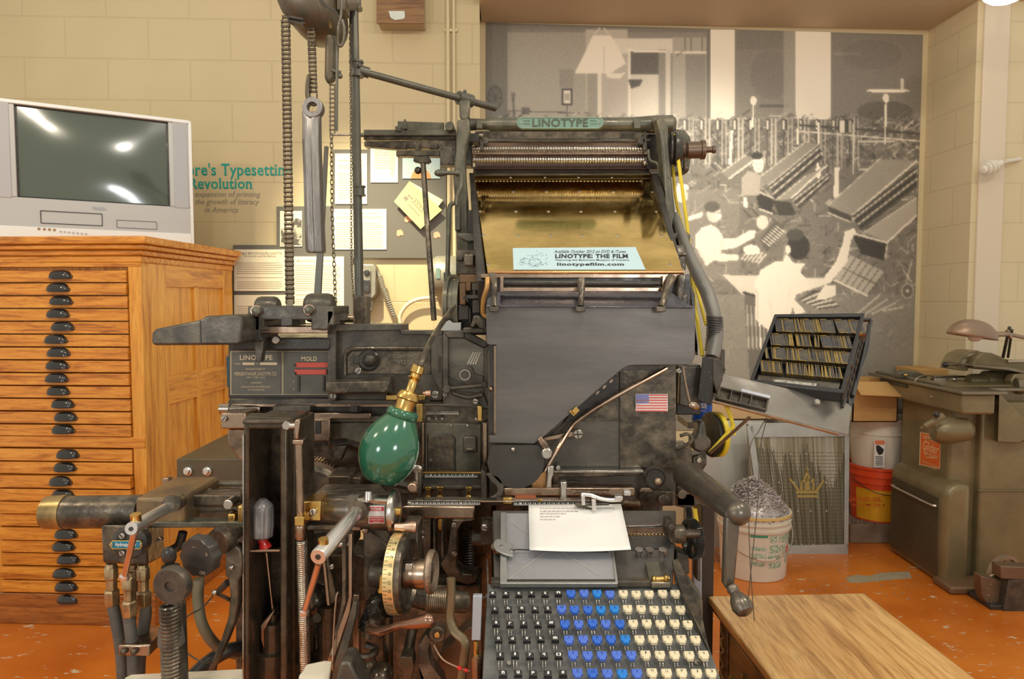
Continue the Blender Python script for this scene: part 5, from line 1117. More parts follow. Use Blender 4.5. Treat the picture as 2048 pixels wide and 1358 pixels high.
B('side_casting', mat('brown_casting', (.16, .10, .06), .5, .4), lambda m: (m.poly([(885, 1300), (935, 1255), (965, 1255), (965, 1400), (885, 1400), (872, 1340)], 1.22, .04),), .003)
B('lower_link', GREYP, lambda m: (m.poly([(700, 1325), (735, 1400), (665, 1400), (680, 1325)], 1.02, .05),), .004)
B('lower_casting', OILY, lambda m: (m.tube(T3([(735, 1320, 1.18), (745, 1350, 1.16), (760, 1400, 1.15)]), .014, 10), m.poly([(800, 1314), (824, 1314), (828, 1332), (815, 1400), (800, 1400), (806, 1345)], 1.12, .03), m.cyl(P(826, 1250, 1.2), P(812, 1330, 1.16), .009), m.cyl(P(776, 1230, 1.2), P(776, 1400, 1.2), .009), m.sph(P(762, 1350, 1.16), .022)), .001)
B('thin_wire', COPPER, lambda m: m.tube(T3([(868, 1290, 1.10), (885, 1318, 1.09), (915, 1334, 1.08), (940, 1342, 1.07)]), .0012, 6), 0)
B('wire_connector', mat('red_plastic', (.75, .03, .02), 0, .3), lambda m: (m.cyl(P(915, 1334, 1.078), P(924, 1338, 1.076), .003), m.cyl(P(929, 1339, 1.074), P(936, 1342, 1.072), .003)), 0)
B('plunger_plate', mat('blue_steel_plate', (.42, .46, .52), .4, .3), lambda m: m.poly([(946, 1192), (943, 1281), (961, 1281), (964, 1192)], 1.03, .01), .001)
B('plunger_rod', BRASS, lambda m: m.cyl(P(952, 1281, 1.035), P(952, 1313, 1.035), .0042), 0)
B('plunger_collar', BRONZE, lambda m: (m.cyl(P(953, 1312, 1.035), P(954, 1400, 1.035), .0085), m.lathe(P(953, 1312, 1.035), (0, 0, 1), [(0, .007), (.002, .007)], 16)), 0)
B('bent_wire', STEEL, lambda m: m.tube(T3([(964, 1196, 1.05), (972, 1192, 1.07), (975, 1180, 1.1), (975, 1150, 1.14), (974, 1120, 1.2)]), .0016, 6), 0)
# ---- face plate, covers
B('face_plate', mat('grimy_face_plate', (.095, .088, .076), .45, .4, (.20, .17, .13), 13, .55, .2, 90, rvar=.12), lambda m: m.rect(976, 700, 1352, 1012, 1.47, .06), .003)
B('face_plate_step', IRON, lambda m: (m.rect(1240, 740, 1352, 935, 1.462, .01), m.poly([(1100, 872), (1232, 748), (1236, 842), (1130, 844)], 1.464, .008)), .001)
B('front_cover', COVER, lambda m: m.poly([(972, 612), (973, 686), (978, 690), (992, 690), (992, 872), (978, 872), (978, 886), (1068, 888), (1080, 880), (1094, 868), (1245, 738), (1256, 732), (1270, 730.5), (1374, 730), (1385, 725), (1390, 712), (1391, 616)], 1.41, .016), .0015)
B('cover_edge_gap', BLACK, lambda m: m.rect(978, 690, 992, 872, 1.43, .03), 0)
B('edge_strip', BRONZE, lambda m: (m.rect(988, 692, 993, 870, 1.425, .01), m.sph(P(982, 778, 1.42), R(5, 1.42))), 0)
def f(m):
    n = 24; c = [(982, 891), (1074, 891), (1083, 897)]+[(1033+55*cos(a), 925+52*sin(a)) for a in [-.2+(pi*.78)*k/n for k in range(n+1)]]+[(1000, 966), (980, 945), (974, 925)]
    m.poly(c, 1.40, .014)
B('rounded_guard', mat('dark_guard', (.045, .043, .04), .4, .38, (.08, .075, .065), 6, .7), f, .002)
B('guard_rivet', STEEL, lambda m: m.sph(P(1026, 899, 1.398), .005), 0)
B('brass_gap_plate', mat('orange_brass', (.50, .28, .12), .8, .35), lambda m: m.poly([(1064, 962), (1092, 940), (1092, 974), (1064, 974)], 1.42, .004), 0)
def f(m): m.tube(T3([(1334, 736, 1.435), (1210, 805, 1.43), (1160, 838, 1.43), (1143, 854, 1.43), (1118, 894, 1.42), (1090, 942, 1.41)]), .0045, 10)
B('oil_tube', BRONZE, f, 0)
B('brown_link', BRONZE, lambda m: (m.poly([(1078, 876), (1082, 884), (1150, 873), (1150, 862)], 1.435, .01), m.poly([(1074, 880), (1082, 872), (1098, 892), (1088, 902)], 1.40, .02)), .002)
B('round_knob', STEEL, lambda m: m.lathe(P(1094, 908, 1.365), (0, 1, 0), [(0, R(9, 1.37)), (.002, R(11, 1.37)), (.02, R(11, 1.37)), (.022, .006), (.05, .006)], 28), 0)
B('slotted_screw', [STEEL, BLACK], lambda m: m.screw(1156, 869, 10, 1.425, .02, 1.3), 0)
B('screw_slot', BLACK, lambda m: m.box(P(1156, 869, 1.4238), (.0022, .001, .019), Matrix.Rotation(-.15, 3, 'Y')), 0)
B('brass_nut', BRASS, lambda m: (m.box(P(1151, 821, 1.40), (.013, .012, .011), Matrix.Rotation(-.8, 3, 'Y')), m.box(P(1144, 826, 1.405), (.004, .012, .014), Matrix.Rotation(-.8, 3, 'Y'))), .001)
B('rack_plate', BLACK, lambda m: m.poly([(1150, 812), (1218, 752), (1236, 752), (1232, 790), (1180, 836), (1128, 846)], 1.452, .01), .001)
B('pin', BRONZE, lambda m: [m.box(P(1195+k*13.5-k*0, 785-k*11.5, 1.40), (.008, .006, .0035), Matrix.Rotation(-.8, 3, 'Y')) for k in range(3)], 0)
# flag sticker
WHT = mat('sticker_white', (.80, .74, .70), 0, .5); RED = mat('flag_red', (.72, .12, .10), 0, .5); BLU = mat('flag_blue', (.09, .12, .48), 0, .5)
fl = B('flag_sticker', WHT, lambda m: m.rect(1271.5, 788, 1335.5, 823, 1.4605, .001), 0)
fl['label'] = 'small national flag sticker with red stripes and blue canton'
B('flag_stripes', RED, lambda m: [m.rect(1272.5 if k > 3 else 1298, 789+k*4.95*.53+0, 1334.5, 789+k*4.95*.53+2.5, 1.4602, .0003) for k in range(0, 13, 2)], 0, parent=fl)
B('flag_canton', BLU, lambda m: m.rect(1272.5, 789, 1298, 807, 1.4602, .0003), 0, parent=fl)
B('flag_star_marks', WHT, lambda m: [m.disc(1274.6+i*2.6+(1.3 if j % 2 else 0), 790.6+j*2, .75, 1.4599, .0003, 5) for j in range(9) for i in range(9 if j % 2 else 10)], 0, parent=fl)
# hopper glass, bar and brackets above the cover
def f(m):
    a = T3([(972, 612, 1.405), (1391, 614, 1.405), (1372, 606, 1.42), (1340, 582, 1.47), (1000, 580, 1.47), (974, 598, 1.43)]); m.slab(a, .003, (0, .3, -1))
B('entrance_sheet', mat('blue_steel_sheet', (.16, .16, .19), .85, .2, (.06, .06, .07), 9, .7, .3, 200), f, .001)
B('entrance_backing', BLACK, lambda m: (m.rect(974, 548, 1380, 614, 1.50, .02),), 0)
B('steel_bar', BRONZE, lambda m: m.rect(1004, 575, 1337, 583, 1.44, .012), .001)
B('round_rail', BLACK, lambda m: (m.cyl(P(1008, 566, 1.45), P(1330, 567, 1.45), R(5.5, 1.45)),), 0)
B('rail_end', BRONZE, lambda m: (m.rect(1000, 552, 1007, 584, 1.432, .02), m.rect(1325, 552, 1335, 584, 1.432, .02)), .001)
B('rod_teeth', BLACK, lambda m: [m.rect(1010+k*5.4, 570, 1012+k*5.4, 576, 1.443, .004) for k in range(58)] and None, 0) if False else None
for pts, w_ in (([(983, 552, 1.43), (989, 570, 1.41), (988, 595, 1.40), (988, 614, 1.39)], .006), ([(1163, 562, 1.43), (1163, 585, 1.41), (1162, 600, 1.40), (1161, 614, 1.39)], .006), ([(1343, 555, 1.43), (1333, 580, 1.41), (1326, 602, 1.40), (1322, 614, 1.39)], .007)):
    B('retaining_arm', IRON, lambda m: m.tube(T3(pts), .006, 10, rs=[.010, .006, .0055, .007]), 0)
    B('retaining_foot', GREYP, lambda m: m.rect(pts[-1][0]-9, 613, pts[-1][0]+10, 624, 1.385, .02), .002)
B('leather_strip', mat('tan_brass', (.45, .25, .08), .4, .4), lambda m: m.tube(T3([(975, 556, 1.42), (974, 575, 1.41), (967, 600, 1.42), (966, 626, 1.43), (974, 634, 1.43)]), .005, 8), 0)
# ---- brass magazine
MGP = P(1160, 545, 1.50); mg = [P(975, 545, 1.50), P(1367, 545, 1.50), P(1303, 345, 1.98), P(947, 345, 1.98)]
mn = (mg[1]-mg[0]).cross(mg[3]-mg[0]).normalized()
BRM = mat('magazine_brass', (.92, .64, .22), 1, .10, (.44, .30, .07), 5, .8, .12, 5, stretch=(1, .6, 3), rvar=.05)  # darker olive blotches imitate room reflections, painted into the base colour
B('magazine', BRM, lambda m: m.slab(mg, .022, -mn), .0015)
B('magazine_frame', BLACK, lambda m: m.slab([q-mn*.024 for q in mg], .03, -mn), .003)
def mp_(px, py, off=0): return PP(px, py, mg[0]+mn*off, mn)
B('front_lip', mat('lip_copper', (.66, .36, .16), 1, .25), lambda m: m.cyl(P(975, 545, 1.497), P(1367, 544, 1.497), .0035), 0)
B('mouth_bar', BRONZE, lambda m: m.rect(962, 548, 1370, 556, 1.49, .02), .001)
def f(m):
    for y_, xs in ((354.6, (1021, 1090, 1157, 1224)), (383.5, (955, 1027, 1093, 1159, 1227, 1305)), (423, (960, 1032, 1097, 1162, 1230, 1313)), (471, (967, 1036, 1102, 1164, 1234, 1323)), (529, (976, 1340))):
        for x_ in xs: c = mp_(x_, y_, 0); m.lathe(c, mn, [(0, .0042), (.001, .0038), (.0016, .002)], 12)
B('rivet', STEEL, f, 0)
B('notch_slot', BLACK, lambda m: m.lathe(mp_(1307, 433, .0), mn, [(0, .004), (.0006, .004)], 4), 0)
B('vent_slot_line', mat('slot_highlight', (.75, .62, .32), .8, .4), lambda m: [m.slab([mp_(950+k*7, 363), mp_(954+k*7, 363), mp_(954+k*7, 361.6), mp_(950+k*7, 361.6)], .0006, mn) for k in range(48)], 0)
B('top_strip', GREYP, lambda m: (m.slab([mp_(947, 352, .004), mp_(1300, 350, .004), mp_(1296, 336, .006), mp_(946, 336, .006)], .004, mn),), .001)
B('channel_entrance', mat('rosy_brass', (.34, .20, .16), .9, .35, (.2, .12, .1), 90, .7), lambda m: m.slab([mp_(950, 338, .012), mp_(1300, 338, .012), mp_(1295, 323, .014), mp_(950, 323, .014)], .004, mn), 0)
B('entrance_partition_lines', BLACK, lambda m: [m.slab([mp_(952+k*3.8, 337, .017), mp_(953+k*3.8, 337, .017), mp_(953+k*3.8, 324, .019), mp_(952+k*3.8, 324, .019)], .0008, mn) for k in range(90)], 0)
# ---- distributor beam and screws
DYY = 1.93
B('distributor_beam', IRONG, lambda m: m.lathe(P(938, 249, DYY), (1, 0, 0), [(0, R(12, DYY)), (.05, R(10, DYY)), (.06, R(13.5, DYY)), (.44, R(13.5, DYY)), (.50, R(17, DYY)), (.55, R(18, DYY)), (.56, R(12, DYY))], 28), 0)
B('sign_plate', mat('green_sign_paint', (.16, .30, .24), .2, .45, (.20, .26, .20), 20, .6), lambda m: m.poly([(1043, 233)]+[(1043-12*cos(a-pi/2), 245-12*sin(a-pi/2)) for a in [pi/2+0-(-pi/2)*0+0]]*0+[(1036, 236), (1031, 245), (1036, 254), (1043, 258), (1197, 258), (1205, 254), (1210, 245), (1205, 236), (1197, 233)], 1.875, .012), .004)
B('sign_border', mat('sign_border', (.36, .42, .32), .4, .4), lambda m: [m.tube(T3([(1043, 235, 1.874), (1037, 238, 1.874), (1033, 245, 1.874), (1037, 252, 1.874), (1043, 256, 1.874), (1197, 256, 1.874), (1203, 252, 1.874), (1207, 245, 1.874), (1203, 238, 1.874), (1197, 235, 1.874), (1043, 235, 1.874)]), .0011, 6, smooth=False)], 0)
B('sign_lettering', mat('sign_letters', (.085, .09, .055), .2, .5), lambda m: (m.textpx('LINOTYPE', 1065, 237.5, 1176, 253.5, 1.8745, ext=.0015, bold=.015), m.textpx('TRADE', 1047, 240, 1060, 243.5, 1.8745), m.textpx('MARK', 1047, 246, 1060, 249.5, 1.8745), m.textpx('REG.', 1181, 240, 1194, 243.5, 1.8745), m.textpx('U.S.', 1181, 246, 1194, 249.5, 1.8745)), 0)
B('sign_rivet', STEEL, lambda m: (m.disc(1041, 245, 2, 1.872, .003), m.disc(1199, 245, 2, 1.872, .003)), 0)
B('beam_nut', IRONG, lambda m: (m.rect(952, 240, 965, 257, 1.895, .02), m.rect(1268, 237, 1282, 257, 1.89, .02), m.disc(1315, 241, 9, 1.88, .03)), .002)
B('beam_back_plate', IRON, lambda m: m.rect(950, 262, 1310, 284, 2.06, .02), 0)
B('upper_shaft', GREYP, lambda m: m.cyl(P(968, 281, 1.93), P(1300, 281, 1.93), .0055), 0)
B('shaft_bracket', GREYP, lambda m: (m.rect(960, 268, 967, 300, 1.92, .03), m.disc(970, 281, 7, 1.92, .03), m.poly([(1286, 300), (1286, 266), (1292, 262), (1294, 300)], 1.91, .02), m.disc(1283, 281, 8, 1.91, .03)), .001)
B('distributor_bar', mat('copper_bar', (.42, .27, .2), .9, .35), lambda m: m.rect(948, 286, 1292, 292, 1.97, .02), 0)
def f(m):
    for (y_, r_) in ((297.5, 5.2), (320, 6.2)):
        a = P(946, y_, 1.93); b_ = P(1294, y_, 1.93); n = 66; L = b_.x-a.x; pr = []
        for k in range(n): t = L*k/n; pr += [(t, R(r_*.7, 1.93)), (t+L/n*.25, R(r_, 1.93)), (t+L/n*.7, R(r_, 1.93)), (t+L/n*.8, R(r_*.7, 1.93))]
        m.lathe(a, (1, 0, 0), pr, 14)
B('distributor_screw', STEEL, f, 0)
B('screw_tray', BRONZE, lambda m: (m.rect(944, 303, 1294, 309, 1.94, .05), ), .001)
B('screw_bearing', BLACK, lambda m: (m.rect(1294, 268, 1332, 338, 1.95, .06), m.rect(925, 268, 944, 330, 1.95, .06), m.rect(928, 266, 958, 284, 1.90, .04)), .003)
B('curved_bracket', IRONG, lambda m: m.tube(T3([(1297, 300, 1.9), (1300, 320, 1.89), (1315, 328, 1.88), (1319, 350, 1.88)]), .004, 8), 0)
B('oil_cup', STEEL, lambda m: (m.cyl(P(948, 270, 1.91), P(966, 270, 1.91), .005), m.sph(P(1290, 326, 1.9), .006)), 0)
# side arms
def armp_(pts): return lambda m: m.poly(pts, 1.86, .05)
B('side_arm', IRONG, lambda m: m.poly([(914, 240), (937, 236), (940, 260), (930, 300), (931, 350), (935, 400), (937, 450), (940, 540), (915, 545), (912, 450), (908, 380), (906, 352), (912, 300)], 1.84, .05), .004)
B('arm_top', IRONG, lambda m: m.poly([(918, 200), (940, 200), (938, 232), (934, 240), (924, 240), (919, 232)], 1.87, .035), .004)
B('side_arm', IRONG, lambda m: m.poly([(1312, 236), (1330, 238), (1336, 250), (1341, 330), (1348, 400), (1357, 470), (1360, 520), (1336, 520), (1333, 460), (1327, 350), (1320, 270)], 1.83, .05), .004)
B('arm_edge', STEEL, lambda m: m.tube(T3([(1322, 262, 1.828), (1329, 310, 1.828), (1332, 400, 1.828), (1333, 470, 1.828)]), .0012, 6), 0)
B('side_rail', BLACK, lambda m: (m.slab(T3([(1303, 345, 1.90), (1318, 345, 1.90), (1372, 560, 1.5), (1362, 560, 1.5)]), .06, -mn), m.slab(T3([(938, 345, 1.95), (948, 345, 1.95), (974, 560, 1.5), (955, 560, 1.5)]), .06, -mn)), .003)
B('support_strut', IRON, lambda m: (m.poly([(1318, 355), (1330, 355), (1332, 470), (1318, 420)], 1.88, .03), m.poly([(1334, 466), (1334, 478), (1366, 478), (1366, 505), (1380, 500), (1381, 468), (1376, 465)], 1.78, .06)), .003)
B('rear_handle', IRONG, lambda m: (m.lathe(P(868, 346, 1.80), (1, 0, 0), [(0, .0), (.003, .006), (.012, .0095), (.022, .009), (.036, .005), (.05, .005), (.058, .009), (.066, .009)], 18), m.tube(T3([(912, 344, 1.8), (921, 350, 1.8), (922, 372, 1.8), (914, 392, 1.8), (912, 410, 1.8)]), .006, 10)), 0)
B('vertical_rod', IRONG, lambda m: (m.tube(T3([(908, 405, 1.79), (900, 412, 1.79), (898, 430, 1.79), (897, 470, 1.79), (895, 548, 1.79)]), .0062, 10), m.cyl(P(894, 545, 1.79), P(895, 563, 1.79), .009), m.cyl(P(896, 554, 1.79), P(925, 553, 1.72), .006)), 0)
B('arm_plate', IRONG, lambda m: m.poly([(909, 400), (920, 398), (921, 460), (910, 462)], 1.82, .02), .002)
B('lever_cam', IRONG, lambda m: (m.poly([(913, 466), (958, 466), (958, 482), (935, 484), (915, 474)], 1.76, .04),), .003)
B('gear_mechanism', IRON, lambda m: (m.rect(912, 500, 968, 550, 1.70, .08), m.rect(928, 508, 948, 532, 1.64, .05), m.rect(912, 512, 926, 522, 1.66, .03), m.poly([(950, 512), (966, 512), (972, 546), (952, 546)], 1.60, .03)), .003)
B('rust_plate', mat('rusty_plate', (.20, .115, .055), .5, .5, (.11, .07, .04), 20, .7), lambda m: (m.rect(919, 549, 968, 566, 1.57, .05), m.rect(919, 566, 932, 610, 1.57, .04), m.rect(932, 565, 942, 582, 1.56, .03)), .002)
B('small_lever', GREYP, lambda m: (m.rect(944, 566, 956, 580, 1.55, .02), m.rect(946, 580, 950, 596, 1.555, .02), m.rect(930, 590, 964, 597, 1.55, .02), m.tube(T3([(926, 598, 1.55), (930, 592, 1.55), (936, 604, 1.55)]), .002, 6), m.rect(945, 600, 958, 625, 1.56, .04), m.rect(952, 492, 960, 500, 1.63, .02)), .001)
B('curved_link', GREYP, lambda m: (m.poly([(945, 640), (946, 632), (956, 630), (968, 640), (970, 660), (958, 656), (952, 648), (948, 656), (940, 654)], 1.52, .02), m.rect(926, 655, 970, 667, 1.53, .03)), .003)
B('mechanism_back', BLACK, lambda m: (m.rect(918, 560, 975, 670, 1.62, .05), m.rect(936, 420, 962, 520, 1.78, .05)), 0)
B('belt_pulley_cover', IRONG, lambda m: m.lathe(P(893, 610, 1.64), (1, -.1, 0), [(0, R(48, 1.64)), (.004, R(56, 1.64)), (.012, R(56, 1.64)), (.013, R(50, 1.64)), (.022, R(50, 1.64)), (.024, R(54, 1.64)), (.036, R(54, 1.64)), (.038, R(40, 1.64))], 36), 0)
B('dark_drum', BLACK, lambda m: (m.rect(917, 610, 938, 640, 1.58, .05), m.rect(938, 614, 942, 655, 1.58, .03)), .002)
B('white_block', ALU, lambda m: m.poly([(884, 648), (886, 640), (892, 644), (898, 640), (906, 646), (922, 645), (922, 662), (884, 662)], 1.56, .03), .001)
# left extension rails of the distributor
B('extension_rail', IRONG, lambda m: (m.rect(727, 259, 912, 271, 1.95, .03),), .002)
B('extension_rail', IRON, lambda m: (m.rect(727, 272, 912, 279, 1.965, .04), m.poly([(728, 283), (728, 292), (790, 297), (912, 296), (912, 280)], 1.96, .03)), .002)
B('extension_plate', IRONG, lambda m: (m.poly([(795, 242), (795, 262), (888, 262), (888, 245)], 1.98, .01), m.poly([(806, 258), (808, 238), (811, 238), (814, 258)], 1.94, .02), m.rect(790, 252, 802, 262, 1.94, .03)), .001)
B('extension_bolt', IRONG, lambda m: m.disc(899, 252, 9, 1.92, .04), 0)
B('lower_slide', IRON, lambda m: (m.rect(792, 301, 880, 312, 1.93, .03), m.rect(790, 286, 812, 298, 1.94, .02), m.rect(858, 286, 876, 298, 1.94, .02), m.rect(830, 284, 840, 302, 1.945, .02)), .002)
B('shift_box', GREYP, lambda m: m.rect(880, 293, 912, 330, 1.90, .04), .002)
B('box_rivet', BLACK, lambda m: [m.disc(x_, y_, 1.7, 1.898, .003) for x_, y_ in ((883, 297), (906, 298), (883, 325), (906, 326), (906, 314), (906, 320), (898, 326))], 0)
B('thin_spindle', STEEL, lambda m: m.cyl(P(662, 270, 1.90), P(727, 270, 1.95), .0028), 0)
B('spindle_ferrule', IRONG, lambda m: m.cyl(P(706, 270, 1.94), P(728, 270, 1.95), .0055), 0)
B('slanting_stay', IRON, lambda m: (m.cyl(P(846, 325, 1.93), P(868, 640, 1.80), .0075), m.sph(P(836, 341, 1.93), .010)), 0)
B('stay_head', IRON, lambda m: (m.poly([(828, 312), (826, 322), (840, 326), (856, 326), (862, 322), (858, 312)], 1.92, .02),), .002)
# right end motor unit
B('end_casting', IRONG, lambda m: m.poly([(1330, 262), (1345, 255), (1370, 260), (1382, 272), (1384, 310), (1378, 345), (1344, 350)], 1.96, .05), .008)
B('belt_pulley', BLACK, lambda m: m.lathe(P(1340, 299, 1.86), (1, -.12, 0), [(0, R(20, 1.86)), (0, R(33, 1.86)), (.004, R(34, 1.86)), (.008, R(28, 1.86)), (.012, R(34, 1.86)), (.018, R(33, 1.86)), (.03, R(26, 1.86))], 36), 0)
B('end_spindle', mat('brown_spindle', (.17, .12, .085), .7, .35), lambda m: m.lathe(P(1362, 301, 1.88), (1, -.05, .02), [(0, .022), (.008, .024), (.012, .018), (.016, .022), (.05, .022), (.052, .025), (.062, .025), (.064, .008), (.08, .008), (.082, .010), (.09, .010)], 28), 0)
B('hanging_stud', IRON, lambda m: (m.cyl(P(1370, 318, 1.86), P(1370, 344, 1.86), .005), m.sph(P(1371, 338, 1.86), .009)), 0)
# right-hand mechanism
B('right_linkage', IRON, lambda m: (m.rect(1344, 490, 1372, 540, 1.62, .05), m.rect(1340, 505, 1374, 512, 1.58, .03), m.rect(1345, 518, 1366, 535, 1.57, .03), m.poly([(1360, 548), (1374, 548), (1366, 602), (1352, 600)], 1.47, .02), m.rect(1352, 588, 1376, 615, 1.49, .04)), .003)
B('right_linkage', BLACK, lambda m: (m.poly([(1376, 560), (1388, 590), (1388, 700), (1396, 712), (1396, 690), (1380, 560)], 1.52, .03), m.rect(1352, 730, 1402, 830, 1.55, .06)), .003)
B('chrome_stud', [STEEL, BLACK], lambda m: (m.cyl(P(1348, 541, 1.56), P(1366, 541, 1.56), .006), m.screw(1358, 742, 5, 1.53)), 0)
B('side_cleat', GREYP, lambda m: (m.poly([(1360, 732), (1358, 810), (1380, 815), (1400, 800), (1404, 735)], 1.53, .03),), .003)
B('lube_spoon', BRONZE, lambda m: (m.tube(T3([(1366, 733, 1.46), (1370, 760, 1.46), (1376, 790, 1.46), (1380, 806, 1.46)]), .0028, 8), m.sph(P(1388, 812, 1.455), R(12, 1.455), (1, .3, .65), rot=Matrix.Rotation(.3, 3, 'Y'))), 0)
B('oil_bin', mat('speckled_black', (.03, .028, .025), .3, .35, (.4, .36, .3), 150, .8, edge=(.62, .66)), lambda m: m.prism(T3([(1405, 714, 1.50), (1394, 800, 1.50), (1422, 812, 1.50), (1424, 716, 1.50)]), T3([(1410, 712, 1.60), (1400, 785, 1.60), (1430, 790, 1.60), (1430, 714, 1.60)])), .002)
B('olive_bracket', GREYP, lambda m: m.poly([(1425, 716), (1424, 760), (1434, 790), (1446, 760), (1447, 725), (1438, 718)], 1.55, .03), .003)
B('flex_conduit', mat('grey_conduit', (.22, .21, .19), .2, .45), lambda m: m.tube(T3([(1350, 430, 1.85), (1372, 495, 1.75), (1394, 545, 1.70), (1416, 590, 1.66), (1430, 640, 1.63), (1432, 675, 1.62), (1424, 715, 1.60)]), .016, 16, rs=[.010, .014, .016, .0165, .0165, .0165, .0165]), 0)
def f(m):
    for k in range(15):
        t = k/14; a = P(1429+2*sin(t*3)-t*3, 632+t*68, 1.625); m.lathe(a, (-.05-.1*t, 0, -1), [(0, .0165), (.001, .0195), (.004, .0195), (.005, .0165)], 18, cap=False)
B('wrap_turns', mat('taped_wrap', (.10, .095, .088), .2, .45), f, 0)
YELB = mat('yellow_belt', (.72, .55, .03), 0, .4)
B('drive_belt', YELB, lambda m: (m.tube(T3([(1350, 268, 1.84), (1358, 330, 1.83), (1376, 465, 1.80), (1384, 560, 1.75), (1396, 650, 1.68), (1405, 712, 1.62)]), (.0045, .0025), 6, flat=(1, 0, 0)), m.tube(T3([(1346, 330, 1.90), (1352, 400, 1.88), (1372, 480, 1.85), (1392, 570, 1.8), (1412, 650, 1.7)]), (.004, .002), 6, flat=(1, 0, 0))), 0)
PC = P(1442, 868, 1.64); PD = Vector((1, .22, 0)).normalized()
B('drive_pulley', BLACK, lambda m: m.lathe(PC-PD*.03, PD, [(0, .02), (0, R(44, 1.64)), (.003, R(46, 1.64)), (.007, R(40, 1.64)), (.014, R(38, 1.64)), (.018, R(43, 1.64)), (.024, R(43, 1.64)), (.03, R(35, 1.64))], 40), 0)
B('drive_belt', YELB, lambda m: m.ring(PC-PD*.0165, PD, R(40, 1.64), R(45.5, 1.64), .011, 40), 0)
B('drive_belt', YELB, lambda m: (m.tube(T3([(1452, 812, 1.62), (1462, 835, 1.62), (1468, 870, 1.62)]), (.005, .002), 6, flat=(1, 0, 0)), m.cyl(P(1418, 905, 1.56), P(1470, 848, 1.56), .003)), 0)
B('brace_rod', mat('brown_rod', (.18, .11, .06), .6, .4), lambda m: (m.cyl(P(1420, 906, 1.52), P(1500, 834, 1.46), .0035),), 0)
B('pump_casting', GREYP, lambda m: (m.poly([(1386, 900), (1384, 880), (1396, 868), (1398, 845), (1410, 842), (1414, 872), (1424, 882), (1422, 898), (1404, 908)], 1.52, .04),), .006)
B('pump_casting', IRON, lambda m: (m.rect(1350, 896, 1384, 935, 1.50, .08), m.poly([(1384, 912), (1414, 905), (1414, 930), (1404, 945), (1384, 940)], 1.56, .05), m.tube(T3([(1360, 872, 1.50), (1376, 868, 1.5), (1384, 880, 1.5), (1372, 890, 1.5), (1352, 898, 1.5)]), .004, 8)), .004)
B('casting_screw', STEEL, lambda m: (m.disc(1398, 921, 5, 1.555, .01), m.cyl(P(1352, 944, 1.49), P(1382, 945, 1.49), .004)), 0)
# lower front rails
B('slide_bar', STEEL, lambda m: m.rect(1108, 941, 1287, 946, 1.44, .02), .001)
B('slide_body', IRON, lambda m: (m.poly([(1106, 946), (1106, 972), (1120, 972), (1120, 956), (1286, 950), (1286, 942)], 1.45, .03), m.rect(1122, 962, 1160, 976, 1.455, .01)), .002)
B('dial_knob', BLACK, lambda m: m.lathe(P(1311, 957, 1.42), (0, 1, 0), [(.004, 0), (.004, .018), (0, .021), (.002, R(22, 1.42)), (.02, R(22.5, 1.42))], 40), 0)
B('knob_center', mat('cream_button', (.40, .30, .20), .5, .35), lambda m: m.sph(P(1316, 963, 1.418), R(7.5, 1.42)), 0)
B('front_ledge', BRONZE, lambda m: (m.rect(1008, 976, 1270, 992, 1.40, .03),), .002)
B('red_strip', mat('red_brown', (.40, .12, .05), .4, .45), lambda m: m.rect(1030, 993, 1072, 1000, 1.39, .01), 0)
B('brass_clip', STEEL, lambda m: (m.poly([(1096, 932), (1108, 932), (1108, 948), (1104, 960), (1104, 976), (1092, 976), (1094, 955)], 1.40, .01), m.rect(1121, 964, 1134, 1000, 1.375, .02), m.disc(1116, 936, 5, 1.44, .02)), .002)
B('guide_block', BRASS, lambda m: (m.rect(1006, 996, 1024, 1008, 1.365, .01), m.rect(1076, 999, 1085, 1006, 1.37, .01)), .001)
B('assembler_slide', CHROME, lambda m: (m.tube(T3([(1162, 989, 1.33), (1180, 990, 1.33), (1200, 997, 1.33), (1222, 1000, 1.33), (1244, 999, 1.33)]), (.004, .005), 8), m.poly([(1162, 990), (1164, 1011), (1171, 1011), (1170, 992)], 1.325, .01), m.poly([(1183, 999), (1185, 1022), (1193, 1022), (1192, 1000)], 1.32, .01), m.rect(1230, 993, 1246, 1001, 1.32, .02), m.rect(1248, 983, 1262, 992, 1.36, .02)), .001)
B('assembler_slide', IRON, lambda m: (m.cyl(P(1150, 1009, 1.335), P(1218, 1007, 1.335), .0035), m.poly([(1158, 1010), (1184, 1018), (1184, 1022), (1150, 1012)], 1.335, .008)), .0005)
B('compression_spring', BRONZE, lambda m: (m.spring(P(1145, 984, 1.385), P(1220, 986, 1.385), .0055, .001, 22), m.spring(P(1246, 1006, 1.385), P(1280, 1008, 1.385), .006, .0013, 9)), 0)
B('lock_plate', IRON, lambda m: (m.poly([(1282, 990), (1278, 1000), (1300, 1004), (1312, 1012), (1345, 1012), (1348, 985), (1300, 980)], 1.44, .03), m.disc(1328, 1001, 12, 1.43, .02)), .002)
B('hook_strip', BRONZE, lambda m: (m.poly([(1278, 984), (1284, 976), (1302, 976), (1306, 984)], 1.42, .01), m.rect(962, 1002, 1030, 1005, 1.36, .006)), .001)
# dark lower side mass
B('right_side_casting', IRON, lambda m: (m.rect(1352, 950, 1392, 1014, 1.50, .1), m.poly([(1352, 985), (1352, 1012), (1372, 1018), (1440, 1000), (1420, 985)], 1.50, .05)), .004)
B('side_bolt', IRON, lambda m: (m.disc(1364, 990, 9, 1.48, .03), m.disc(1363, 968, 4, 1.48, .03)), 0)
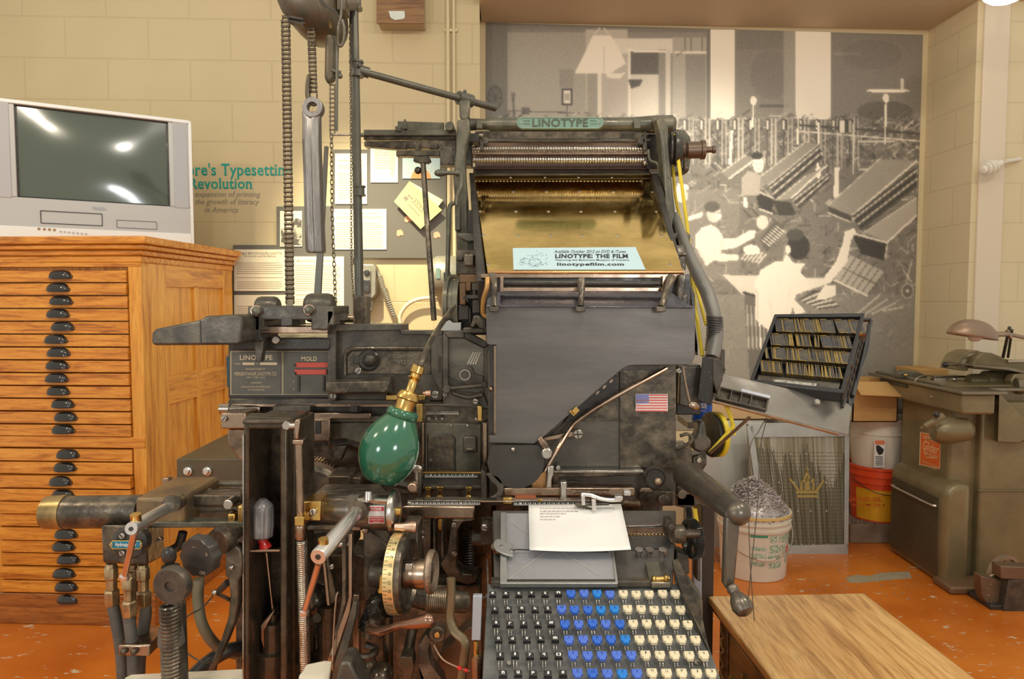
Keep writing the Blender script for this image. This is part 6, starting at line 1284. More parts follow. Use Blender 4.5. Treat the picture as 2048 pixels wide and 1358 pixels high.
# ---- crank
CRK = mat('worn_crank_iron', (.12, .108, .09), .7, .33, (.22, .18, .13), 16, .6, .15, 90, rvar=.1)
B('crank_tube', CRK, lambda m: m.lathe(P(1370, 948, 1.42), P(1472, 1022, 1.10)-P(1370, 948, 1.42), [(0, .024), (.01, .0275), (.28, .0215), (.30, .019), (.335, .018)], 28), 0)
B('crank_ball', CRK, lambda m: m.sph(P(1475, 1026, 1.085), R(26, 1.085), n=28), 0)
B('crank_arm', CRK, lambda m: m.poly([(1452, 1036), (1448, 1170), (1455, 1182), (1466, 1182), (1470, 1174), (1482, 1036)], 1.075, .018), .004)
B('crank_grip', CRK, lambda m: m.lathe(P(1462, 1172, 1.07), P(1484, 1212, 1.045)-P(1462, 1172, 1.07), [(0, .0), (.001, .008), (.006, .0095), (.012, .0075), (.022, .0135), (.034, .0165), (.044, .013), (.048, .006), (.048, 0)], 24), 0)
# ================================================================== KEYBOARD
ka = P(1024, 1175, 1.16); kb = P(1024, 1358, .985); kd = (kb-ka).normalized(); kn = Vector((1, 0, 0)).cross(kd).normalized()
if kn.z < 0: kn = -kn
def kp(px, py, off=0): return PP(px, py, ka+kn*off, kn)
ks = [kp(975, 1168), kp(1372, 1168), kp(1372+(1440-1372)*1.3, 1410), kp(962, 1410)]
kb_ = B('keyboard', mat('keyboard_plate', (.10, .105, .10), .3, .45, (.21, .21, .20), 22, .8, .2, 60), lambda m: m.slab(ks, .02, -kn), .001)
B('keyboard_body', IRON, lambda m: m.slab([q-kn*.022 for q in ks], .12, Vector((0, .1, -1))), .003)
BK = mat('black_key', (.018, .017, .018), 0, .25, coat=.3); BL = mat('blue_key', (.03, .14, .62), 0, .35, coat=.2); BL2 = mat('blue_key_light', (.085, .18, .66), 0, .4); WK = mat('cream_key', (.78, .68, .46), 0, .4); KW = mat('key_white_ink', (.85, .85, .82), 0, .5)
BL3 = mat('blue_key_bright', (.02, .22, .68), 0, .35)
rows = [(1186, 985, 1352, ['e', 's', 'c', 'v', 'x', 'fi', '.', ',', '-', ';', 'E', 'S', 'C', 'V', 'X']),
        (1217, 990, 1362, ['t', 'h', 'm', 'b', 'z', 'fl', '(', '$', '1', '2', 'T', 'H', 'M', 'B', 'Z']),
        (1246, 993, 1377, ['a', 'r', 'f', 'g', 'ff', '?', '3', '4', '5', '6', 'A', 'R', 'F', 'G', '&']),
        (1277, 997, 1392, ['o', 'd', 'w', 'k', 'ffi', '*', '7', '8', '9', '0', 'O', 'D', 'W', 'K', '@']),
        (1309, 1001, 1408, ['i', 'l', 'y', 'q', '[]', '%', "'", '"', ':', '!', 'I', 'L', 'Y', 'Q', '+']),
        (1345, 1006, 1424, ['n', 'u', 'p', 'j', '#', '=', 'ct', '/', '<', '>', 'N', 'U', 'P', 'J', ']'])]
kr = random.Random(5)
ktilt = [Vector((1, 0, 0)), -kd, kn]
for ri, (y_, xa, xb, chs) in enumerate(rows):
    for ci, ch in enumerate(chs):
        px = xa+(xb-xa)*ci/14+kr.uniform(-.6, .6); c = kp(px, y_+kr.uniform(-1, 1), 0.016)
        nb = 6 if ri == 0 else 5
        col = BK if ci < nb else (kr.choice([BL, BL2, BL2, BL3]) if ci < 10 else WK)
        M_ = Matrix(((1, -kd.x, kn.x, c.x), (0, -kd.y, kn.y, c.y), (0, -kd.z, kn.z, c.z), (0, 0, 0, 1)))
        m = MB(M_)
        if ci < nb:
            m.prism([(-.0062, -.0052, -.006), (.0062, -.0052, -.006), (.0062, .0052, -.006), (-.0062, .0052, -.006)], [(-.0054, -.0042, 0), (.0054, -.0042, 0), (.0054, .0048, 0), (-.0054, .0048, 0)])
        else:
            o_ = [(-.0075, -.002), (-.0045, -.0052), (-.0045, -.0085), (.0045, -.0085), (.0045, -.0052), (.0075, -.002), (.0075, .0072), (-.0075, .0072)]
            m.prism([(a*1.03, b_, -.005) for a, b_ in o_], [(a*.93, b_*.93, 0) for a, b_ in o_])
            m.prism([(-.005, -.001, 0), (.005, -.001, 0), (.005, .0055, 0), (-.005, .0055, 0)], [(-.0045, -.0005, .0008), (.0045, -.0005, .0008), (.0045, .005, .0008), (-.0045, .005, .0008)])
        m.mat(1)
        for s_ in (-.0022, .0022): m.tube([(s_, -.004, -.006), (s_, -.012, -.008), (s_, -.016, -.014)] if ri < 5 else [(s_, .004, -.006), (s_, .012, -.012)], .0008, 5)
        m.tube([(0, .004, -.004), (0, .012, -.010), (0, .015, -.016)], .0011, 5)
        m.mat(2); h_ = .0052 if ci < nb else .0042; w_ = h_*(.8 if len(ch) == 1 else 1.3)
        if ch in '.,-il\'I!:;': w_ = h_*.45
        m.text(ch, (-w_/2, -h_/2+(.0003 if ci < nb else .002), .0002 if ci < nb else .001), (1, 0, 0), (0, 1, 0), w_, h_, ext=.0002, bold=.03 if ci < nb else .0)
        kk = m._build('key', [col, STEEL, KW if ci < nb else (INK if ci > 9 else mat('blue_key_ink', (.012, .05, .25), 0, .5) if (ri == 0 and ci == nb) else bpy.data.materials['blue_key_ink'])], kb_, .0006, 2); kk['label'] = ('black' if ci < nb else 'blue' if ci < 10 else 'cream')+' key, row %d from the top, number %d from the left' % (ri+1, ci+1)
B('key_screw', STEEL, lambda m: (m.lathe(kp(1019, 1331, .0), kn, [(0, .004), (.006, .004)], 10), m.lathe(kp(1395, 1327, .0), kn, [(0, .005), (.003, .005)], 12)), 0, parent=kb_)
# deck above keys, copy tray
DKa, DKb = 1.36, 1.17
B('upper_deck', mat('deck_iron', (.12, .112, .105), .5, .38, (.20, .18, .155), 8, .7, rvar=.1), lambda m: m.slab(T3([(988, 1166, 1.17), (1344, 1166, 1.17), (1352, 1020, 1.36), (985, 1020, 1.36)]), .05, (0, 0, -1)), .003)
def dk(px, py, off): 
    p0 = P(1100, 1166, 1.17); n = (P(1200, 1166, 1.17)-p0).cross(P(1100, 1020, 1.36)-p0).normalized(); return PP(px, py, p0+n*off, n), n
B('deck_band', STEEL, lambda m: m.slab([dk(985+250, 1053, .004)[0], dk(1340, 1050, .004)[0], dk(1338, 1046, .004)[0], dk(985+250, 1048, .004)[0]], .006, -dk(0, 1100, 0)[1]), .0006)
B('deck_band', BRONZE, lambda m: m.slab([dk(1240, 1068, .003)[0], dk(1336, 1066, .003)[0], dk(1338, 1054, .003)[0], dk(1240, 1056, .003)[0]], .004, -dk(0, 1100, 0)[1]), .0006)
B('reed_tips', BRASS, lambda m: [m.sph(dk(1261+k*7.4, 1069, .004)[0], .0024, n=8) for k in range(10)], 0)
B('deck_step', BLACK, lambda m: m.slab([dk(1235, 1100, .002)[0], dk(1342, 1096, .002)[0], dk(1340, 1074, .006)[0], dk(1240, 1076, .006)[0]], .006, -dk(0, 1100, 0)[1]), .001)
B('thumb_nut', STEEL, lambda m: [(m.lathe(dk(x_, 1112, .0)[0], dk(0, 1100, 0)[1], [(0, .004), (.008, .004), (.009, .007), (.015, .007)], 14)) for x_ in (1277, 1298, 1324)], 0)
B('small_tray', IRONG, lambda m: (m.slab([dk(1300, 1162, .012)[0], dk(1342, 1160, .012)[0], dk(1330, 1122, .012)[0], dk(1290, 1124, .012)[0]], .01, -dk(0, 1100, 0)[1]),), .001)
B('brass_roller', BRASS, lambda m: (m.cyl(dk(1304, 1158, .016)[0], dk(1338, 1156, .016)[0], .004), m.cyl(dk(1278, 1161, .006)[0], dk(1300, 1161, .006)[0], .0035), m.sph(dk(1308, 1158, .018)[0], .007, (.6, .8, .8)), m.sph(dk(1332, 1156, .018)[0], .007, (.6, .8, .8))), 0)
B('tray_slats', GREYP, lambda m: [m.slab([dk(1327+k*4, 1156, .014)[0], dk(1329+k*4, 1156, .014)[0], dk(1320+k*4, 1122, .014)[0], dk(1318+k*4, 1122, .014)[0]], .006, -dk(0, 1100, 0)[1]) for k in range(3)], 0)
B('front_strip', GREYP, lambda m: (m.rect(982, 1163, 1345, 1174, 1.155, .02),), .001)
B('strip_block', STEEL, lambda m: m.rect(1303, 1165, 1342, 1176, 1.148, .02), .001)
TRN = dk(0, 1100, 0)[1]
TRAY = mat('clear_tray', (.36, .36, .38), .2, .16, (.28, .28, .29), 7, .7)
B('copy_tray', TRAY, lambda m: m.slab([dk(1000, 1163, .010)[0], dk(1234, 1163, .010)[0], dk(1214, 1026, .010)[0], dk(1003, 1026, .010)[0]], .003, -TRN), .001)
B('tray_rim', ALU, lambda m: (m.slab([dk(1000, 1164, .016)[0], dk(1014, 1164, .016)[0], dk(1012, 1024, .016)[0], dk(1001, 1024, .016)[0]], .009, -TRN), m.slab([dk(1231, 1164, .014)[0], dk(1236, 1164, .014)[0], dk(1218, 1024, .014)[0], dk(1214, 1024, .014)[0]], .007, -TRN), m.slab([dk(1000, 1167, .016)[0], dk(1236, 1167, .016)[0], dk(1236, 1163, .016)[0], dk(1000, 1163, .016)[0]], .009, -TRN)), .001)
B('tray_crease', mat('scratched_edge', (.52, .50, .46), .3, .3), lambda m: [m.slab([dk(a, b_, .0112)[0], dk(a+2.2, b_, .0112)[0], dk(c+2.2, d, .0112)[0], dk(c, d, .0112)[0]], .0008, -TRN) for a, b_, c, d in ((1018, 1158, 1092, 1102), (1196, 1150, 1122, 1102), (1020, 1042, 1056, 1068))], 0)
B('tray_clip', ALU, lambda m: m.slab([dk(a, b_, .022)[0] for a, b_ in ((986, 1092), (988, 1082), (995, 1077), (1004, 1079), (1026, 1089), (1026, 1113), (1004, 1106), (992, 1101))][::-1], .004, -TRN), .001)
B('clip_rivet', STEEL, lambda m: (m.lathe(dk(1003, 1092, .022)[0], TRN, [(0, .003), (.002, .002)], 10), m.lathe(dk(1023, 1100, .022)[0], TRN, [(0, .003), (.002, .002)], 10)), 0)
B('clip_base', BRONZE, lambda m: m.lathe(dk(996, 1098, .008)[0], TRN, [(0, .013), (.006, .013)], 18), 0)
B('clip_wire', BLACK, lambda m: m.tube([dk(1028, 1102, .016)[0], dk(1034, 1099, .018)[0], dk(1100, 1102, .016)[0], dk(1190, 1104, .014)[0], dk(1216, 1104, .013)[0]], .0012, 6), 0)
# right side of the keyboard
B('keyboard_side', IRONG, lambda m: (m.prism(T3([(1346, 1115, 1.26), (1400, 1190, 1.20), (1405, 1210, 1.20), (1405, 1400, 1.20), (1375, 1400, 1.20), (1350, 1180, 1.2)]), T3([(1346, 1110, 1.36), (1398, 1180, 1.34), (1405, 1200, 1.34), (1405, 1400, 1.34), (1375, 1400, 1.34), (1350, 1180, 1.34)])),), .006)
B('side_plate', IRON, lambda m: m.slab(T3([(1344, 1120, 1.19), (1356, 1116, 1.21), (1398, 1200, 1.10), (1418, 1300, 1.03), (1372, 1200, 1.10), (1356, 1165, 1.15)]), .008, (0, 0, -1)), .001)
B('side_bracket', GREYP, lambda m: (m.rect(1352, 1140, 1368, 1152, 1.2, .02), m.poly([(1352, 1102), (1378, 1112), (1380, 1148), (1366, 1150), (1352, 1130)], 1.28, .04), m.poly([(1395, 1080), (1402, 1086), (1402, 1165), (1392, 1160)], 1.36, .03)), .003)
B('shaft_bearing', IRON, lambda m: (m.lathe(P(1345, 1068, 1.26), (1, .05, 0), [(0, .013), (.008, .017), (.02, .017), (.024, .008), (.05, .008)], 26), m.rect(1338, 1048, 1352, 1090, 1.27, .05), m.disc(1344, 1056, 7, 1.25, .03)), .002)
def f(m):
    c = P(1378, 1078, 1.29); d = Vector((1, .25, 0)).normalized(); r_ = R(39, 1.32); m.gear(c, d, r_, .014, 56, .0045, r_*.78); m.lathe(c, d, [(0, .012), (.018, .012)], 18)
    q = d.to_track_quat('Z', 'Y'); X = q @ Vector((1, 0, 0)); Yv = q @ Vector((0, 1, 0))
    for k in range(4):
        a = .4+k*pi/2; m.cyl(c+d*.007, c+d*.007+(X*cos(a)+Yv*sin(a))*r_*.82, .006)
B('spur_gear', BLACK, f, 0)
B('spur_gear', BLACK, lambda m: m.gear(P(1370, 1040, 1.38), Vector((1, -.12, 0)), R(28, 1.38), .012, 44, .004), 0)
B('chain_guard', mat('grey_blue_panel', (.30, .31, .36), .2, .5), lambda m: m.rect(1388, 1100, 1404, 1260, 1.42, .02), .002)
B('lower_belt', YELB, lambda m: m.poly([(1386, 1018), (1394, 1018), (1400, 1060), (1398, 1066), (1392, 1060)], 1.44, .004), 0)
B('rear_leg', mat('dark_leg', (.05, .035, .025), .1, .5), lambda m: m.b2((P(1402, 1000, 1.75).x, 1.74, 0), (P(1428, 1000, 1.75).x, 1.82, P(0, 1010, 1.75).z)), .002)
# ================================================================== THINGS ON THE MACHINE
# copy paper
t_ = thing('copy_sheet', dk(1150, 1060, .014)[0][:], 'white typed copy sheet curling on the tray above the keyboard', 'paper')
def f(m):
    A = [(1057, 1010), (1242, 1008)]; Bq = [(1059, 1100), (1262, 1098)]; n = 10; vs = []; fs = []
    for i in range(n+1):
        for j in range(n+1):
            u_ = j/n; v_ = i/n; x_ = (A[0][0]*(1-u_)+A[1][0]*u_)*(1-v_)+(Bq[0][0]*(1-u_)+Bq[1][0]*u_)*v_; y_ = (1010-2*u_)*(1-v_)+(1100-1*u_+(3.5*sin(u_*pi)))*v_
            vs.append(dk(x_, y_, .016+.012*v_*v_+.016*max(0, u_-.85)*6*v_)[0])
    for i in range(n):
        for j in range(n): fs.append((i*(n+1)+j, (i+1)*(n+1)+j, (i+1)*(n+1)+j+1, i*(n+1)+j+1))
    m.add(vs, fs, True)
m = MB(); f(m); pp = m.build('sheet', WHITEP, t_); so = pp.modifiers.new('s', 'SOLIDIFY'); so.thickness = .0003
TL = mat('faint_type', (.55, .50, .46), 0, .7)
m = MB(); rr = random.Random(4)
for y_, x1_ in ((1015, 1165), (1021, 1152), (1026, 1130), (1032, 1118), (1038, 1112)):
    x_ = 1080
    while x_ < x1_:
        w_ = rr.uniform(2.5, 8); m.slab([dk(x_, y_+1.4, .0185)[0], dk(x_+w_, y_+1.4, .0185)[0], dk(x_+w_, y_-.2, .0185)[0], dk(x_, y_-.2, .0185)[0]], .0002, -TRN); x_ += w_+1.8
m.build('typed_lines', TL, t_)
# film flyer
FLY = mat('pale_blue_card', (.50, .67, .72), 0, .55); t_ = thing('film_flyer', mp_(1158, 520)[:], 'pale blue flyer for a film lying at the bottom of the brass magazine', 'flyer')
m = MB(); m.slab([mp_(1027, 540, .0005), mp_(1291, 540, .0005), mp_(1271, 495, .0005), mp_(1025.5, 497, .0005)], .0012, mn); m.build('card', FLY, t_)
def mtext(mm_, body, x0, y0, x1, y1, **k):
    a = mp_(x0, y1, .0020); b_ = mp_(x1, y1, .0020); c_ = mp_((x0+x1)/2, y0, .0020); d_ = mp_((x0+x1)/2, y1, .0020); mm_.text(body, a, (1, 0, 0), c_-d_, (b_-a).length, (c_-d_).length, **k)
m = MB(); mtext(m, 'Available October 2012 on DVD & iTunes', 1108, 500, 1252, 506, shear=.3); mtext(m, 'LINOTYPE: THE FILM', 1110, 508, 1256, 516.5, bold=.04, serif=True); mtext(m, 'Featuring the Baltimore Museum of Industry', 1111, 518.5, 1259, 522.5, bold=.01); mtext(m, 'linotypefilm.com', 1113, 525.5, 1249, 533, bold=.03, serif=True)
m.build('flyer_lettering', INK, t_)
m = MB(); rr = random.Random(9)
for k in range(60):
    x_ = 1036+rr.uniform(0, 60); y_ = 502+rr.uniform(0, 32)
    if ((x_-1066)/34)**2+((y_-518)/17)**2 > 1: continue
    L_ = rr.uniform(2, 8); a_ = rr.choice([0, 0, pi/2, .6, -.6]); q0 = mp_(x_, y_, .0019); q1 = mp_(x_+L_*cos(a_), y_+L_*.6*sin(a_), .0019)
    m.tube([q0, q1], .0004, 4, smooth=False)
for k in range(14): a_ = 2*pi*k/14; m.tube([mp_(1070+12*cos(a_), 524+7*sin(a_), .0019), mp_(1070+12*cos(a_+.45), 524+7*sin(a_+.45), .0019)], .0005, 4, smooth=False)
m.build('sketch_lines', mat('drawing_ink', (.14, .19, .22), 0, .7), t_)
# green lamp
LY = 1.22; GRN = mat('green_enamel', (.006, .125, .075), .1, .14, (.05, .15, .07), 12, .7, .05, 30, coat=.8)
t_ = thing('work_lamp', P(833, 742, LY)[:], 'green enamel work lamp with brass socket hanging in front of the machine', 'lamp')
m = MB(); m.tube(T3([(908, 612, 1.48), (902, 622, 1.46), (880, 652, 1.38), (858, 690, 1.28), (845, 722, 1.22), (838, 736, LY)]), .0055, 12); m.build('bent_stem', IRON, t_)
ax0 = P(838, 730, LY); ax1 = P(778, 905, LY-.02); ad = (ax1-ax0).normalized()
m = MB(); m.lathe(ax0, ad, [(0, .006), (.002, .0115), (.014, .0125), (.016, .009), (.022, .009), (.024, .012), (.028, .0085), (.046, .008), (.049, .010)], 20); m.build('brass_swivel', BRASS, t_)
m = MB(); m.lathe(ax0+ad*.048, ad, [(0, .008), (.002, .016), (.008, .0195), (.014, .0205), (.016, .0175), (.03, .017), (.038, .0185), (.04, .0165)], 28); m.build('brass_socket', BRASS, t_)
m = MB(); k_ = P(846, 786, LY); m.cyl(k_, P(852, 787, LY), .0025); m.lathe(P(851, 787, LY), (1, 0, 0), [(0, .005), (.009, .0055)], 12); m.build('switch_key', COPPER, t_)
# shade: bulb-shaped reflector, opening facing lower right/away
m = MB(); sp0 = ax0+ad*.082; prof = [(0, .0225), (.004, .026), (.012, .0265), (.014, .024), (.022, .030), (.036, .040), (.055, .0485), (.072, .0510), (.090, .0495), (.106, .0435), (.120, .034), (.128, .026), (.129, .0)]
q = ad.to_track_quat('Z', 'Y'); X = q @ Vector((1, 0, 0)); Yv = q @ Vector((0, 1, 0)); open_d = Vector((.62, .75, -.1)); open_d = (open_d-ad*open_d.dot(ad)).normalized(); side = ad.cross(open_d)
vs = []; fs = []; nk = 40
for t, r_ in prof:
    for k in range(nk):
        th = 2*pi*k/nk; o_ = cos(th); s_ = sin(th); lim = .42
        cut = max(0, (t-.02)/.02) if t > .02 else 0; oo = min(o_, 1-(1-lim)*min(cut, 1))
        vs.append(sp0+ad*t+open_d*oo*r_+side*s_*r_)
for i in range(len(prof)-1):
    for k in range(nk):
        a_ = (k+.5)/nk*2*pi
        if prof[i][0] >= .036 and cos(a_) > .42: continue
        fs.append((i*nk+k, (i+1)*nk+k, (i+1)*nk+(k+1) % nk, i*nk+(k+1) % nk))
m.add(vs, fs, True); rim = [sp0+ad*t+open_d*.42*r_+side*s_*sin(math.acos(.42))*r_ for s_ in (1,) for t, r_ in prof[4:]]+[sp0+ad*t+open_d*.42*r_-side*sin(math.acos(.42))*r_ for t, r_ in reversed(prof[4:-1])]
mr_ = MB(); mr_.tube(rim+[rim[0]], .0013, 6, sub=2); mr_.build('shade_rim', mat('pale_rim', (.50, .66, .56), .2, .3), t_)
sh = m._build('lamp_shade', [GRN, mat('white_enamel', (.8, .82, .8), 0, .3)], t_, 0, 2, 60)
so = sh.modifiers.new('s', 'SOLIDIFY'); so.thickness = .0018; so.offset = -1
# screwdriver in the channel
HND = mat('smoky_handle', (.20, .19, .19), .1, .18, (.36, .35, .34), 40, .6, coat=.5); t_ = thing('screwdriver', P(535, 1100, 1.19)[:], 'screwdriver with fluted smoky handle and red collar standing in the black channel', 'screwdriver')
SY = 1.195
def f(m):
    c = P(524, 1076, SY); up_ = (P(526, 1000, SY)-c); L_ = up_.length; q = up_.to_track_quat('Z', 'Y'); X = q @ Vector((1, 0, 0)); Yv = q @ Vector((0, 1, 0)); d = up_.normalized(); vs = []; fs = []; n = 48
    for t, r_ in ((0, .013), (.004, .0185), (.02, .0198), (.04, .0196), (.052, .0188), (.058, .0175), (.062, .014), (L_+.002, .006)):
        for k in range(n): th = 2*pi*k/n; rr_ = r_*(1-.07*(cos(th*10) > .2)*(t < .056)); vs.append(c+d*t+(X*cos(th)+Yv*sin(th))*rr_)
    for i in range(7):
        for k in range(n): fs.append((i*n+k, i*n+(k+1) % n, (i+1)*n+(k+1) % n, (i+1)*n+k))
    fs.append(list(range(7*n, 8*n))); m.add(vs, fs, True)
m = MB(); f(m); m.build('handle', HND, t_)
m = MB(); m.lathe(P(531, 1096, SY), P(524, 1074, SY)-P(531, 1096, SY), [(0, .0115), (.004, .0105), (.010, .008), (.018, .009), (.021, .011)], 24); m.build('red_collar', mat('clear_red', (.75, .03, .03), 0, .15, coat=.6), t_)
m = MB(); m.cyl(P(533, 1104, SY), P(547, 1232, 1.215), .0026); m.build('shaft', STEEL, t_)
# ================================================================== MATRIX TRAY ON ITS STAND
PLB = mat('black_plastic', (.022, .021, .022), 0, .3, coat=.2)
TA = [P(1549, 628, 1.98), P(1730, 626, 1.92), P(1687, 786, 1.72), P(1498, 764, 1.78)]   # outer face TL TR BR BL
tn = (TA[1]-TA[0]).cross(TA[3]-TA[0]).normalized()
if tn.y > 0: tn = -tn
def tq(u_, v_, off=0): return (TA[0]*(1-u_)+TA[1]*u_)*(1-v_)+(TA[3]*(1-u_)+TA[2]*u_)*v_+tn*off
tr = thing('matrix_tray', tq(.5, .5, -.03)[:], 'black sorts tray tilted towards the viewer and filled with rows of brass matrices', 'tray')
m = MB(); m.slab([tq(0, 0, -.028), tq(1, 0, -.028), tq(1, 1, -.028), tq(0, 1, -.028)], .004, -tn); m.build('tray_bottom', PLB, tr, .001)
m = MB(); e = .04
for a, b_, c, d in ((0, 0, 1, e*1.1), (0, 1-e*1.1, 1, 1), (0, 0, e, 1), (1-e, 0, 1, 1)):
    q = [tq(a, b_), tq(c, b_), tq(c, d), tq(a, d)]; m.prism(q, [p-tn*.034 for p in q])
m._build('tray_wall', PLB, tr, .0015)
m = MB()
for v_ in (.27, .47, .665): 
    q = [tq(e, v_, -.012), tq(1-e, v_, -.012), tq(1-e, v_+.008, -.012), tq(e, v_+.008, -.012)]; m.prism(q, [p-tn*.016 for p in q])
m.build('row_divider', PLB, tr)
m = MB(); q = [tq(.06, .84, -.014), tq(.94, .84, -.014), tq(.94, .95, -.018), tq(.06, .95, -.018)]; m.prism(q, [p-tn*.004 for p in q]); m.build('label_ledge', GREYP, tr, .001)
m = MB(); m.slab([tq(.24, .885, -.0118), tq(.70, .885, -.0118), tq(.70, .925, -.0118), tq(.24, .925, -.0118)], .001, -tn); m.build('paper_strip', mat('dirty_strip', (.50, .47, .40), 0, .6, (.1, .09, .08), 70, .8, edge=(.5, .6)), tr)
MXD = mat('dark_matrix_face', (.075, .08, .095), .5, .36, (.34, .24, .09), 60, .35); MXB = mat('matrix_brass', (.55, .40, .15), 1, .35, (.28, .18, .06), 60, .6)
ux = (TA[1]-TA[0]).normalized(); vx = (TA[3]-TA[0]).normalized()
def matrix_mesh(w_, h_, d_):
    m = MB(); hw = w_/2
    m.prism([(-hw, 0, 0), (hw, 0, 0), (hw, h_, 0), (-hw, h_, 0)], [(-hw, 0, d_), (hw, 0, d_), (hw, h_, d_), (-hw, h_, d_)])
    m.mat(1)
    for a in (0, h_-.0022): m.prism([(-hw*1.05, a-.0003, d_*.7), (hw*1.05, a-.0003, d_*.7), (hw*1.05, a+.0026, d_*.7), (-hw*1.05, a+.0026, d_*.7)], [(-hw*1.05, a-.0003, d_*1.12), (-hw*.1, a-.0003, d_*1.12), (-hw*.1, a+.0026, d_*1.12), (-hw*1.05, a+.0026, d_*1.12)])
    m.v = [tuple(q) for q in m.v]; return m
protos = []
mr = random.Random(11); nmx = 0
rowdef = [('top', .055, .262), ('second', .285, .462), ('third', .485, .655), ('bottom', .68, .835)]
for ri, (rn, va, vb) in enumerate(rowdef):
    u_ = .055; h_ = (tq(.5, vb)-tq(.5, va)).length; W_t = (TA[1]-TA[0]).length; lean = mr.uniform(-.1, .3)
    while u_ < .93:
        if mr.random() < .045: u_ += .03; lean = mr.uniform(-.35, .4); continue
        wd = mr.choice([.0022, .0026, .003, .003, .0036, .0045]) if mr.random() < .93 else .022
        if ri == 0 and u_ > .55 and mr.random() < .4: wd = .03
        br_ = wd < .02 and mr.random() < .4; key_ = (ri, wd, br_)
        src = next((p for k, p in protos if k == key_), None)
        uu = Matrix.Rotation(-lean*.35, 3, tn) 
        X = ux; Yv = -vx; Zv = tn
        c = tq(u_+wd/W_t/2, vb, -.024)
        if src is None:
            m = matrix_mesh(wd, h_*.93, .020); o = m._build('type_matrix', [MXB if br_ else MXD, MXB], None, 0); protos.append((key_, o)); cen = Vector(o.location); o['cen'] = cen[:]
        else: o = src.copy(); COL.objects.link(o); cen = Vector(src['cen'])
        Rm = Matrix((X, Yv, Zv)).transposed()
        if mr.random() < .6: Rm = Matrix.Rotation(lean*.22+mr.uniform(-.03, .03), 3, Zv) @ Rm
        o.rotation_euler = Rm.to_euler(); o.location = c+Rm @ cen
        first_ = u_ < .06
        tag(o, 'broad dark type matrix lying face outwards in the %s row of the black tray' % rn if wd > .02 else 'leftmost thin type matrix of the %s row in the black tray' % rn if first_ else ('thin brass-bright type matrix standing in the %s row of the black tray' if br_ else 'thin dark brass-edged type matrix standing in the %s row of the black tray') % rn, 'matrix', 'matrices in the %s row of the tray' % rn)
        nmx += 1; u_ += (wd+.0009)/W_t
for k, p in protos: 
    if 'cen' in p: pass
for o in COL.objects:
    if 'cen' in o: del o['cen']
# rack behind the tray with slotted side
m = MB(); sd = [P(1731, 628, 1.93), P(1743, 640, 2.02), P(1700, 862, 1.80), P(1690, 838, 1.70)]
t_ = thing('tray_rack', P(1700, 780, 1.85)[:], 'black slotted rack frame holding the tilted matrix tray', 'rack')
RB = [P(1556, 640, 2.06), P(1742, 640, 2.02), P(1703, 806, 1.80), P(1508, 776, 1.86)]
m = MB()
for s_ in (0, 1):
    a, b_ = (RB[0], RB[3]) if s_ == 0 else (RB[1], RB[2]); m.tube([a, b_], .006, 4, smooth=False)
m.tube([RB[0], RB[1]], .006, 4, smooth=False); m.tube([RB[3], RB[2]], .006, 4, smooth=False)
m._build('rack_frame', PLB, t_, .001)
m = MB(); a0, a1 = tq(1, .05, -.045), tq(1, 1, -.045); off = -tn*.055+ux*.008
m.prism([a0, a0+off, a1+off*1.0, a1], [p+ux*.005 for p in (a0, a0+off, a1+off, a1)]); 
m.build('side_plate', PLB, t_, .001)
m = MB()
for k in range(8):
    v_ = .16+k*.095; c = tq(1, v_, -.060)+ux*.0095; m.tube([c+vx*.006-tn*.02, c-vx*.006+tn*.012], .0022, 6, smooth=False)
m.build('side_slots_marks', GREYP, t_)
m = MB(); m.tube([P(1704, 792, 1.80), P(1712, 760, 1.86), P(1733, 700, 1.95), P(1738, 650, 2.0)], .006, 8); m.tube([P(1700, 800, 1.80), P(1694, 845, 1.76), P(1690, 862, 1.74)], .008, 8); m.build('side_rail', PLB, t_)
# sloping sheet-metal shelf
t_ = thing('sheet_metal_shelf', P(1560, 800, 1.75)[:], 'sloping bare sheet-metal shelf under the black tray, bolted to the machine', 'shelf')
SHM = mat('bare_sheet', (.42, .40, .37), .85, .33, (.26, .235, .2), 5, .8, rvar=.1)
sh = [P(1420, 742, 1.72), P(1690, 802, 1.78), P(1704, 815, 1.78), P(1696, 868, 1.66), P(1425, 800, 1.60)]
m = MB(); m.slab(sh, .003, (0, .2, -1)); m.build('shelf_sheet', SHM, t_, .001)
m = MB(); m.cyl(P(1424, 802, 1.595), P(1676, 868, 1.655), .0038); m.build('front_rod', BRONZE, t_)
m = MB(); m.lathe(P(1634, 804, 1.715), Vector((0, -.9, .5)), [(0, .009), (.004, .006)], 14); m.build('sheet_bolt', SHM, t_)
m = MB(); m.tube([P(1447, 742, 1.72), P(1432, 690, 1.70), P(1430, 650, 1.70)], .006, 8); m.slab([P(1421, 741, 1.72), P(1450, 748, 1.72), P(1450, 700, 1.72), P(1425, 690, 1.72)], .02, (0, 1, 0)); m.build('bracket', GREYP, t_, .002)
t_ = thing('spaceband_box', P(1480, 800, 1.64)[:], 'small grey metal box divided into cells at the left end of the sloping shelf', 'box')
bx = [P(1436, 776, 1.63), P(1535, 800, 1.66), P(1530, 824, 1.63), P(1430, 800, 1.60)]; bnn = (bx[1]-bx[0]).cross(bx[3]-bx[0]).normalized(); bnn = bnn if bnn.y < 0 else -bnn
m = MB(); m.slab(bx, .004, -bnn); m.build('box_bottom', IRON, t_)
m = MB()
def bq(u_, v_): return (bx[0]*(1-u_)+bx[1]*u_)*(1-v_)+(bx[3]*(1-u_)+bx[2]*u_)*v_
for a, b_ in ((0, .03), (.24, .26), (.44, .46), (.64, .66), (.97, 1)): q = [bq(a, 0), bq(b_, 0), bq(b_, 1), bq(a, 1)]; m.prism([p+bnn*.008 for p in q], q)
